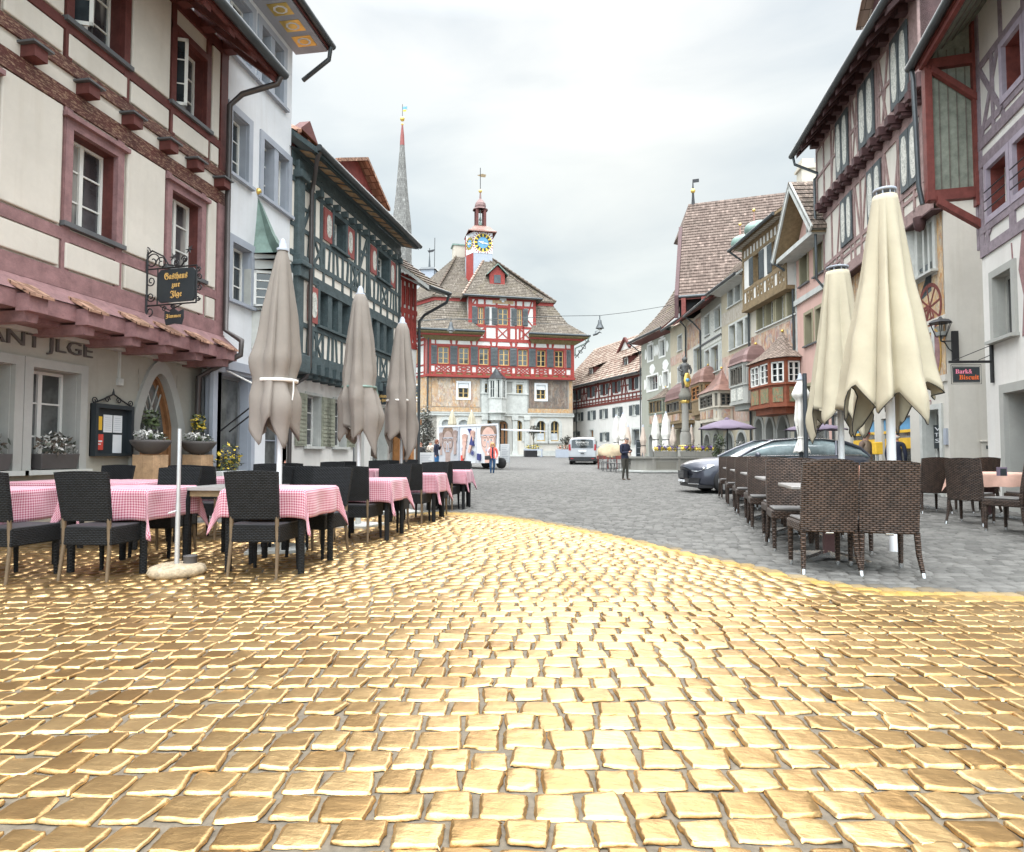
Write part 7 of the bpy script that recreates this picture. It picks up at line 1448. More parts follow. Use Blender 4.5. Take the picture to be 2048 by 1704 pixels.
for i,(px_,py_,Z,w,h,c_,num,nm)in enumerate(((1726,915,7.1,.085,.175,(M['psalmon'],M['signblack']),'107','largest stand, black card with the number 107 and salmon sides'),(1620,912,8.9,.09,.13,(M['purple'],M['porange']),None,'salmon and violet card stand by the small cream parasol'),(1547,910,10.9,.10,.10,(M['signblack'],M['shutbrown']),None,'low black stand in the middle of the row'),(1521,910,11.2,.10,.11,(M['purple'],M['signblack']),None,'black stand with violet edges'),(1490,909,13,.11,.09,(M['psalmon'],M['shutbrown']),None,'low salmon-edged card stand on the brown chair row'),(1467,909,14.9,.10,.07,(M['signblack'],M['signblack']),None,'small black stand farthest along the brown chair row'),(1838,912,12.2,.09,.1,(M['porange'],M['signblack']),None,'orange-topped candle box beside the door'),(2005,912,8.9,.1,.12,(M['purple'],M['signblack']),None,'black and violet stand at the right picture edge'))):
 p=pt(px_,Z,.75);stand(p.x,p.y,.747 if Z!=8.9 or px_>1800 else .747,-YAW*0-.05,w,h,c_,nm,num)
for o in bpy.data.objects:
 if o.name.startswith('card')and len(o.data.vertices)>60:
  for v in o.data.vertices:
   if v.co.y<-.0325 or(abs(v.co.y+.031)<.0009):v.co.x=-v.co.x
  o.data.flip_normals()
  # -- parasols
def closed_parasol(name,label,loc,prof,mat,n=8,tie=None,hem=.25,ztop=None,pole_r=.03,rz=0,group=None,cap='dome',polemat=None,seed=0,fold=.28,lean=0,inner=None,base=None,hemcol=None,tiemat=None,squash=1.0,pole=True,hemn=5,loose=0):
 """prof: (z, radius); folds deepen towards the hem; the hem drops in points"""
 r=random.Random(seed);t=thing(name,label,'parasol',loc,rz,group);N=n*8;z0,z1=prof[-1][0],prof[0][0];K=34
 zp1,zp2=z0+(z1-z0)*.33,z0+(z1-z0)*.12;ap1,ap2=r.uniform(2.6,4.2),r.uniform(4,6);offs=[r.uniform(-.5,.5)for _ in range(n)];amps=[r.uniform(.7,1.35)for _ in range(n)];pts=[r.uniform(.3,1.2)for _ in range(n)]
 def rad(z):
  for(a,ra),(b,rb)in zip(prof[:-1],prof[1:]):
   if b<=z<=a:f=(a-z)/(a-b);return ra+(rb-ra)*f
  return prof[-1][1]
 V=[];F=[];UV=[]
 for j in range(K+1):
  f=j/K
  for i in range(N):
   an=2*pi*i/N;k=int(i//8)%n;ph=(i%8)/8;k2=int((an/(2*pi)*hemn+offs[0])%hemn);p2=(an/(2*pi)*hemn+offs[0])%1;drop=hem*pts[k2%n]*(1-abs(2*p2-1))*1.25+hem*.15*sin(an*2+offs[0]*6)
   zl=z0-drop+hem*.3;z=z1+(zl-z1)*f;rr=rad(max(z,z0));fd=fold*min(1,f*2.2+.1)*amps[k]
   if tie and abs(z-tie)<.12:fd*=.45+.55*abs(z-tie)/.12
   tw=an+offs[k]*.12*f+.35*f*fold;pl_=ph if k%3 else 1-ph;sh_=1-fd*(1-pl_)**1.4+.05*f*sin(2*an+offs[1]*9)+.010*sin(z*14+an*5+offs[0]*9)*f
   bul=.012*sin(z*7+offs[k]*12)*f+loose*(math.exp(-((z-zp1)/.22)**2)*(.5+.5*cos(tw-ap1))**3*.5+math.exp(-((z-zp2)/.16)**2)*(.5+.5*cos(tw-ap2))**3*.4-.12*math.exp(-((z-zp2-.3)/.2)**2)*(.5+.5*cos(tw-ap1-2))**2);q=rr*max(.25,sh_+bul)
   V.append((q*cos(tw)*squash+lean*f,q*sin(tw),z))
 for j in range(K):
  for i in range(N):F.append((j*N+i,j*N+(i+1)%N,(j+1)*N+(i+1)%N,(j+1)*N+i))
 m=MB(mat);m.add(V,F,None,None,True);o=m.build('canopy',t);s_=o.modifiers.new('s','SOLIDIFY');s_.thickness=.006;s_.offset=-1
 if hemcol:
  m=MB(hemcol)
  for i in range(N):a=V[K*N+i];b=V[K*N+(i+1)%N];m.tube([a,b],.007,n=5,cap=False)
  m.build('hem',o)
 if tie:
  m=MB(tiemat or M['whitecloth']);rt=rad(tie)*1.05;m.lathe([(rt,-.018),(rt+.012,-.014),(rt+.012,.014),(rt,.018)],c=(lean*.6,0,tie),n=24);m.tube([(rt*.7,-rt*.75,tie),(rt*.72,-rt*.9,tie-.12),(rt*.66,-rt*.85,tie-.22)],.007);m.build('strap',o)
 if pole:
  m=MB(polemat or M['aluwhite']);m.tube([(0,0,0),(0,0,z1)],pole_r,n=12);m.build('pole',t)
 m=MB(M['greytrim'])
 if cap=='dome':q_=max(prof[0][1],.05);m.lathe([(q_*1.25,z1-.03),(q_*1.3,z1-.005),(q_*.8,z1+.01),(q_*.75,z1+.07),(q_*.4,z1+.1),(.01,z1+.11)],n=16)
 else:
  r0=prof[0][1];m.lathe([(r0*.95,z1+.05),(r0,z1+.055),(r0,z1+.075),(r0*.9,z1+.08),(.01,z1+.085)],n=24)
  for k in range(8):a=k*pi/4;m.tube([(r0*.8*cos(a),r0*.8*sin(a),z1-.04),(r0*.8*cos(a),r0*.8*sin(a),z1+.06)],.008)
 m.build('cap',t)
 if base:m=MB(base);m.box(-.3,.3,-.3,.3,0,.04);m.tube([(0,0,.04),(0,0,.35)],.04);m.build('base_plate',t)
 return t
def zat(y,Z):return CAMH+(HY-y)*Z/FP
def P3(px_,Z,z=0):p=pt(px_,Z,z);return(p.x,p.y,gz(p.x,p.y))
for i,(px_,Z,yt,yh,wd,tiey,ln_,lab)in enumerate(((556,7.0,492,862,(.035,.14,.25,.20,.26),762,-.06,'largest taupe parasol, tied closed, in front of the white house'),(716,9.33,584,868,(.055,.15,.25,.23,.31),775,0,'middle taupe parasol, tied closed with a dark cord'),(802,11.4,644,880,(.06,.15,.27,.25,.29),802,0,'farthest taupe parasol, tied closed, near the red timbered house'))):
 z1,z0,zt_=zat(yt,Z),zat(yh,Z),zat(tiey,Z);zm_=z1+(zt_-z1)*.85;a,b,c_,d,e_=wd
 closed_parasol('closed_parasol',lab,P3(px_,Z),[(z1,a),(z1-.12,a*2.0),(z1+(zt_-z1)*.5,b*1.35),(zm_,c_),(zt_,d),(zt_-.18,e_),(z0,e_*1.0)],M['taupe'],11,zt_,.34,rz=.4+i,group='closed taupe parasols',seed=11+i*5,fold=.36,hemn=5,loose=.5,lean=ln_,base=M['greystonet'],polemat=M['pole']if i==2 else M['aluwhite'],tiemat=M['copper']if i==1 else M['whitecloth'])
closed_parasol('closed_parasol','largest cream parasol, folded but untied, with black hem piping',P3(1788,6.9),[(zat(385,6.9),.115),(zat(400,6.9),.13),(zat(560,6.9),.26),(zat(690,6.9),.40),(zat(800,6.9),.50)],M['creamcloth'],12,None,.46,pole_r=.045,rz=.2,hemn=6,group='large cream parasols',cap='ring',seed=4,fold=.34,lean=-.02,hemcol=M['darkhem'],polemat=M['aluwhite'])
closed_parasol('closed_parasol','second cream parasol, half hidden behind the larger one',P3(1686,9.8),[(zat(540,9.8),.16),(zat(552,9.8),.18),(zat(680,9.8),.32),(zat(780,9.8),.44),(zat(830,9.8),.50)],M['creamcloth'],12,None,.46,pole_r=.045,rz=.9,hemn=6,group='large cream parasols',cap='ring',seed=8,fold=.34,lean=-.05,hemcol=M['darkhem'])
Z=12.6;closed_parasol('closed_parasol','small white parasol bound to a dark pole in the brown chair row',P3(1605,Z),[(zat(757,Z),.02),(zat(790,Z),.19),(zat(800,Z),.10),(zat(840,Z),.14),(zat(876,Z),.05),(zat(905,Z),.17)],M['whitecloth'],9,zat(876,Z),.06,pole_r=.04,polemat=plain('dark_blue_pole',(.05,.06,.07),.4,.3),seed=2,fold=.4)
mo=MB(MATS['dark_blue_pole']);mo.tube([(0,0,0),(0,0,zat(749,Z))],.042);q=P3(1607,Z-.2);par=[o for o in bpy.data.objects if o.get('label','').startswith('small white parasol')][0];mo.T=None;mo.build('mast',par,loc=(0.03,-.2,0))
def open_parasol(label,loc,zt,R_,drop,mat,n=8):
 t=thing('open_parasol',label,'parasol',loc,.2,'open mauve parasols');m=MB(mat);V=[(0,0,zt)];F=[];rings=5
 for j in range(1,rings+1):
  f=j/rings
  for i in range(n*6):
   a=2*pi*i/(n*6);ph=(i%6)/6;q=f*R_*(1-.05*sin(pi*ph)*f);V.append((q*cos(a),q*sin(a),zt-drop*(f**1.25)+.03*f*sin(pi*ph)*(1 if j<rings else-1)))
 N=n*6
 for i in range(N):F.append((0,1+i,1+(i+1)%N))
 for j in range(rings-1):
  for i in range(N):F.append((1+j*N+i,1+(j+1)*N+i,1+(j+1)*N+(i+1)%N,1+j*N+(i+1)%N))
 m.add(V,F,None,None,True);o=m.build('canopy',t);s_=o.modifiers.new('s','SOLIDIFY');s_.thickness=.008
 m=MB(M['iron']);m.tube([(0,0,0),(0,0,zt)],.022);m.build('pole',t);m=MB(mat);m.lathe([(.1,zt+.0),(.09,zt+.03),(.01,zt+.06)]);m.build('cap',t);m=MB(M['iron'])
 for k in range(n):a=2*pi*k/n;m.tube([(0,0,zt-.35),(R_*.5*cos(a),R_*.5*sin(a),zt-drop*.45-.02)],.008,n=5);m.tube([(0,0,zt-.03),(R_*.97*cos(a),R_*.97*sin(a),zt-drop-.01)],.008,n=5)
 m.build('ribs',t);return t
open_parasol('open mauve parasol standing between the fountain and the brown chairs',P3(1456,22),zat(838,22),1.0,.33,M['purple']);open_parasol('open mauve parasol partly hidden behind the cream parasols',P3(1633,20),zat(846,20),.95,.2,M['purple'])
far=[(1233,39.2,832,905,.2,'whitecloth','leftmost white parasol beyond the man with the phone'),(1247,37.7,828,900,.24,'whitecloth','taller white parasol directly above the man with the phone'),(1257,36.7,853,908,.16,'beigecloth','slim beige parasol right behind the man with the phone'),(1287,37.2,853,906,.17,'beigecloth','beige parasol before the white house corner'),(1312,37.2,830,898,.22,'whitecloth','left of the two white parasols beside the fountain column'),(1333,36.2,826,900,.26,'whitecloth','right of the two white parasols beside the fountain column'),(1347,35.7,853,907,.18,'beigecloth','beige parasol closest to the fountain column'),(1384,37.2,853,905,.15,'beigecloth','beige parasol just right of the fountain column'),(904,47,822,870,.30,'creamcloth','left cream parasol rising behind the trailer'),(943,47,822,870,.30,'creamcloth','right cream parasol rising behind the trailer')]
for i,(px_,Z,yt,yb,r_,mt,nm)in enumerate(far):
 g_=P3(px_,Z);z1,z0=zat(yt,Z)-g_[2],zat(yb,Z)-g_[2];zt_=z0+(z1-z0)*.28
 closed_parasol('closed_parasol',nm,g_,[(z1,.05),(z1-.5,r_*.8),(zt_+.3,r_*1.15),(zt_,r_*.75),(zt_-.2,r_*.95),(z0,r_)],M[mt],6,zt_,.3,pole_r=.035,group='closed parasols across the square',seed=40+i,fold=.35,tiemat=M['iron'])
 # -- parasol pole on a travertine foot
t=thing('parasol_stand','bare steel parasol tube in a rounded travertine foot, front left','parasol stand',tuple(gp(353,1152)[:2])+(0,));m=MB(M['pole']);m.tube([(0,0,.03),(0,0,.62)],.02,n=12);m.tube([(0,0,.6),(0,0,1.27)],.016,n=12);m.tube([(.0,-.02,.56),(-.06,-.04,.54)],.008);m.build('tube',t);m=MB(M['travertine']);m.lathe([(.12,0),(.215,.012),(.235,.045),(.215,.085),(.15,.105),(.0,.108)],n=32,mod=lambda a,z:1+.03*sin(3*a));m.build('stone_foot',t)
p=gp(376,1140);t=thing('tin_can','small dark tin ashtray can on the travertine foot','tin',(gp(353,1152).x+.085,gp(353,1152).y+.06,.1));m=MB(M['planter']);m.lathe([(.055,0),(.056,.06),(.06,.065),(.055,.07),(.045,.05)],n=20);m.build('can',t)
# -- plants, pots, signs
def leafmb(m,c,r,n,mats,size=.05,sq=(1,1,1),seed=0,shell=.55):
 """loose cloud of small bent leaves"""
 q=random.Random(seed)
 for i in range(n):
  d=Vector((q.gauss(0,1),q.gauss(0,1),q.gauss(0,1))).normalized();rr=r*(shell+(1-shell)*q.random())*(1 if q.random()<.85 else 1.15)
  p=Vector(c)+Vector((d.x*sq[0],d.y*sq[1],d.z*sq[2]))*rr;a=Vector((q.gauss(0,1),q.gauss(0,1),q.gauss(0,.8))).normalized();b=a.cross(d if abs(a.dot(d))<.95 else Vector((0,0,1))).normalized();s=size*q.uniform(.6,1.3)
  m.add([p-a*s,p-b*s*.4,p+a*s+d*s*.2,p+b*s*.4],[(0,1,2,3)],q.choice(mats))
def bowlplant(label,loc,blab):
 b=thing('flower_bowl',label,'flower bowl',(loc[0],loc[1],loc[2]+1.05));m=MB(M['bowl']);m.lathe([(.10,0),(.2,.06),(.275,.17),(.285,.21),(.26,.21),(.22,.16)],n=28);m.build('bowl',b)
 m=MB(M['leafgrey']);leafmb(m,(0,0,.25),.2,260,[M['leafgrey'],M['leaf'],M['fwhite']],.035,(1.1,1.1,.5),3);m.build('foliage',b);m=MB(M['fwhite']);leafmb(m,(-.05,-.08,.3),.14,130,[M['fwhite']],.03,(1.3,1,.5),8);m.build('blossom',b)
 m=MB(M['leaf']);leafmb(m,(0,0,.5),.15,240,[M['leaf'],M['leafgrey'],M['fyellow']if loc[1]>9.3 else M['leaf']],.045,(.8,.8,1.25),5,.2);m.tube([(0,0,.2),(.01,0,.6)],.012,M['bark']);m.build('shrub',b)
 return b
for px_,lab,bl in((301,'square timber block left of the inn door','dark bowl of white flowers and a small shrub on the left block'),(396,'square timber block right of the inn door','dark bowl with white flowers and a yellow-green shrub on the right block')):
 p=onx(px_,930,xL+.02);zt_=1.04;m=MB(M['rawwood']);a=.17
 for i in range(2):
  for j in range(2):m.box(-a+a*i+.002,-a+a*(i+1)-.002,-a+a*j+.002,-a+a*(j+1)-.002,0,zt_-.01*((i+j)%2))
 m.build('timber_block',None,lab,'timber block',None,None,(p.x,p.y,0));bowlplant(bl,(p.x,p.y,0),bl)
def trough(label,loc,rz,w,h,d,mat,mats,n=260,hf=.25,seed=0,name='planter_box'):
 t=thing(name,label,'planter',loc,rz);m=MB(mat);m.add([(-w/2+.03,-d/2+.02,0),(w/2-.03,-d/2+.02,0),(w/2-.03,d/2-.02,0),(-w/2+.03,d/2-.02,0),(-w/2,-d/2,h),(w/2,-d/2,h),(w/2,d/2,h),(-w/2,d/2,h)],[(0,3,2,1),(4,5,6,7),(0,1,5,4),(1,2,6,5),(2,3,7,6),(3,0,4,7)]);m.build('box',t,bevel=.008)
 m=MB(mats[0]);leafmb(m,(0,0,h+hf*.35),1,n,mats,.045,(w*.52,d*.6,hf*.8),seed,.1);m.build('foliage',t);return t
p=I.M@Vector(((g1[0]+g1[1])/2,off0-.02,g1[2]+.01));trough('dark planter of silver-grey plants on the sill of the fully visible inn window',p,pi/2,g1[1]-g1[0]-.15,.2,.2,M['planter'],[M['leafgrey'],M['leafpale'],M['fwhite'],M['bark']],420,.26,2)
p=I.M@Vector(((g0[0]+g0[1])/2,off0-.02,g0[2]+.01));trough('dark planter with bare grey plants on the sill at the left picture edge',p,pi/2,g0[1]-g0[0]-.15,.2,.2,M['planter'],[M['leafgrey'],M['bark'],M['leafpale']],300,.26,4)
p=onx(458,940,xL+.35);trough('white trough of yellow-flowering plants under the white house shop window',(p.x,p.y,.52),pi/2,.75,.24,.25,M['aluwhite'],[M['leaf'],M['leafdark'],M['fyellow'],M['leafgrey']],420,.42,6);m=MB(M['greystonet']);m.box(-.38,.38,-.14,.14,0,.52);m.build('stone_plinth',None,'pale stone plinth under the white flower trough','plinth',None,None,(p.x,p.y,0)).rotation_euler=(0,0,pi/2)
p=onx(565,940,xL+.3);trough('low trough of small pink and cream flowers behind the large taupe parasol',(p.x,p.y,.45),pi/2,.8,.2,.25,M['aluwhite'],[M['leafgrey'],M['fwhite'],M['psalmon']],240,.2,7)
def shrub(label,px_,Z,zc_,r,sq,mats,n,size=.07,seed=0,name='potted_shrub',cat='shrub',pot=True,trunk=None):
 loc=P3(px_,Z);t=thing(name,label,cat,loc)
 if pot:m=MB(M['bowl']);m.lathe([(.2,0),(.28,.3),(.3,.4),(.26,.4)],n=20);m.build('pot',t)
 m=MB(M['bark']);m.tube([(0,0,.1),(.03,0,zc_*.55),(0,0,zc_)],[.05,.035,.02])
 for k in range(7):a=k*.9;m.tube([(0,0,zc_*.6),(r*.6*cos(a)*sq[0],r*.6*sin(a)*sq[1],zc_+r*.3*sin(a*2))],[.02,.008],n=5)
 m.build('trunk',t);m=MB(mats[0])
 q=random.Random(seed)
 for k in range(9):d=Vector((q.gauss(0,1),q.gauss(0,1),q.gauss(0,1))).normalized();leafmb(m,(d.x*r*sq[0]*.55,d.y*r*sq[1]*.55,zc_+d.z*r*sq[2]*.6),r*.52,n//9,mats,size,sq,seed+k,.35)
 m.build('crown',t);return t
shrub('tall dusty grey-leaved bush at the corner of the town hall',846,40,2.2,1.0,(.85,.85,1.5),[M['leafdark'],M['leafgrey'],M['leafpale'],M['bark']],1900,.09,1,'potted_tree','tree');shrub('low grey bush behind the menu board',850,36,.9,.6,(1,1,1),[M['leafdark'],M['leafgrey']],600,.07,2)
shrub('left dark speckled bush before the arcades',1486,26,.95,.62,(.95,.95,1.15),[M['leafdark'],M['leafdark'],M['leafpale'],M['leafgrey']],1700,.05,3);shrub('right dark speckled bush before the arcades',1521,26,1.15,.6,(1.0,1,.9),[M['leafdark'],M['leafdark'],M['leafgrey']],1500,.05,4);shrub('slender pale olive bush between the arcades and the mauve parasol',1440,30,1.2,.5,(.7,.7,1.4),[M['leafgrey'],M['leaf']],600,.07,5)
for px_,Z,lab in((1067,62,'grey tub of yellow flowers with a small standard tree before the town hall'),(1131,60,'brown tub with red-brown grasses at the right corner of the town hall')):t=shrub(lab,px_,Z,2.6 if px_<1100 else 1.6,.55,(1,1,1),[M['leafdark'],M['leafgrey'],M['bark']],260,.12,px_,'potted_tree','tree');m=MB(M['greytrim']);m.box(-.9,.9,-.4,.4,0,.75);leafmb(m,(0,0,.95),1,120,[M['leaf'],M['fyellow']if px_<1100 else M['psalmon']],.12,(.8,.4,.25),3);m.build('tub',t)
t=thing('stone_bench','low grey stone bench with dark ends in front of the town hall','bench',P3(1101,62),HB.rz);m=MB(M['greystonet']);m.box(-1.4,1.4,-.3,.3,.1,.6);m.build('seat',t)
for s_ in(-1,1):m=MB(M['iron']);m.box(s_*2.6,s_*1.4,-.3,.3,0,.62);m.build('end_block',t)
def frak(s):
 o=''
 for ch in s:o+=chr(0x1D56C+ord(ch)-65)if 'A'<=ch<='Z' else chr(0x1D586+ord(ch)-97)if 'a'<=ch<='z' else ch
 return o
def curl(m,c,r,turns=1.25,a0=0,s=1,th=.012,mat=None,pl='x'):
 P_=[]
 for i in range(26):f=i/25;a=a0+s*f*turns*2*pi;rr=r*(1-.75*f);P_.append((c[0]+rr*cos(a),c[1],c[2]+rr*sin(a)))
 m.tube(P_,th,mat,n=6)
Zs=9.6;p0=I.M@Vector((I.lp(300,560)[0],-.03,0));sA=pz(302,560,1);
pw=onx(290,620,xL+.03);t=thing('hanging_inn_sign','black hanging sign reading Gasthaus zur Ilge in gold blackletter on a scrolled iron bracket','sign',(pw.x,pw.y,0),0)
dist=pw.dot(FH)
def zz(py_):return CAMH+(HY-py_)*dist/FP
L_=1.12*(408-290)/FP*dist/cos(YAW)*.93;m=MB(M['iron'])
zt_,zb_=zz(540),zz(606);m.tube([(0.02,0,zz(630)),(0.02,0,zz(505))],.018);m.tube([(0,0,zt_+.03),(L_,0,zt_+.03)],.012);m.tube([(0,0,zb_-.03),(L_,0,zb_-.03)],.012);m.tube([(L_,0,zb_-.03),(L_,0,zt_+.03)],.012);m.tube([(L_*.24,0,zb_-.03),(L_*.24,0,zt_+.03)],.01)
m.tube([(0.02,0,zz(505)),(L_*.12,0,zz(498)),(L_*.35,0,zz(512)),(L_*.45,0,zz(530)),(L_*.7,0,zz(535)),(L_*.8,0,zz(520))],.012)
for cx_,cz_,r_,a0,s in((.12,zz(520),.13,0,1),(.28,zz(525),.1,pi,-1),(.1,zz(560),.08,pi,1),(.1,zz(592),.08,0,-1),(.08,zz(622),.1,pi/2,1),(.0,zz(498),.07,0,1),(L_+.05,zz(560),.05,pi,-1),(L_+.05,zz(580),.05,pi,1),(L_+.03,zz(545),.04,0,1),(L_+.03,zz(602),.04,0,-1),(.55,zz(528),.05,0,1),(.7,zz(522),.06,pi,-1),(.35,zb_-.09,.04,0,1),(.5,zb_-.07,.03,pi,-1)):curl(m,(cx_,0,cz_),r_,1.3,a0,s,.009)
for cx_,cz_ in((-.08,zz(508)),(-.06,zz(622)),(.78,zz(503)),(.5,zz(515))):
 for k in range(6):a=k*pi/3;m.tube([(cx_,0,cz_),(cx_+.07*cos(a),.02*sin(a),cz_+.07*sin(a))],[.014,.004],n=5)
m.tube([(L_*.3,0,zb_-.05),(L_*.5,0,zb_-.12),(L_*.72,0,zb_-.04)],.009);m.build('bracket',t)
m=MB(M['signblack']);x0,x1=L_*.27,L_*.98;c_=.04;m.prism([(x0+c_,zb_),(x1-c_,zb_),(x1,zb_+c_),(x1,zt_-c_),(x1-c_,zt_),(x0+c_,zt_),(x0,zt_-c_),(x0,zb_+c_)],-.015,.015);H_=zt_-zb_
w=x1-x0;m.text(frak('Gasthaus'),x0+w*.17,x0+w*.80,zb_+H_*.64,zb_+H_*.90,-.021,M['gold_letter'],.005);m.text(frak('zur'),x0+w*.38,x0+w*.60,zb_+H_*.40,zb_+H_*.56,-.021,M['gold_letter'],.005);m.text(frak('Jlge'),x0+w*.34,x0+w*.66,zb_+H_*.10,zb_+H_*.34,-.021,M['gold_letter'],.005)
o=m.build('sign_board',t);m=MB(M['signblack']);xa,xb_=L_*.40,L_*.76;z0_,z1_=zz(652),zz(622);m.prism([(xa+.03,z0_),((xa+xb_)/2,z0_+.02),(xb_-.03,z0_),(xb_,z0_+.1),(xb_,z1_),(xb_-.08,z1_-.03),((xa+xb_)/2,z1_+.02),(xa+.08,z1_-.03),(xa,z1_),(xa,z0_+.1)],-.012,.012);m.text(frak('Zimmer'),xa+.03,xb_-.03,z0_+.09,z1_-.06,-.018,M['gold_letter'],.004);m.tube([((xa+xb_)/2,0,z1_),((xa+xb_)/2,0,zb_-.05)],.008,M['iron']);m.build('room_sign',t)
t.rotation_euler=(0,0,-.12)
r_=I.rect((188,806),(262,912),off0-.06);t=thing('menu_case','black wall case holding menu sheets, crowned with iron scrolls','menu case',I.M@Vector(((r_[0]+r_[1])/2,off0,r_[2])),pi/2);w=(r_[1]-r_[0])/2;h=r_[3]-r_[2]
m=MB(M['iron']);fr=MB(M['signblack']);fr.box(-w,w,-.1,0,0,.04);fr.box(-w,w,-.1,0,h-.06,h);fr.box(-w,-w+.05,-.1,0,.04,h-.06);fr.box(w-.05,w,-.1,0,.04,h-.06);fr.box(-w,w,-.02,0,0,h);fr.build('case',t)
m.tube([(-w,-.05,h),(-w*.5,-.05,h+.07),(0,-.05,h+.16),(w*.5,-.05,h+.07),(w,-.05,h)],.012)
for cx_,s in((-w*.95,1),(w*.95,-1),(-w*.3,1),(w*.3,-1)):curl(m,(cx_,-.05,h+.04+(.03 if abs(cx_)<w*.5 else 0)),.05,1.2,0 if s>0 else pi,s,.008)
m.tube([(0,-.05,h+.15),(0,-.05,h+.24)],[.02,.004]);m.build('iron_crest',t)
m=MB(M['paper'])
for(u0,u1_,v0,v1,mt)in((.30,.52,.46,.80,'paper'),(.55,.78,.46,.80,'paper'),(.12,.26,.5,.76,'pyellow'),(.10,.30,.12,.42,'pred'),(.55,.78,.06,.42,'paper')):m.box(-w+2*w*u0,-w+2*w*u1_,-.03,-.022,h*v0,h*v1,M[mt])
for q_ in range(7):m.box(-w+2*w*.33,-w+2*w*.49,-.032,-.03,h*(.50+.04*q_),h*(.505+.04*q_),M['greytrim']);m.box(-w+2*w*.58,-w+2*w*.74,-.032,-.03,h*(.50+.04*q_),h*(.505+.04*q_),M['greytrim'])
m.box(-w+2*w*.13,-w+2*w*.27,-.033,-.03,h*.27,h*.3,M['paper']);m.box(-w+2*w*.16,-w+2*w*.24,-.033,-.03,h*.22,h*.24,M['paper']);m.build('menu_sheets',t)
p=onx(752,795,xg+.02);dist=p.dot(FH);t=thing('hanging_restaurant_sign','black scalloped sign reading Restaurant zum Felsen in gold blackletter on the green house','sign',(xg+.25,p.y,0),0);w=30/FP*dist/2;z0_,z1_=CAMH+(908-810)*dist/FP,CAMH+(908-772)*dist/FP;m=MB(M['signblack']);N=24;m.prism([(w*(abs(cos(a))**.6)*(1 if cos(a)>0 else-1)*(1+.05*cos(6*a)),(z0_+z1_)/2+(z1_-z0_)/2*sin(a)*(1+.05*cos(6*a)))for a in[2*pi*i/N for i in range(N)]],-.02,.02);H_=z1_-z0_
m.text(frak('Restaurant'),-w*.85,w*.85,z0_+H_*.38,z0_+H_*.58,-.026,M['gold_letter'],.005);m.text(frak('zum Felsen'),-w*.8,w*.8,z0_+H_*.14,z0_+H_*.32,-.026,M['gold_letter'],.005);m.build('sign_board',t);m=MB(M['iron']);m.tube([(-w-.1,0,z1_+.12),(w,0,z1_+.12)],.015);m.tube([(0,0,z1_-.02),(0,0,z1_+.12)],.01);curl(m,(-w*.6,0,z1_+.05),.08,1.2,0,1,.01);m.build('bracket',t)
p=T.M@Vector((WT+.02,.1,0));Zl=p.dot(FH);zl_=lambda y:CAMH+(HY-y)*Zl/FP
t=thing('wall_lantern','black six-sided wall lantern on a curved iron arm at the corner house','lantern',(p.x,p.y,0),0);m=MB(M['iron']);m.box(-.04,.1,-.12,-.06,zl_(722),zl_(662));cx_=-.28;zc_=zl_(682);m.tube([(.02,-.1,zc_),(cx_,-.1,zc_),],.015);m.tube([(.02,-.1,zl_(708)),(-.12,-.1,zl_(697)),(-.2,-.1,zc_-.03),(cx_,-.1,zc_)],.014);m.build('arm',t)
m=MB(M['iron']);zb_,zt_=zl_(672),zl_(645)
for k in range(6):a,b=k*pi/3,(k+1)*pi/3;m.tube([(cx_+.12*cos(a),-.1+.12*sin(a),zb_),(cx_+.24*cos(a),-.1+.24*sin(a),zt_)],.009,n=5);m.tube([(cx_+.24*cos(a),-.1+.24*sin(a),zt_),(cx_+.24*cos(b),-.1+.24*sin(b),zt_)],.01,n=5);m.tube([(cx_+.12*cos(a),-.1+.12*sin(a),zb_),(cx_+.12*cos(b),-.1+.12*sin(b),zb_)],.009,n=5)
m.lathe([(.27,zt_),(.2,zt_+.06),(.06,zt_+.1),(.02,zt_+.16)],c=(cx_,-.1,0),n=6,smooth=False);m.tube([(cx_,-.1,zc_),(cx_,-.1,zb_+.12)],.02);m.build('lamp_head',t);m=MB(plain('lantern_glass',(.45,.46,.44),.1));m.lathe([(.10,zb_+.01),(.14,zb_+.1)],c=(cx_,-.1,0),n=6);m.build('lamp_glass',t)
p=Wr.M@Vector((Wr.lp(1987,725)[0],-.02,0));Zl=p.dot(FH);t=thing('hanging_shop_sign','black shop sign reading Bark & Biscuit in pink and orange, in a square iron frame','sign',(p.x,p.y,0),YAW*.6);zl_=lambda y:CAMH+(HY-y)*Zl/FP;sc_=Zl/FP;X_=lambda px_:(px_-1986)*sc_
m=MB(M['iron']);m.box(X_(1983),X_(1991),-.03,.03,zl_(765),zl_(684));m.box(X_(1902),X_(1985),-.015,.015,zl_(725),zl_(720));m.tube([(X_(1908),0,zl_(721)),(X_(1983),0,zl_(690))],.007);m.tube([(X_(1960),0,zl_(719)),(X_(1983),0,zl_(709))],.007)
for a,b in((1906,1964),):
 for o_ in(0,3):m.tube([(X_(a+o_),0,zl_(728+o_)),(X_(b-o_),0,zl_(728+o_)),(X_(b-o_),0,zl_(767-o_)),(X_(a+o_),0,zl_(767-o_)),(X_(a+o_),0,zl_(728+o_))],.006,n=5)
m.build('bracket',t);m=MB(M['signblack']);m.box(X_(1911),X_(1960),-.02,.02,zl_(763),zl_(733))
def bold(s):return ''.join(chr(0x1D400+ord(c)-65)if 'A'<=c<='Z' else chr(0x1D41A+ord(c)-97)if 'a'<=c<='z' else c for c in s)
m.text(bold('Bark&'),X_(1913),X_(1945),zl_(746.5),zl_(737.5),-.025,M['letterpink'],.004);m.text(bold('Biscuit'),X_(1920),X_(1958),zl_(758.5),zl_(749),-.025,M['letterorange'],.004);m.build('sign_board',t)
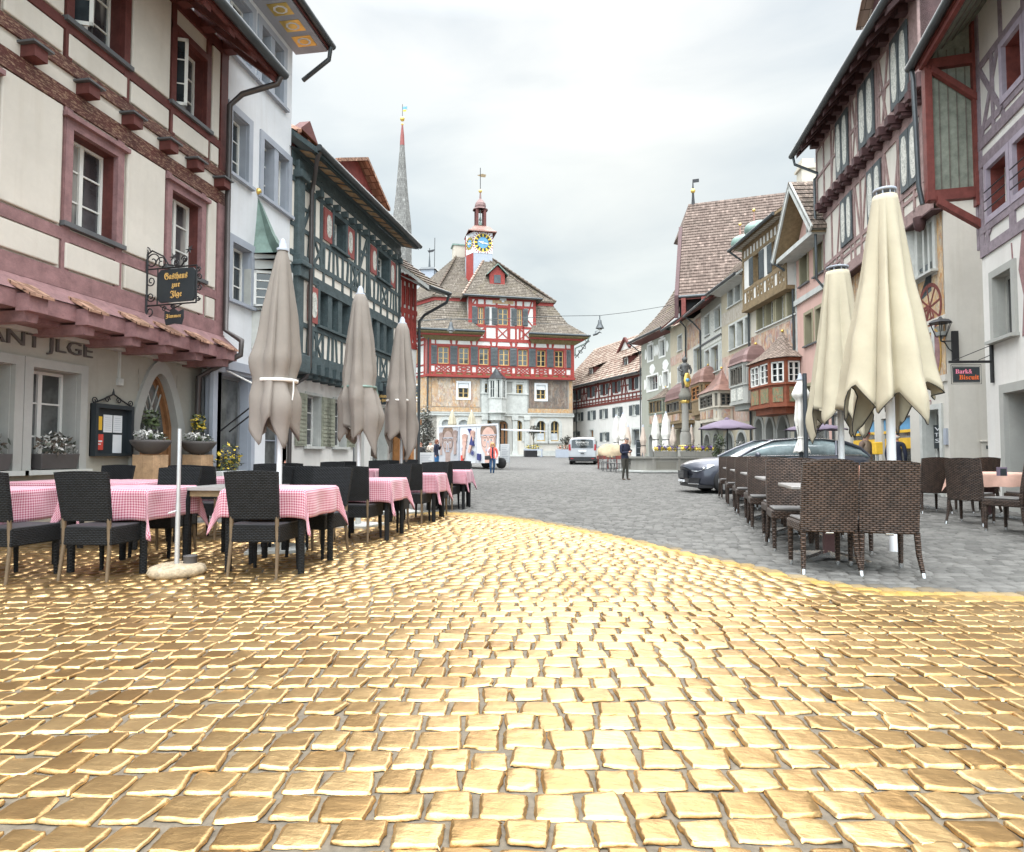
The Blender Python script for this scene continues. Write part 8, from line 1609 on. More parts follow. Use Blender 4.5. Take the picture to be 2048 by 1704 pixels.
p=T.M@Vector((WT+.02,.0,0));Zc=15.4;g_=P3(1983,Zc);t=thing('utility_cabinet','cream utility cabinet covered in stickers in the alley corner','cabinet',g_,YAW);m=MB(M['beige2']);m.box(-.3,.45,-.15,.15,0,zat(884,Zc));m.box(-.34,.48,-.18,.18,zat(884,Zc),zat(882,Zc));m.build('body',t,bevel=.01);m=MB(M['signblack']);[m.box(x,x+.09,-.156,-.15,zat(y,Zc),zat(y-7,Zc))for x,y in((-.2,898),(-.02,896),(.15,893),(.05,903),(.2,907),(-.1,909))];m.build('stickers',t)
g_=P3(1757,17.5);t=thing('letter_box','bright yellow post box between the two elderly men','post box',g_,YAW);m=MB(M['pyellow']);m.box(-.1,.1,-.1,.1,zat(909,17.5),zat(884,17.5));m.build('body',t,bevel=.02);m=MB(M['pole']);m.tube([(0,0,0),(0,0,1.05)],.03);m.build('post',t)
# -- fountain
Zf=32.5;g_=pt(1372,Zf+1.6,0);t=thing('fountain','stone fountain with a long octagonal basin and a fluted column','fountain',(g_.x,g_.y,gz(g_.x,g_.y)),YAW);sc_=Zf/FP;zf_=lambda y:CAMH+(HY-y)*sc_
stn=plaster('fountain_stone',(.30,.29,.26),.8,.8,.5)
m=MB(stn);ax,ay=3.1,2.1;oc_=[(-ax,-ay*.45),(-ax*.82,-ay),(ax*.82,-ay),(ax,-ay*.45),(ax,ay*.45),(ax*.82,ay),(-ax*.82,ay),(-ax,ay*.45)];zr_=zf_(913)-t.location.z
m.prismz(oc_,0,zr_-.1);m.prismz([(x*1.03,y*1.03)for x,y in oc_],zr_-.1,zr_);m.prismz([(x*1.12,y*1.12)for x,y in oc_],0,.09,M['greystonet'])
for x in(-2.2,-.9,.5,1.9):m.box(x-.06,x+.06,-ay-.05,-ay,.1,zr_-.1);
for x in(-1.55,-.2,1.2):m.box(x-.5,x+.5,-ay-.012,-ay,.18,zr_-.25,M['darkstone'])
m.build('basin',t);m=MB(glassy('fountain_water',(.05,.06,.06),.03));m.prismz([(x*.93,y*.93)for x,y in oc_],zr_+.002,zr_+.006);m.build('water',t)
zk=zf_(892)-t.location.z;zp=zf_(862)-t.location.z;zcap=zf_(797)-t.location.z;zs_=zf_(770)-t.location.z
m=MB(stn);m.lathe([(.42,0),(.42,zk-.1),(.37,zk),(.29,zk+.1),(.30,zp-.2),(.24,zp)],n=16);m.lathe([(.2,zp),(.23,zp+.1),(.185,zp+.2),(.165,zcap-.1)],n=36,mod=lambda a,z:1+.05*cos(12*a));m.build('column',t)
m=MB(M['goldpaint']);m.lathe([(.37,zk-.02),(.40,zk+.02),(.35,zk+.06)],n=20);m.lathe([(.17,zcap-.12),(.24,zcap),(.2,zcap+.05)],n=16,mod=lambda a,z:1+.12*cos(8*a));m.build('gilt_band',t);m=MB(M['darkstone']);m.lathe([(.2,zcap+.03),(.31,zcap+.16),(.33,zcap+.34),(.24,zcap+.5),(.22,zs_)],n=12,mod=lambda a,z:1+.06*cos(6*a));m.build('capital',t);m=MB(M['iron']);m.tube([(-1.9,-1.2,zr_+.35),(1.9,-1.2,zr_+.35)],.02);m.tube([(-1.9,-1.2,zr_),(-1.9,-1.2,zr_+.35)],.02);m.tube([(1.9,-1.2,zr_),(1.9,-1.2,zr_+.35)],.02);m.build('water_pipe',t)
fx_,fy_,fz_=t.location;FZ=zs_+fz_
t2=thing('knight_statue','dark armoured knight statue with a gilt round shield on top of the fountain column','statue',(fx_,fy_,FZ),YAW);m=MB(plain('dark_bronze_stone',(.10,.10,.095),.6,.2,.3,9));k=1.0
m.tube([(-.10,0,0),(-.11,0,.35),(-.08,0,.75)],[.07,.085,.12]);m.tube([(.12,.05,0),(.12,.0,.35),(.08,0,.75)],[.07,.085,.12]);m.lathe([(.2,.68),(.24,.75),(.17,.92),(.24,1.15),(.22,1.3),(.09,1.38)],n=16);m.sphere((0,0,1.5),.13,sq=(1,1,1.15));m.lathe([(.15,1.52),(.15,1.6),(.06,1.68),(.02,1.76)],n=12);m.tube([(-.22,0,1.24),(-.34,-.05,1.0),(-.2,-.22,.9)],[.08,.065,.05]);m.tube([(.22,0,1.24),(.34,.02,.98),(.28,-.12,.8)],[.08,.065,.05]);m.build('figure',t2)
m=MB(M['goldpaint']);m.T=Matrix.Translation((.06,-.25,.42))@Matrix.Rotation(R(90),4,'X')@Matrix.Diagonal((.6,1.25,1,1));m.lathe([(.001,.02),(.28,.02),(.32,0),(.28,-.03)],n=20,mod=lambda a,z:1+.06*cos(6*a));m.T=None;o=m.build('shield',t2);m=MB(M['clockface']);m.T=Matrix.Translation((.06,-.28,.42))@Matrix.Rotation(R(90),4,'X');m.lathe([(.001,.01),(.10,.01),(.10,0)],n=16);m.T=None;m.build('shield_boss',o)
for i,(px_,dy,w)in enumerate(((1325,-1.9,.85),(1379,-1.9,.9),(1413,-1.85,.95),(1350,1.2,.8))):
 p=pt(px_,Zf-.2 if dy<0 else Zf+2.6,1);tr=trough(('stone trough of yellow and violet pansies, '+['left end of the fountain rim','in the middle of the fountain rim','right part of the fountain rim','on the far rim of the fountain'][i]),(p.x,p.y,zr_+fz_+.006),YAW,w,.26,.3,stn,[M['leaf'],M['leafdark'],M['leafgrey']],260,.45,50+i);m=MB(M['fyellow']);[leafmb(m,(-w*.38+w*.19*q_,-.03+.05*(q_%2),.38+.06*(q_%2)),.13,60,[M['fyellow']if q_%2==0 else M['fpurple']],.05,(1,1,.8),q_+i*7)for q_ in range(5)];m.build('pansies',tr)
 # -- wire lamps
def wire_lamp(px_,Z,yt,label,wirepts,wl):
 t=thing('suspended_lamp',label,'street lamp',pz(px_,yt,Z));s=Z/FP;m=MB(M['gutter']);m.tube([(0,0,0),(0,0,-.25)],.03);m.lathe([(.04,-.25),(.10,-.3),(.12,-.5),(.25,-.78),(.27,-.82)],n=16);m.build('shade',t);m=MB(M['greystonet']);m.sphere((0,0,-.88),.13,sq=(1,1,.5));m.build('bulb',t)
 m=MB(M['gutter']);m.tube([pz(a,b,zz_)for a,b,zz_ in wirepts],.018,n=5);m.build('overhead_wire',None,wl,'wire')
wire_lamp(1199.5,40,631,'grey bell-shaped street lamp hanging on a wire against the sky',[(832,640,30),(1000,638,35),(1120,632,38),(1199,631,40),(1260,624,43),(1355,608,47)],'thin wire spanning the square and carrying the bell lamp');wire_lamp(902,40,636,'faint grey lamp on the wire in front of the town hall roof',[(835,643,38),(902,636,40),(1140,650,60)],'second thin wire in front of the town hall roof')
p=pz(1178,680,62);t=thing('iron_scroll_sign','slanting wrought-iron scroll sign at the right corner of the town hall','sign',p);m=MB(M['iron']);s=62/FP;m.tube([(0,0,0),(-28*s,0,-36*s)],.04)
for k in range(6):f=(k+1)/7;c_=Vector((-28*s*f,0,-36*s*f));[m.tube([c_,c_+Vector((.28*cos(a),0,.28*sin(a)))],.035,n=5)for a in(.4+k,2.2+k,3.9+k)]
m.build('scrolls',t)
# -- vehicles
M['carpaint']=plain('graphite_car_paint',(0.055,0.06,0.08),.35,.35,.04,coat=.6);M['vanpaint']=plain('silver_white_van_paint',(0.42,0.43,0.445),.3,.3,.03,coat=1.0);M['carglass']=glassy('car_glass',(.12,.15,.155),.03,.5);M['vanglass']=glassy('tinted_van_glass',(.015,.018,.018),.04,.3)
M['tyre']=plain('tyre_rubber',(.015,.015,.016),.8);M['rim']=plain('alloy_rim',(.55,.56,.57),.3,.9);M['taillight']=plain('tail_lamp',(.35,.02,.025),.2);M['headlight']=plain('head_lamp_lens',(.55,.58,.60),.08,.5);M['plasticblack']=plain('black_plastic',(.02,.02,.022),.5)
def wheel(par,x,y,r=.34,w=.22,spokes=5):
 t=MB(M['tyre']);t.T=Matrix.Translation((x,y,r))@Matrix.Rotation(pi/2,4,'X');t.lathe([(r*.66,-w/2),(r*.95,-w/2),(r,-w/2+.03),(r,w/2-.03),(r*.95,w/2),(r*.66,w/2)],n=32);t.lathe([(.01,-w*.3),(r*.66,-w*.3)],n=24,mat=M['plasticblack']);wo_=t.build('wheel',par)
 m=MB(M['rim']);m.T=t.T
 for sd_ in(-1,1):
  z=sd_*w/2*.92;m.lathe([(r*.62,z-.01),(r*.70,z),(r*.70,z+.01),(r*.62,z+.01)],n=32)
  m.lathe([(.01,z),(r*.16,z),(r*.16,z-sd_*.03)],n=16)
  for k in range(spokes):
   a=2*pi*k/spokes
   for da in(-.13,.13):m.add([(r*.12*cos(a),r*.12*sin(a),z),(r*.66*cos(a+da-.05),r*.66*sin(a+da-.05),z),(r*.66*cos(a+da+.05),r*.66*sin(a+da+.05),z)],[(0,1,2)])
 m.build('rim',wo_)
def loft(m,secs,mat,closed=True,smooth=True):
 """secs: list of rings of equal length"""
 n=len(secs[0]);V=[p for s in secs for p in s];F=[]
 for i in range(len(secs)-1):
  for k in range(n):F.append((i*n+k,i*n+(k+1)%n,(i+1)*n+(k+1)%n,(i+1)*n+k))
 m.add(V,F,mat,None,smooth);m.add(secs[0],[tuple(range(n-1,-1,-1))],mat);m.add(secs[-1],[tuple(range(n))],mat)
def car():
 g_=P3(1430,16.6);g0_=gp(1430,990);Zc=16.7;n0=pt(1362,Zc,.5)
 t=thing('parked_car','graphite estate car parked behind the brown chairs, nose to the left','car',(n0.x+.1,n0.y+.9,0),YAW+.03)
 P_=[(0,.38,.62,.55),(.08,.24,.70,.72),(.35,.20,.80,.84),(.9,.19,.89,.90),(1.35,.20,.94,.92),(2.2,.20,.97,.93),(3.2,.20,1.00,.93),(4.0,.22,1.02,.92),(4.6,.25,1.0,.88),(4.86,.32,.96,.80),(4.93,.42,.9,.7)]
 m=MB(M['carpaint']);secs=[]
 for x,zs_,zh,hw in P_:
  crown=.07 if x<1.3 else .03;h=zh-zs_;xo=lambda y:(y/hw)**2*(.16 if x<.2 else .06 if x<.5 else 0)
  ring_=[(-hw*.90,zs_),(-hw*.98,zs_+h*.12),(-hw,zs_+h*.45),(-hw*.975,zs_+h*.8),(-hw*.90,zs_+h*.97),(-hw*.5,zh+crown),(0,zh+crown*1.15),(hw*.5,zh+crown),(hw*.90,zs_+h*.97),(hw*.975,zs_+h*.8),(hw,zs_+h*.45),(hw*.98,zs_+h*.12),(hw*.90,zs_)]
  secs.append([(x+xo(y),y,z)for y,z in ring_])
 loft(m,secs,M['carpaint']);body=m.build('body',t)
 for w_x in(.93,3.83):
  c_=MB(M['plasticblack']);c_.T=Matrix.Translation((w_x,0,.335))@Matrix.Rotation(pi/2,4,'X');c_.lathe([(.01,-1.2),(.385,-1.2),(.385,1.2),(.01,1.2)],n=36,smooth=False);co=c_.build('cutter');b_=body.modifiers.new('b','BOOLEAN');b_.object=co;b_.operation='DIFFERENCE';b_.solver='EXACT'
  dg=bpy.context.evaluated_depsgraph_get();dg.update();nm=bpy.data.meshes.new_from_object(body.evaluated_get(dg));body.modifiers.clear();body.data=nm;bpy.data.objects.remove(co)
 G_=[(1.35,.98,.98,.78,.80),(1.75,.98,1.20,.76,.66),(2.25,.98,1.40,.77,.60),(2.9,.99,1.46,.78,.59),(3.6,1.0,1.45,.78,.58),(4.2,1.0,1.38,.76,.57),(4.65,1.0,1.22,.74,.56),(4.84,.98,1.02,.72,.62)]
 m=MB(M['carglass']);secs=[]
 for x,zb_,zt_,w0,w1 in G_:secs.append([(x,-w0,zb_-.03),(x,-(w0+w1)/2-.03,(zb_+zt_)/2),(x,-w1,zt_-.015),(x,0,zt_+.0),(x,w1,zt_-.015),(x,(w0+w1)/2+.03,(zb_+zt_)/2),(x,w0,zb_-.03)])
 loft(m,secs,M['carglass']);m.build('window_glass',t)
 m=MB(M['carpaint'])
 secs=[[(x,-w1*1.03,zt_-.03),(x,-w1*.9,zt_+.012),(x,0,zt_+.03),(x,w1*.9,zt_+.012),(x,w1*1.03,zt_-.03)]for x,zb_,zt_,w0,w1 in G_[2:-1]]
 V=[p for s in secs for p in s];F=[(i*5+k,i*5+k+1,(i+1)*5+k+1,(i+1)*5+k)for i in range(len(secs)-1)for k in range(4)];m.add(V,F,None,None,True)
 for s in(-1,1):
  for pts_,r_ in(([(1.3,.80,.97),(1.75,.68,1.2),(2.25,.61,1.40)],.035),([(2.25,.61,1.40),(2.9,.60,1.455),(3.6,.59,1.445),(4.2,.58,1.375)],.03),([(2.95,.79,.99),(2.98,.61,1.44)],.04),([(3.9,.79,1.0),(4.0,.6,1.40)],.035),([(4.2,.6,1.375),(4.65,.58,1.22),(4.86,.7,.98)],.045)):m.tube([(x,s*y,z)for x,y,z in pts_],r_,n=8)
 m.build('roof',t)
 m=MB(M['chrome'])
 for s in(-1,1):m.tube([(1.4,s*.80,.985),(2.5,s*.80,1.01),(4.6,s*.77,1.02)],.012,n=6);m.tube([(1.75,s*.71,1.215),(2.28,s*.64,1.415),(2.95,s*.63,1.465),(3.7,s*.62,1.455),(4.3,s*.61,1.365)],.012,n=6)
 m.build('chrome_trim',t)
 for s in(-1,1):
  m=MB(M['headlight']);y0,y1=s*.50,s*.83;V=[(.14,y0,.60),(.21,s*.70,.585),(.44,y1*1.0,.66),(.64,s*.865,.76),(.50,s*.80,.785),(.20,y0,.69)];V2=[(x-.015,y*1.012,z)for x,y,z in V];m.add(V+V2,[tuple(range(6)),tuple(range(11,5,-1))]+[(i,(i+1)%6,6+(i+1)%6,6+i)for i in range(6)]);m.sphere((.36,s*.79,.67),.04,M['chrome']);m.build('headlight',t)
  m=MB(M['plasticblack']);m.add([(.06,s*.42,.28),(.22,s*.76,.28),(.25,s*.79,.42),(.08,s*.46,.42),(.4,s*.6,.28),(.4,s*.6,.42)],[(0,1,2,3),(1,4,5,2)]);m.tube([(.06,s*.42,.26),(.23,s*.78,.26)],.014,M['chrome']);m.build('air_intake',t)
  m=MB(M['carpaint']);m.sphere((1.72,s*.98,1.02),.1,sq=(.7,1.1,.8));m.build('wing_mirror',t)
 m=MB(M['plasticblack']);m.box(-.015,.1,-.26,.26,.40,.60);[m.box(-.022,-.01,-.25,.25,.42+k*.04,.427+k*.04,M['chrome'])for k in range(5)];m.box(-.02,.02,-.24,.24,.30,.36,M['paper']);m.box(.2,4.7,-.8,.8,.16,.24);m.build('grille',t)
 for wx in(.93,3.83):
  for s in(-1,1):wheel(t,wx,s*.81,.335,.23)
 return t
car()
def van():
 Zv=42.5;s_=Zv/FP;p=P3(1165,Zv+.3);t=thing('delivery_van','white and silver van seen from behind with Steineria lettering on its dark rear window','van',p,YAW*.3-.05)
 W_,H_,L_=.93,1.83,4.4;secs=[]
 for y,k,top,up in((0,.94,1.72,.9),(.12,.98,1.80,1),(.6,1,1.84,1),(2.6,1,1.82,1),(3.0,1,1.72,1),(3.5,.98,1.1,1),(4.3,.92,.95,.9),(4.4,.85,.8,.9)):
  w=W_*k;secs.append([(-w*.95,y,.28),(-w,y,.5),(-w,y,min(1.05,top*.9)),(-w*(.94 if top>1.3 else .95),y,top-.12),(-w*.82,y,top-.02),(0,y,top+.02),(w*.82,y,top-.02),(w*(.94 if top>1.3 else .95),y,top-.12),(w,y,min(1.05,top*.9)),(w,y,.5),(w*.95,y,.28)])
 m=MB(M['vanpaint']);loft(m,secs,None);m.build('body',t)
 m=MB(M['vanglass']);m.prism([(-.72,1.12),(.72,1.12),(.70,1.62),(.6,1.68),(-.6,1.68),(-.70,1.62)],-.03,.05);m.text('Steineria',-.45,.42,1.42,1.60,-.036,M['fwhite'],.003);m.text('CAFE RÖSTEREI',-.42,.42,1.30,1.36,-.036,M['fwhite'],.003);m.build('rear_window',t)
 m=MB(M['vanglass']);[m.box(s*.905,s*.945,.5,3.0,1.12,1.58)for s in(-1,1)];m.build('side_window',t)
 m=MB(M['plasticblack']);m.box(-.9,.9,-.12,.1,.30,.52);m.box(-.88,.88,.2,4.2,.2,.3);m.box(-.26,.26,-.035,.0,.86,.98,M['paper']);m.box(-.12,.12,-.05,0,.72,.78);m.box(-.78,-.6,-.13,-.1,.38,.43,M['taillight']);m.box(.6,.78,-.13,-.1,.38,.43,M['taillight']);m.build('bumper',t)
 for s in(-1,1):m=MB(M['taillight']);m.prism([(s*.76,.95),(s*.92,.95),(s*.90,1.35),(s*.80,1.38)],-.025,.12);m.build('tail_light',t);m=MB(M['vanpaint']);m.box(s*.95,s*1.12,3.0,3.1,1.05,1.25);m.build('wing_mirror',t)
 for y in(.75,3.6):
  for s in(-1,1):w_=MB(M['tyre']);w_.T=Matrix.Translation((s*.80,y,.33))@Matrix.Rotation(pi/2,4,'Y');w_.lathe([(.01,-.11),(.2,-.11),(.33,-.1),(.33,.1),(.2,.11),(.01,.11)],n=24);w_.build('wheel',t)
van()
def trailer():
 M['ad1']=M['paper'];Za,Zb=38.5,36.5;a,b=P3(877,Zb+2),P3(996,Zb-1.0);d=Vector((b[0]-a[0],b[1]-a[1],0));L_=d.length;t=thing('exhibition_trailer','white exhibition trailer with skin-toned advertising pictures of faces with goggles, side flap open','trailer',a,math.atan2(d.y,d.x))
 z0_,z1_=zat(926,Zb)-a[2],zat(852,Zb)-a[2];fl=plain('trailer_white',(.58,.59,.61),.4,0,.03);skin_,dark,blue=plain('printed_skin_tone',(.60,.38,.31),.5,0,.12,3),plain('printed_hair_brown',(.22,.14,.10),.5,0,.3,6),plain('printed_navy',(.03,.035,.14),.5)
 m=MB(fl);vv=Matrix.Rotation(-math.atan2(d.y,d.x),3,'Z')@Vector((b[0],b[1],0)).normalized();bx_=vv.x*2.4;by_=vv.y*2.4;m.prismz([(0,0),(L_,0),(L_+bx_-.05,by_),(bx_,by_)],z0_,z1_);m.prismz([(-.03,-.04),(L_+.03,-.04),(L_+bx_,by_+.02),(bx_-.03,by_+.02)],z1_+.001,z1_+.1);m.box(-.03,.07,-.03,.0,z0_,z1_);m.box(L_-.07,L_+.03,-.03,0,z0_,z1_);m.build('body',t)
 def ell(m,cx,cz,rx,rz_,y,mat,a0=0,a1=2*pi,n=24):m.prism([(cx+rx*cos(a0+(a1-a0)*i/n),cz+rz_*sin(a0+(a1-a0)*i/n))for i in range(n+(0 if a1-a0>6.28 else 1))],y-.004,y+.004,mat)
 H_=z1_-z0_;m=MB(skin_);k_=[0]
 def yy():k_[0]+=1;return-.008-k_[0]*.0022
 def disc(cx,cz,rx,rz_,mat,n=28):y=yy();m.add([(max(.04,min(L_-.04,cx+rx*cos(2*pi*i/n))),y,max(z0_+.02,min(z1_-.02,cz+rz_*sin(2*pi*i/n))))for i in range(n)],[tuple(range(n))],mat)
 def face(fx,w,h,shade):
  fz=z0_+h*.58;disc(fx,fz+h*.22,w*.52,h*.34,dark);disc(fx,fz,w*.46,h*.36,shade);y=yy();m.box(fx-w*.22,fx+w*.22,y,-.004,z0_+.03,fz-h*.28,shade)
  y=yy();m.box(fx-w*.5,fx+w*.5,y,-.004,fz+h*.14,fz+h*.165,M['greytrim'])
  for s in(-1,1):
   disc(fx+s*w*.22,fz-.02,w*.22,h*.16,M['gutter']);disc(fx+s*w*.22,fz-.02,w*.20,h*.145,shade);disc(fx+s*w*.2,fz+h*.02,w*.09,h*.03,M['whitepane']);disc(fx+s*w*.2,fz+h*.02,w*.04,h*.028,dark);disc(fx+s*w*.21,fz+h*.085,w*.12,h*.012,dark)
  y=yy();m.prism([(fx-w*.07,fz),(fx+w*.07,fz),(fx+w*.16,fz-h*.26),(fx-w*.16,fz-h*.26)],y,-.004,M['greytrim']);y=yy();m.prism([(fx-w*.04,fz-h*.04),(fx+w*.04,fz-h*.04),(fx+w*.1,fz-h*.22),(fx-w*.1,fz-h*.22)],y,-.004,shade)
 def hand_(hx,hz_,sc,shade,lean=0):
  disc(hx,hz_,.16*sc,.24*sc,shade);y=yy();m.beam((hx-lean,max(z0_+.05,hz_-.9*sc)),(hx,hz_),.18*sc,y,-.004,shade)
  for k in range(4):y=yy();m.beam((hx-.1*sc+k*.07*sc,hz_+.08),(hx-.16*sc+k*.11*sc,min(z1_-.1,hz_+(.55-abs(k-1.5)*.06)*sc)),.055*sc,y,-.004,shade)
 dim=plain('printed_skin_shaded_panel',(.34,.25,.22),.5,0,.12,3)
 m.box(.02,L_*.355,-.006,-.001,z0_+.02,z1_-.02,plain('printed_grey_panel',(.42,.42,.44),.5,0,.1,2));face(L_*.17,L_*.20,H_*.95,dim);hand_(L_*.05,z0_+H_*.62,.95,dim);hand_(L_*.30,z0_+H_*.66,1.0,dim)
 face(L_*.86,L_*.25,H_*1.02,skin_);hand_(L_*.47,z0_+H_*.55,1.0,skin_,.1);hand_(L_*.60,z0_+H_*.66,.9,skin_,.25)
 y=yy();m.prism([(L_*.56,z0_+H_*.5),(L_*.63,z0_+H_*.46),(L_*.60,z0_+H_*.75)],y,-.004,blue);y=yy();m.prism([(L_*.53,z1_-.15),(L_*.57,z1_-.15),(L_*.58,z1_-.5)],y,-.004,blue);disc(L_*.615,z0_+H_*.27,.15,.15,blue);disc(L_*.615,z0_+H_*.27,.11,.11,M['greytrim']);disc(L_*.615,z0_+H_*.27,.095,.095,blue)
 y=yy();m.prism([(L_*.69,z0_+.18),(L_*.735,z0_+.14),(L_*.735,z0_+.5),(L_*.69,z0_+.54)],y,-.004,blue);m.box(L_*.415,L_*.445,-.12,-.004,z0_+.12,z0_+.44,M['pred']);[m.box(L_*.41,L_*(.50-.02*a),-.02,-.004,z0_+H_*.40-a*.06,z0_+H_*.41-a*.06,blue)for a in range(3)]
 m.box(L_*.36,L_*.375,-.05,-.001,z0_,z1_,M['greytrim']);m.box(L_*.65,L_*.655,-.05,-.001,z0_,z1_-.1,fl);m.build('printed_front',t)
 m=MB(fl);m.add([(L_+.04,.2,z1_-.2),(L_+.5,2.2,z1_-.2),(L_+1.9,2.0,z1_-.3),(L_+1.35,.2,z1_-.3),(L_+.04,.2,z1_-.26),(L_+.5,2.2,z1_-.26),(L_+1.9,2.0,z1_-.36),(L_+1.35,.2,z1_-.36)],[(0,3,2,1),(4,5,6,7),(0,4,7,3),(3,7,6,2),(1,2,6,5)]);m.build('raised_flap',t)
 for x in(L_*.70,L_*.94):w_=MB(M['tyre']);w_.T=Matrix.Translation((x,.6,.3))@Matrix.Rotation(pi/2,4,'X');w_.lathe([(.01,-.1),(.3,-.1),(.3,.1),(.01,.1)],n=24);w_.build('wheel',t)
 m=MB(M['gutter']);m.box(L_*.47,L_*.66,-.85,-.4,.22,.27);[m.box(x,x+.08,-.85,-.4,0,.22)for x in(L_*.47,L_*.66-.08)];m.build('step',t)
trailer()
def board(label,px_,Z,y0,y1,w,legs=True,lines=5,col='paper',cat='sign board'):
 loc=P3(px_,Z);t=thing('sign_board',label,cat,loc,YAW);z0_,z1_=zat(y1,Z)-loc[2],zat(y0,Z)-loc[2];m=MB(M[col]);m.box(-w/2,w/2,-.015,.015,z0_,z1_);m.build('panel',t);m=MB(M['greytrim']);
 for a in range(lines):z=z1_-.1-(z1_-z0_-.15)*a/lines;m.box(-w*.36,w*(.36-.1*(a%3)),-.019,-.014,z-.02,z)
 m.box(-w/2-.02,-w/2,-.02,.02,0,z1_);m.box(w/2,w/2+.02,-.02,.02,0,z1_);m.build('frame',t);return t
board('three-panel white poster stand right of the trailer',1010,37,888,925,.52,lines=9);board('pale blue menu board standing behind the last left chairs',852,26,905,935,.62,lines=6);
t=board('black info board by the shop window of the long white house',1279,40,880,920,.4,lines=3,col='signblack')
m=MB(M['redbrown']);p=P3(823,25);m=MB(M['orangewood']);m.box(-.3,.3,-.12,.12,0,.35);m.box(-.3,-.24,-.12,.12,.35,2.2);m.box(.24,.3,-.12,.12,.35,2.2);m.box(-.34,.34,-.16,.16,2.2,2.4);m.box(-.24,.24,-.02,.02,.35,2.2,M['glassb']);m.build('display_case',None,'narrow glazed wooden display case at the red timbered house','display case',None,None,p)
p=P3(1222,37);m=MB(plain('tan_tarpaulin',(.40,.32,.21),.9,0,.2,2));q=random.Random(5);V=[];N=20
for j in range(8):
 for i in range(N):a=2*pi*i/N;f=1-(j/7.5)**2;V.append((1.5*f**.5*cos(a)*(1+.1*sin(3*a+j)),.9*f**.5*sin(a),0.45+.95*j/7+.06*sin(5*a+j)))
m.add([(x*.55,y*.7,.35+z*.75)for x,y,z in V],[(j*N+i,j*N+(i+1)%N,(j+1)*N+(i+1)%N,(j+1)*N+i)for j in range(7)for i in range(N)]+[tuple(range(7*N,8*N))],None,None,True);m.box(-.8,.8,-.6,.6,.55,.75,M['redbrown']);[m.box(x,x+.06,y,y+.06,0,.55,M['redbrown'])for x in(-.75,-.2,.3,.7)for y in(-.55,.5)];m.build('covered_furniture',None,'stack of terrace furniture under a tan and grey tarpaulin beyond the van','covered stack',None,None,p)
fch=None
for i,(px_,Z)in enumerate(((1208,35.5),(1214,34),(1222,33.6),(1230,33.2),(1238,32.8),(1262,33.5))):
 if fch is None:
  fch=thing('slatted_chair','x','chair');m=MB(M['gutter']);m.box(-.21,.21,-.21,.21,.43,.46);m.build('seat',fch);m=MB(M['gutter']);[m.box(-.21,.21,.2+k*.012,.22+k*.012,.52+k*.07,.56+k*.07)for k in range(5)];m.build('backrest',fch);
  for a in(-1,1):
   for b in(-1,1):m=MB(M['gutter']);m.tube([(a*.19,b*.19,.44),(a*.22,b*.22,0)],.013,n=5);m.build('leg',fch)
  o=fch;o.location=P3(px_,Z);o.rotation_euler=(0,0,1.3)
 else:o=copy_tree(fch);o.location=P3(px_,Z);o.rotation_euler=(0,0,1.3+.15*i)
 o['label']=['dark metal slatted chair right behind the van','second slatted chair left of the man with the phone','third slatted chair left of the man with the phone','fourth slatted chair left of the man with the phone','slatted chair touching the man with the phone','slatted chair just right of the man with the phone'][i];o['group']='slatted chairs beyond the van'
m=MB(M['greystonet']);a,b=gp(1247,949),gp(1380,953.5);d=(b-a).normalized();n=Vector((-d.y,d.x,0));c_=a+n*.9;e_=b+n*.9
m.add([(a.x,a.y,.03),(b.x,b.y,.03),(e_.x,e_.y,.03),(c_.x,c_.y,.03),(a.x,a.y,0),(b.x,b.y,0)],[(0,1,2,3),(4,5,1,0)]);m.build('stone_kerb',None,None,None,None,'structure')
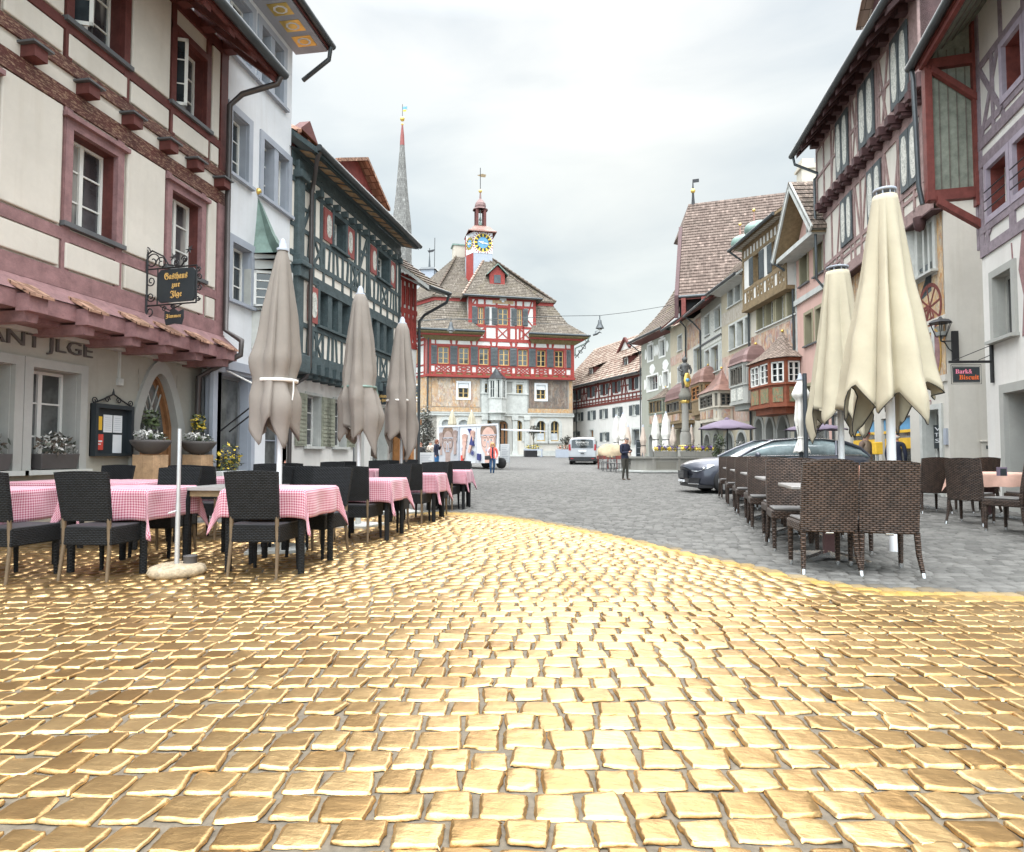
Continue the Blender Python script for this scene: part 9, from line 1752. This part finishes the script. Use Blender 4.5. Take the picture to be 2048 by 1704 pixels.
# -- people
SK=plain('skin',(.52,.30,.22),.6,0,.05)
def person(label,loc,rz,H,J,mats,hair=None,face=True,extra=None,male=True):
 """J: joints in units of body height; x across, -y is the front. mats: list of (zmin, zmax, material, test)"""
 t=thing('person',label,'person',loc,rz);V=[];E=[];Rr=[]
 def add(p,r,par=None):
  V.append(Vector(p));Rr.append(r)
  if par is not None:E.append((par,len(V)-1))
  return len(V)-1
 g=lambda k:J[k]
 pel=add(g('pelvis'),.085);wa=add(g('waist'),.073 if male else .064,pel);ch=add(g('chest'),.088 if male else .076,wa);nk0=add(g('neck0'),.05,ch);nk=add(g('neck'),.032,nk0);hd=add(g('head'),.048,nk);add(g('crown'),.046,hd)
 for s in 'LR':
  sh=add(g('sho'+s),.045,nk0);el=add(g('elb'+s),.030,sh);wr=add(g('wri'+s),.019,el);pm=add(g('pal'+s),.018,wr);d=(Vector(g('pal'+s))-Vector(g('wri'+s))).normalized();sd_=d.cross(Vector((0,1,0.2))).normalized()
  for k in(-1.5,-.5,.5,1.5):f1=add(Vector(g('pal'+s))+d*.022+sd_*k*.0085,.0052,pm);add(Vector(g('pal'+s))+d*(.042-abs(k)*.004)+sd_*k*.009+Vector((0,-.008,-.004)),.0045,f1)
  add(Vector(g('pal'+s))+sd_*-.02+d*.008,.006,pm)
  hp=add(g('hip'+s),.060,pel);kn=add(g('kne'+s),.038,hp);an=add(g('ank'+s),.024,kn);he=add(Vector(g('ank'+s))+Vector((0,.004,-.02)),.024,an);add(g('toe'+s),.017,he)
 me=bpy.data.meshes.new('body');me.from_pydata([tuple(v*H)for v in V],E,[]);o=bpy.data.objects.new('body',me);COL.objects.link(o)
 sk=o.modifiers.new('s','SKIN');sk.use_smooth_shade=True
 for i,r_ in enumerate(Rr):me.skin_vertices[0].data[i].radius=(r_*H*(1.12 if i in(1,2)else 1),r_*H*(.82 if i in(0,1,2)else 1));me.skin_vertices[0].data[i].use_root=(i==0)
 sb=o.modifiers.new('u','SUBSURF');sb.levels=2;sb.render_levels=2
 dg=bpy.context.evaluated_depsgraph_get();dg.update();nm=bpy.data.meshes.new_from_object(o.evaluated_get(dg));o.modifiers.clear();o.data=nm;o.parent=t
 nm.materials.clear();ml=[]
 for q in mats:
  if q[1]not in ml:ml.append(q[1])
 for mt in ml:nm.materials.append(mt)
 for p in nm.polygons:
  c_=p.center/H
  for test,mt in mats:
   if test(c_):p.material_index=ml.index(mt);break
 hc=Vector(g('head'))*H;up=(Vector(g('crown'))-Vector(g('head'))).normalized();fw=Vector(J.get('face',(0,-1,0))).normalized();sd_=fw.cross(up).normalized();r=.062*H*.9
 m=MB(SK);m.sphere(hc+fw*r*.95+up*r*.1,.012*H,sq=(.8,1,1.3));[m.sphere(hc+sd_*s*r*.92+up*r*.15,.013*H,sq=(.6,1,1.5))for s in(-1,1)];[m.sphere(hc+fw*r*.86+sd_*s*r*.35+up*r*.45,.006*H,M['black'])for s in(-1,1)];m.box(*(lambda c:(c.x-.012*H,c.x+.012*H,c.y-.004,c.y+.004,c.z-.002*H,c.z+.002*H))(hc+fw*r*.9-up*r*.35),M['redbrown']);m.build('face',t)
 if hair:
  m=MB(hair[0]);kind=hair[1];q=random.Random(3)
  if kind=='short':m.sphere(hc+up*r*.62-fw*r*.12,r*.95,sq=(1.02,1.05,.78));
  elif kind=='long':
   m.sphere(hc+up*r*.55-fw*r*.12,r*1.05,sq=(1.1,1.1,.85))
   for s in(-1,1):m.tube([hc+sd_*s*r*.85+up*r*.5,hc+sd_*s*r*1.15-up*r*.5,hc+sd_*s*r*1.1-up*r*1.5],[r*.45,r*.5,r*.2])
   m.tube([hc-fw*r*.7+up*r*.4,hc-fw*r*.9-up*r*.6,hc-fw*r*.8-up*r*1.5],[r*.8,r*.75,r*.3])
  elif kind=='rim':m.lathe([(r*.93,-.3*r),(r*1.04,0),(r*1.0,.35*r),(r*.8,.42*r)],c=tuple(hc-fw*r*.15+up*r*.05),n=20)
  m.build('hair',t)
 if extra:extra(t,H,hc)
 return t
def standing(**kw):
 J=dict(pelvis=(0,0,.52),waist=(0,0,.60),chest=(0,-.005,.71),neck0=(0,0,.80),neck=(0,-.005,.85),head=(0,-.015,.905),crown=(0,-.01,.955),shoL=(-.105,0,.795),elbL=(-.14,.01,.62),wriL=(-.13,-.03,.49),palL=(-.13,-.035,.46),shoR=(.105,0,.795),elbR=(.14,.01,.62),wriR=(.13,-.03,.49),palR=(.13,-.035,.46),hipL=(-.052,0,.49),kneL=(-.058,-.008,.28),ankL=(-.06,.01,.045),toeL=(-.07,-.075,.014),hipR=(.052,0,.49),kneR=(.058,-.008,.28),ankR=(.06,.01,.045),toeR=(.07,-.075,.014))
 J.update(kw);return J
navy,jean,khaki,shoe=plain('navy_knit',(.018,.022,.045),.9),plain('blue_denim',(.03,.08,.17),.9,0,.2,20),plain('dark_khaki',(.05,.047,.038),.9),plain('brown_shoe',(.08,.05,.035),.6)
hand=lambda pts,r=.034:(lambda c:any((c-Vector(p)).length<r for p in pts))
J=standing(head=(.02,-.045,.90),crown=(.028,-.04,.952),neck=(.01,-.02,.85),elbR=(.13,-.02,.63),wriR=(.075,-.12,.645),palR=(.055,-.14,.655),elbL=(-.13,-.02,.62),wriL=(.0,-.13,.64),palL=(.025,-.145,.648),kneL=(-.05,-.02,.28),ankL=(-.045,.02,.045),toeL=(-.05,-.06,.014),ankR=(.075,.0,.045),toeR=(.105,-.075,.014),face=(.2,-1,-.45))
def phone(t,H,hc):m=MB(M['black']);m.box(.03*H,.075*H,-.17*H,-.16*H,.65*H,.70*H);m.build('phone',t)
p=gp(1250,960);greyhair=plain('grey_hair',(.14,.13,.12),.9)
person('man in a navy sweater and dark trousers looking down at his phone',(p.x,p.y,0),YAW+.55,1.76,J,[(lambda c:c.z<.035,shoe),(hand([J['palR'],J['palL'],(J['palR'][0],J['palR'][1]-.03,J['palR'][2])],.03),SK),(lambda c:c.z<.50,khaki),(lambda c:c.z<.84,navy),(lambda c:True,SK)],(greyhair,'short'),extra=phone)
pinkc,coral=plain('pale_pink_sleeve',(.72,.50,.52),.9),plain('coral_jacket',(.85,.14,.10),.8);blond=plain('strawberry_blond_hair',(.50,.27,.12),.8)
J=standing(kneL=(-.06,-.05,.285),ankL=(-.05,-.02,.05),toeL=(-.055,-.10,.02),kneR=(.05,.0,.28),ankR=(.03,.06,.06),toeR=(.035,-.01,.016),elbR=(.15,.03,.64),wriR=(.12,-.04,.52),elbL=(-.15,.0,.64),wriL=(-.11,-.08,.60),palL=(-.10,-.1,.61),palR=(.12,-.06,.49))
def bag(t,H,hc):m=MB(M['black']);m.box(-.24*H,-.06*H,-.13*H,-.05*H,.46*H,.58*H);m.build('handbag',t,bevel=.03);m=MB(M['black']);m.tube([(-.1*H,-.07*H,.57*H),(-.11*H,-.03*H,.72*H),(-.1*H,-.0,.83*H)],.012);m.build('bag_strap',t)
p=gp(985,950);person('red-haired woman in a coral and pink jacket and jeans with a black shoulder bag',(p.x,p.y,0),YAW+.1,1.66,J,[(lambda c:c.z<.035,M['black']),(hand([J['palR'],J['palL']]),SK),(lambda c:c.z<.50,jean),(lambda c:c.z<.83 and abs(c.x)<.03 and c.y<0,navy),(lambda c:c.z<.84 and c.x<-.075,pinkc),(lambda c:c.z<.83,coral),(lambda c:True,SK)],(blond,'long'),male=False,extra=bag)
J=standing(elbR=(.15,-.02,.66),wriR=(.06,-.12,.78),palR=(.04,-.12,.81));p=P3(873,34);auburn=plain('auburn_hair',(.17,.06,.035),.8)
person('auburn-haired woman in a dark blue jacket left of the trailer, hand at her face',p,YAW+1.2,1.72,J,[(lambda c:c.z<.035,M['black']),(hand([J['palR'],J['palL']]),SK),(lambda c:c.z<.46,plain('bright_jeans',(.03,.14,.32),.9)),(lambda c:c.z<.84,navy),(lambda c:True,SK)],(auburn,'long'),male=False)
p=P3(861,37);J=standing();person('person in a cream top half hidden behind the auburn-haired woman',p,YAW-.4,1.6,J,[(lambda c:c.z<.5,khaki),(hand([J['palR'],J['palL']]),SK),(lambda c:c.z<.84,plain('cream_top',(.6,.5,.42),.9)),(lambda c:True,SK)],(greyhair,'short'),male=False)
p=P3(841,33);person('dark-clothed person behind the menu board',p,YAW+.3,1.55,J,[(lambda c:c.z<.84,M['black']),(lambda c:True,SK)],(auburn,'short'),male=False)
tan=plain('tan_waistcoat',(.26,.20,.15),.9);Zp=18.6;p=P3(1733,Zp)
def hat(t,H,hc):m=MB(M['black']);c_=tuple(hc);r=.062*H;m.lathe([(r*1.75,.55*r),(r*1.8,.62*r),(r*1.1,.72*r),(r*1.0,1.35*r),(r*.7,1.5*r),(.01,1.5*r)],c=c_,n=24);m.lathe([(r*1.13,.74*r),(r*1.1,1.0*r)],plain('red_hat_band',(.6,.03,.03),.7),c=c_,n=24);m.build('hat',t)
person('elderly man in a tan waistcoat and a black hat with a red band',p,YAW+.5,1.72,J,[(lambda c:c.z<.5,khaki),(hand([J['palR'],J['palL']]),SK),(lambda c:c.z<.83 and abs(c.x)<.09,tan),(lambda c:c.z<.84,plain('brown_shirt',(.16,.11,.085),.9)),(lambda c:True,SK)],(plain('white_hair',(.6,.58,.55),.9),'short'),extra=hat)
p=P3(1794,17.8);person('bald man in a dark navy jacket seen from behind beside the yellow box',p,YAW+2.5,1.66,J,[(lambda c:c.z<.5,khaki),(hand([J['palR'],J['palL']]),SK),(lambda c:c.z<.84,navy),(lambda c:True,SK)],(plain('white_hair_rim',(.5,.47,.43),.9),'rim'))
for o in list(bpy.data.objects):
 if o.type=='EMPTY' and not o.children and o.parent is None:bpy.data.objects.remove(o)
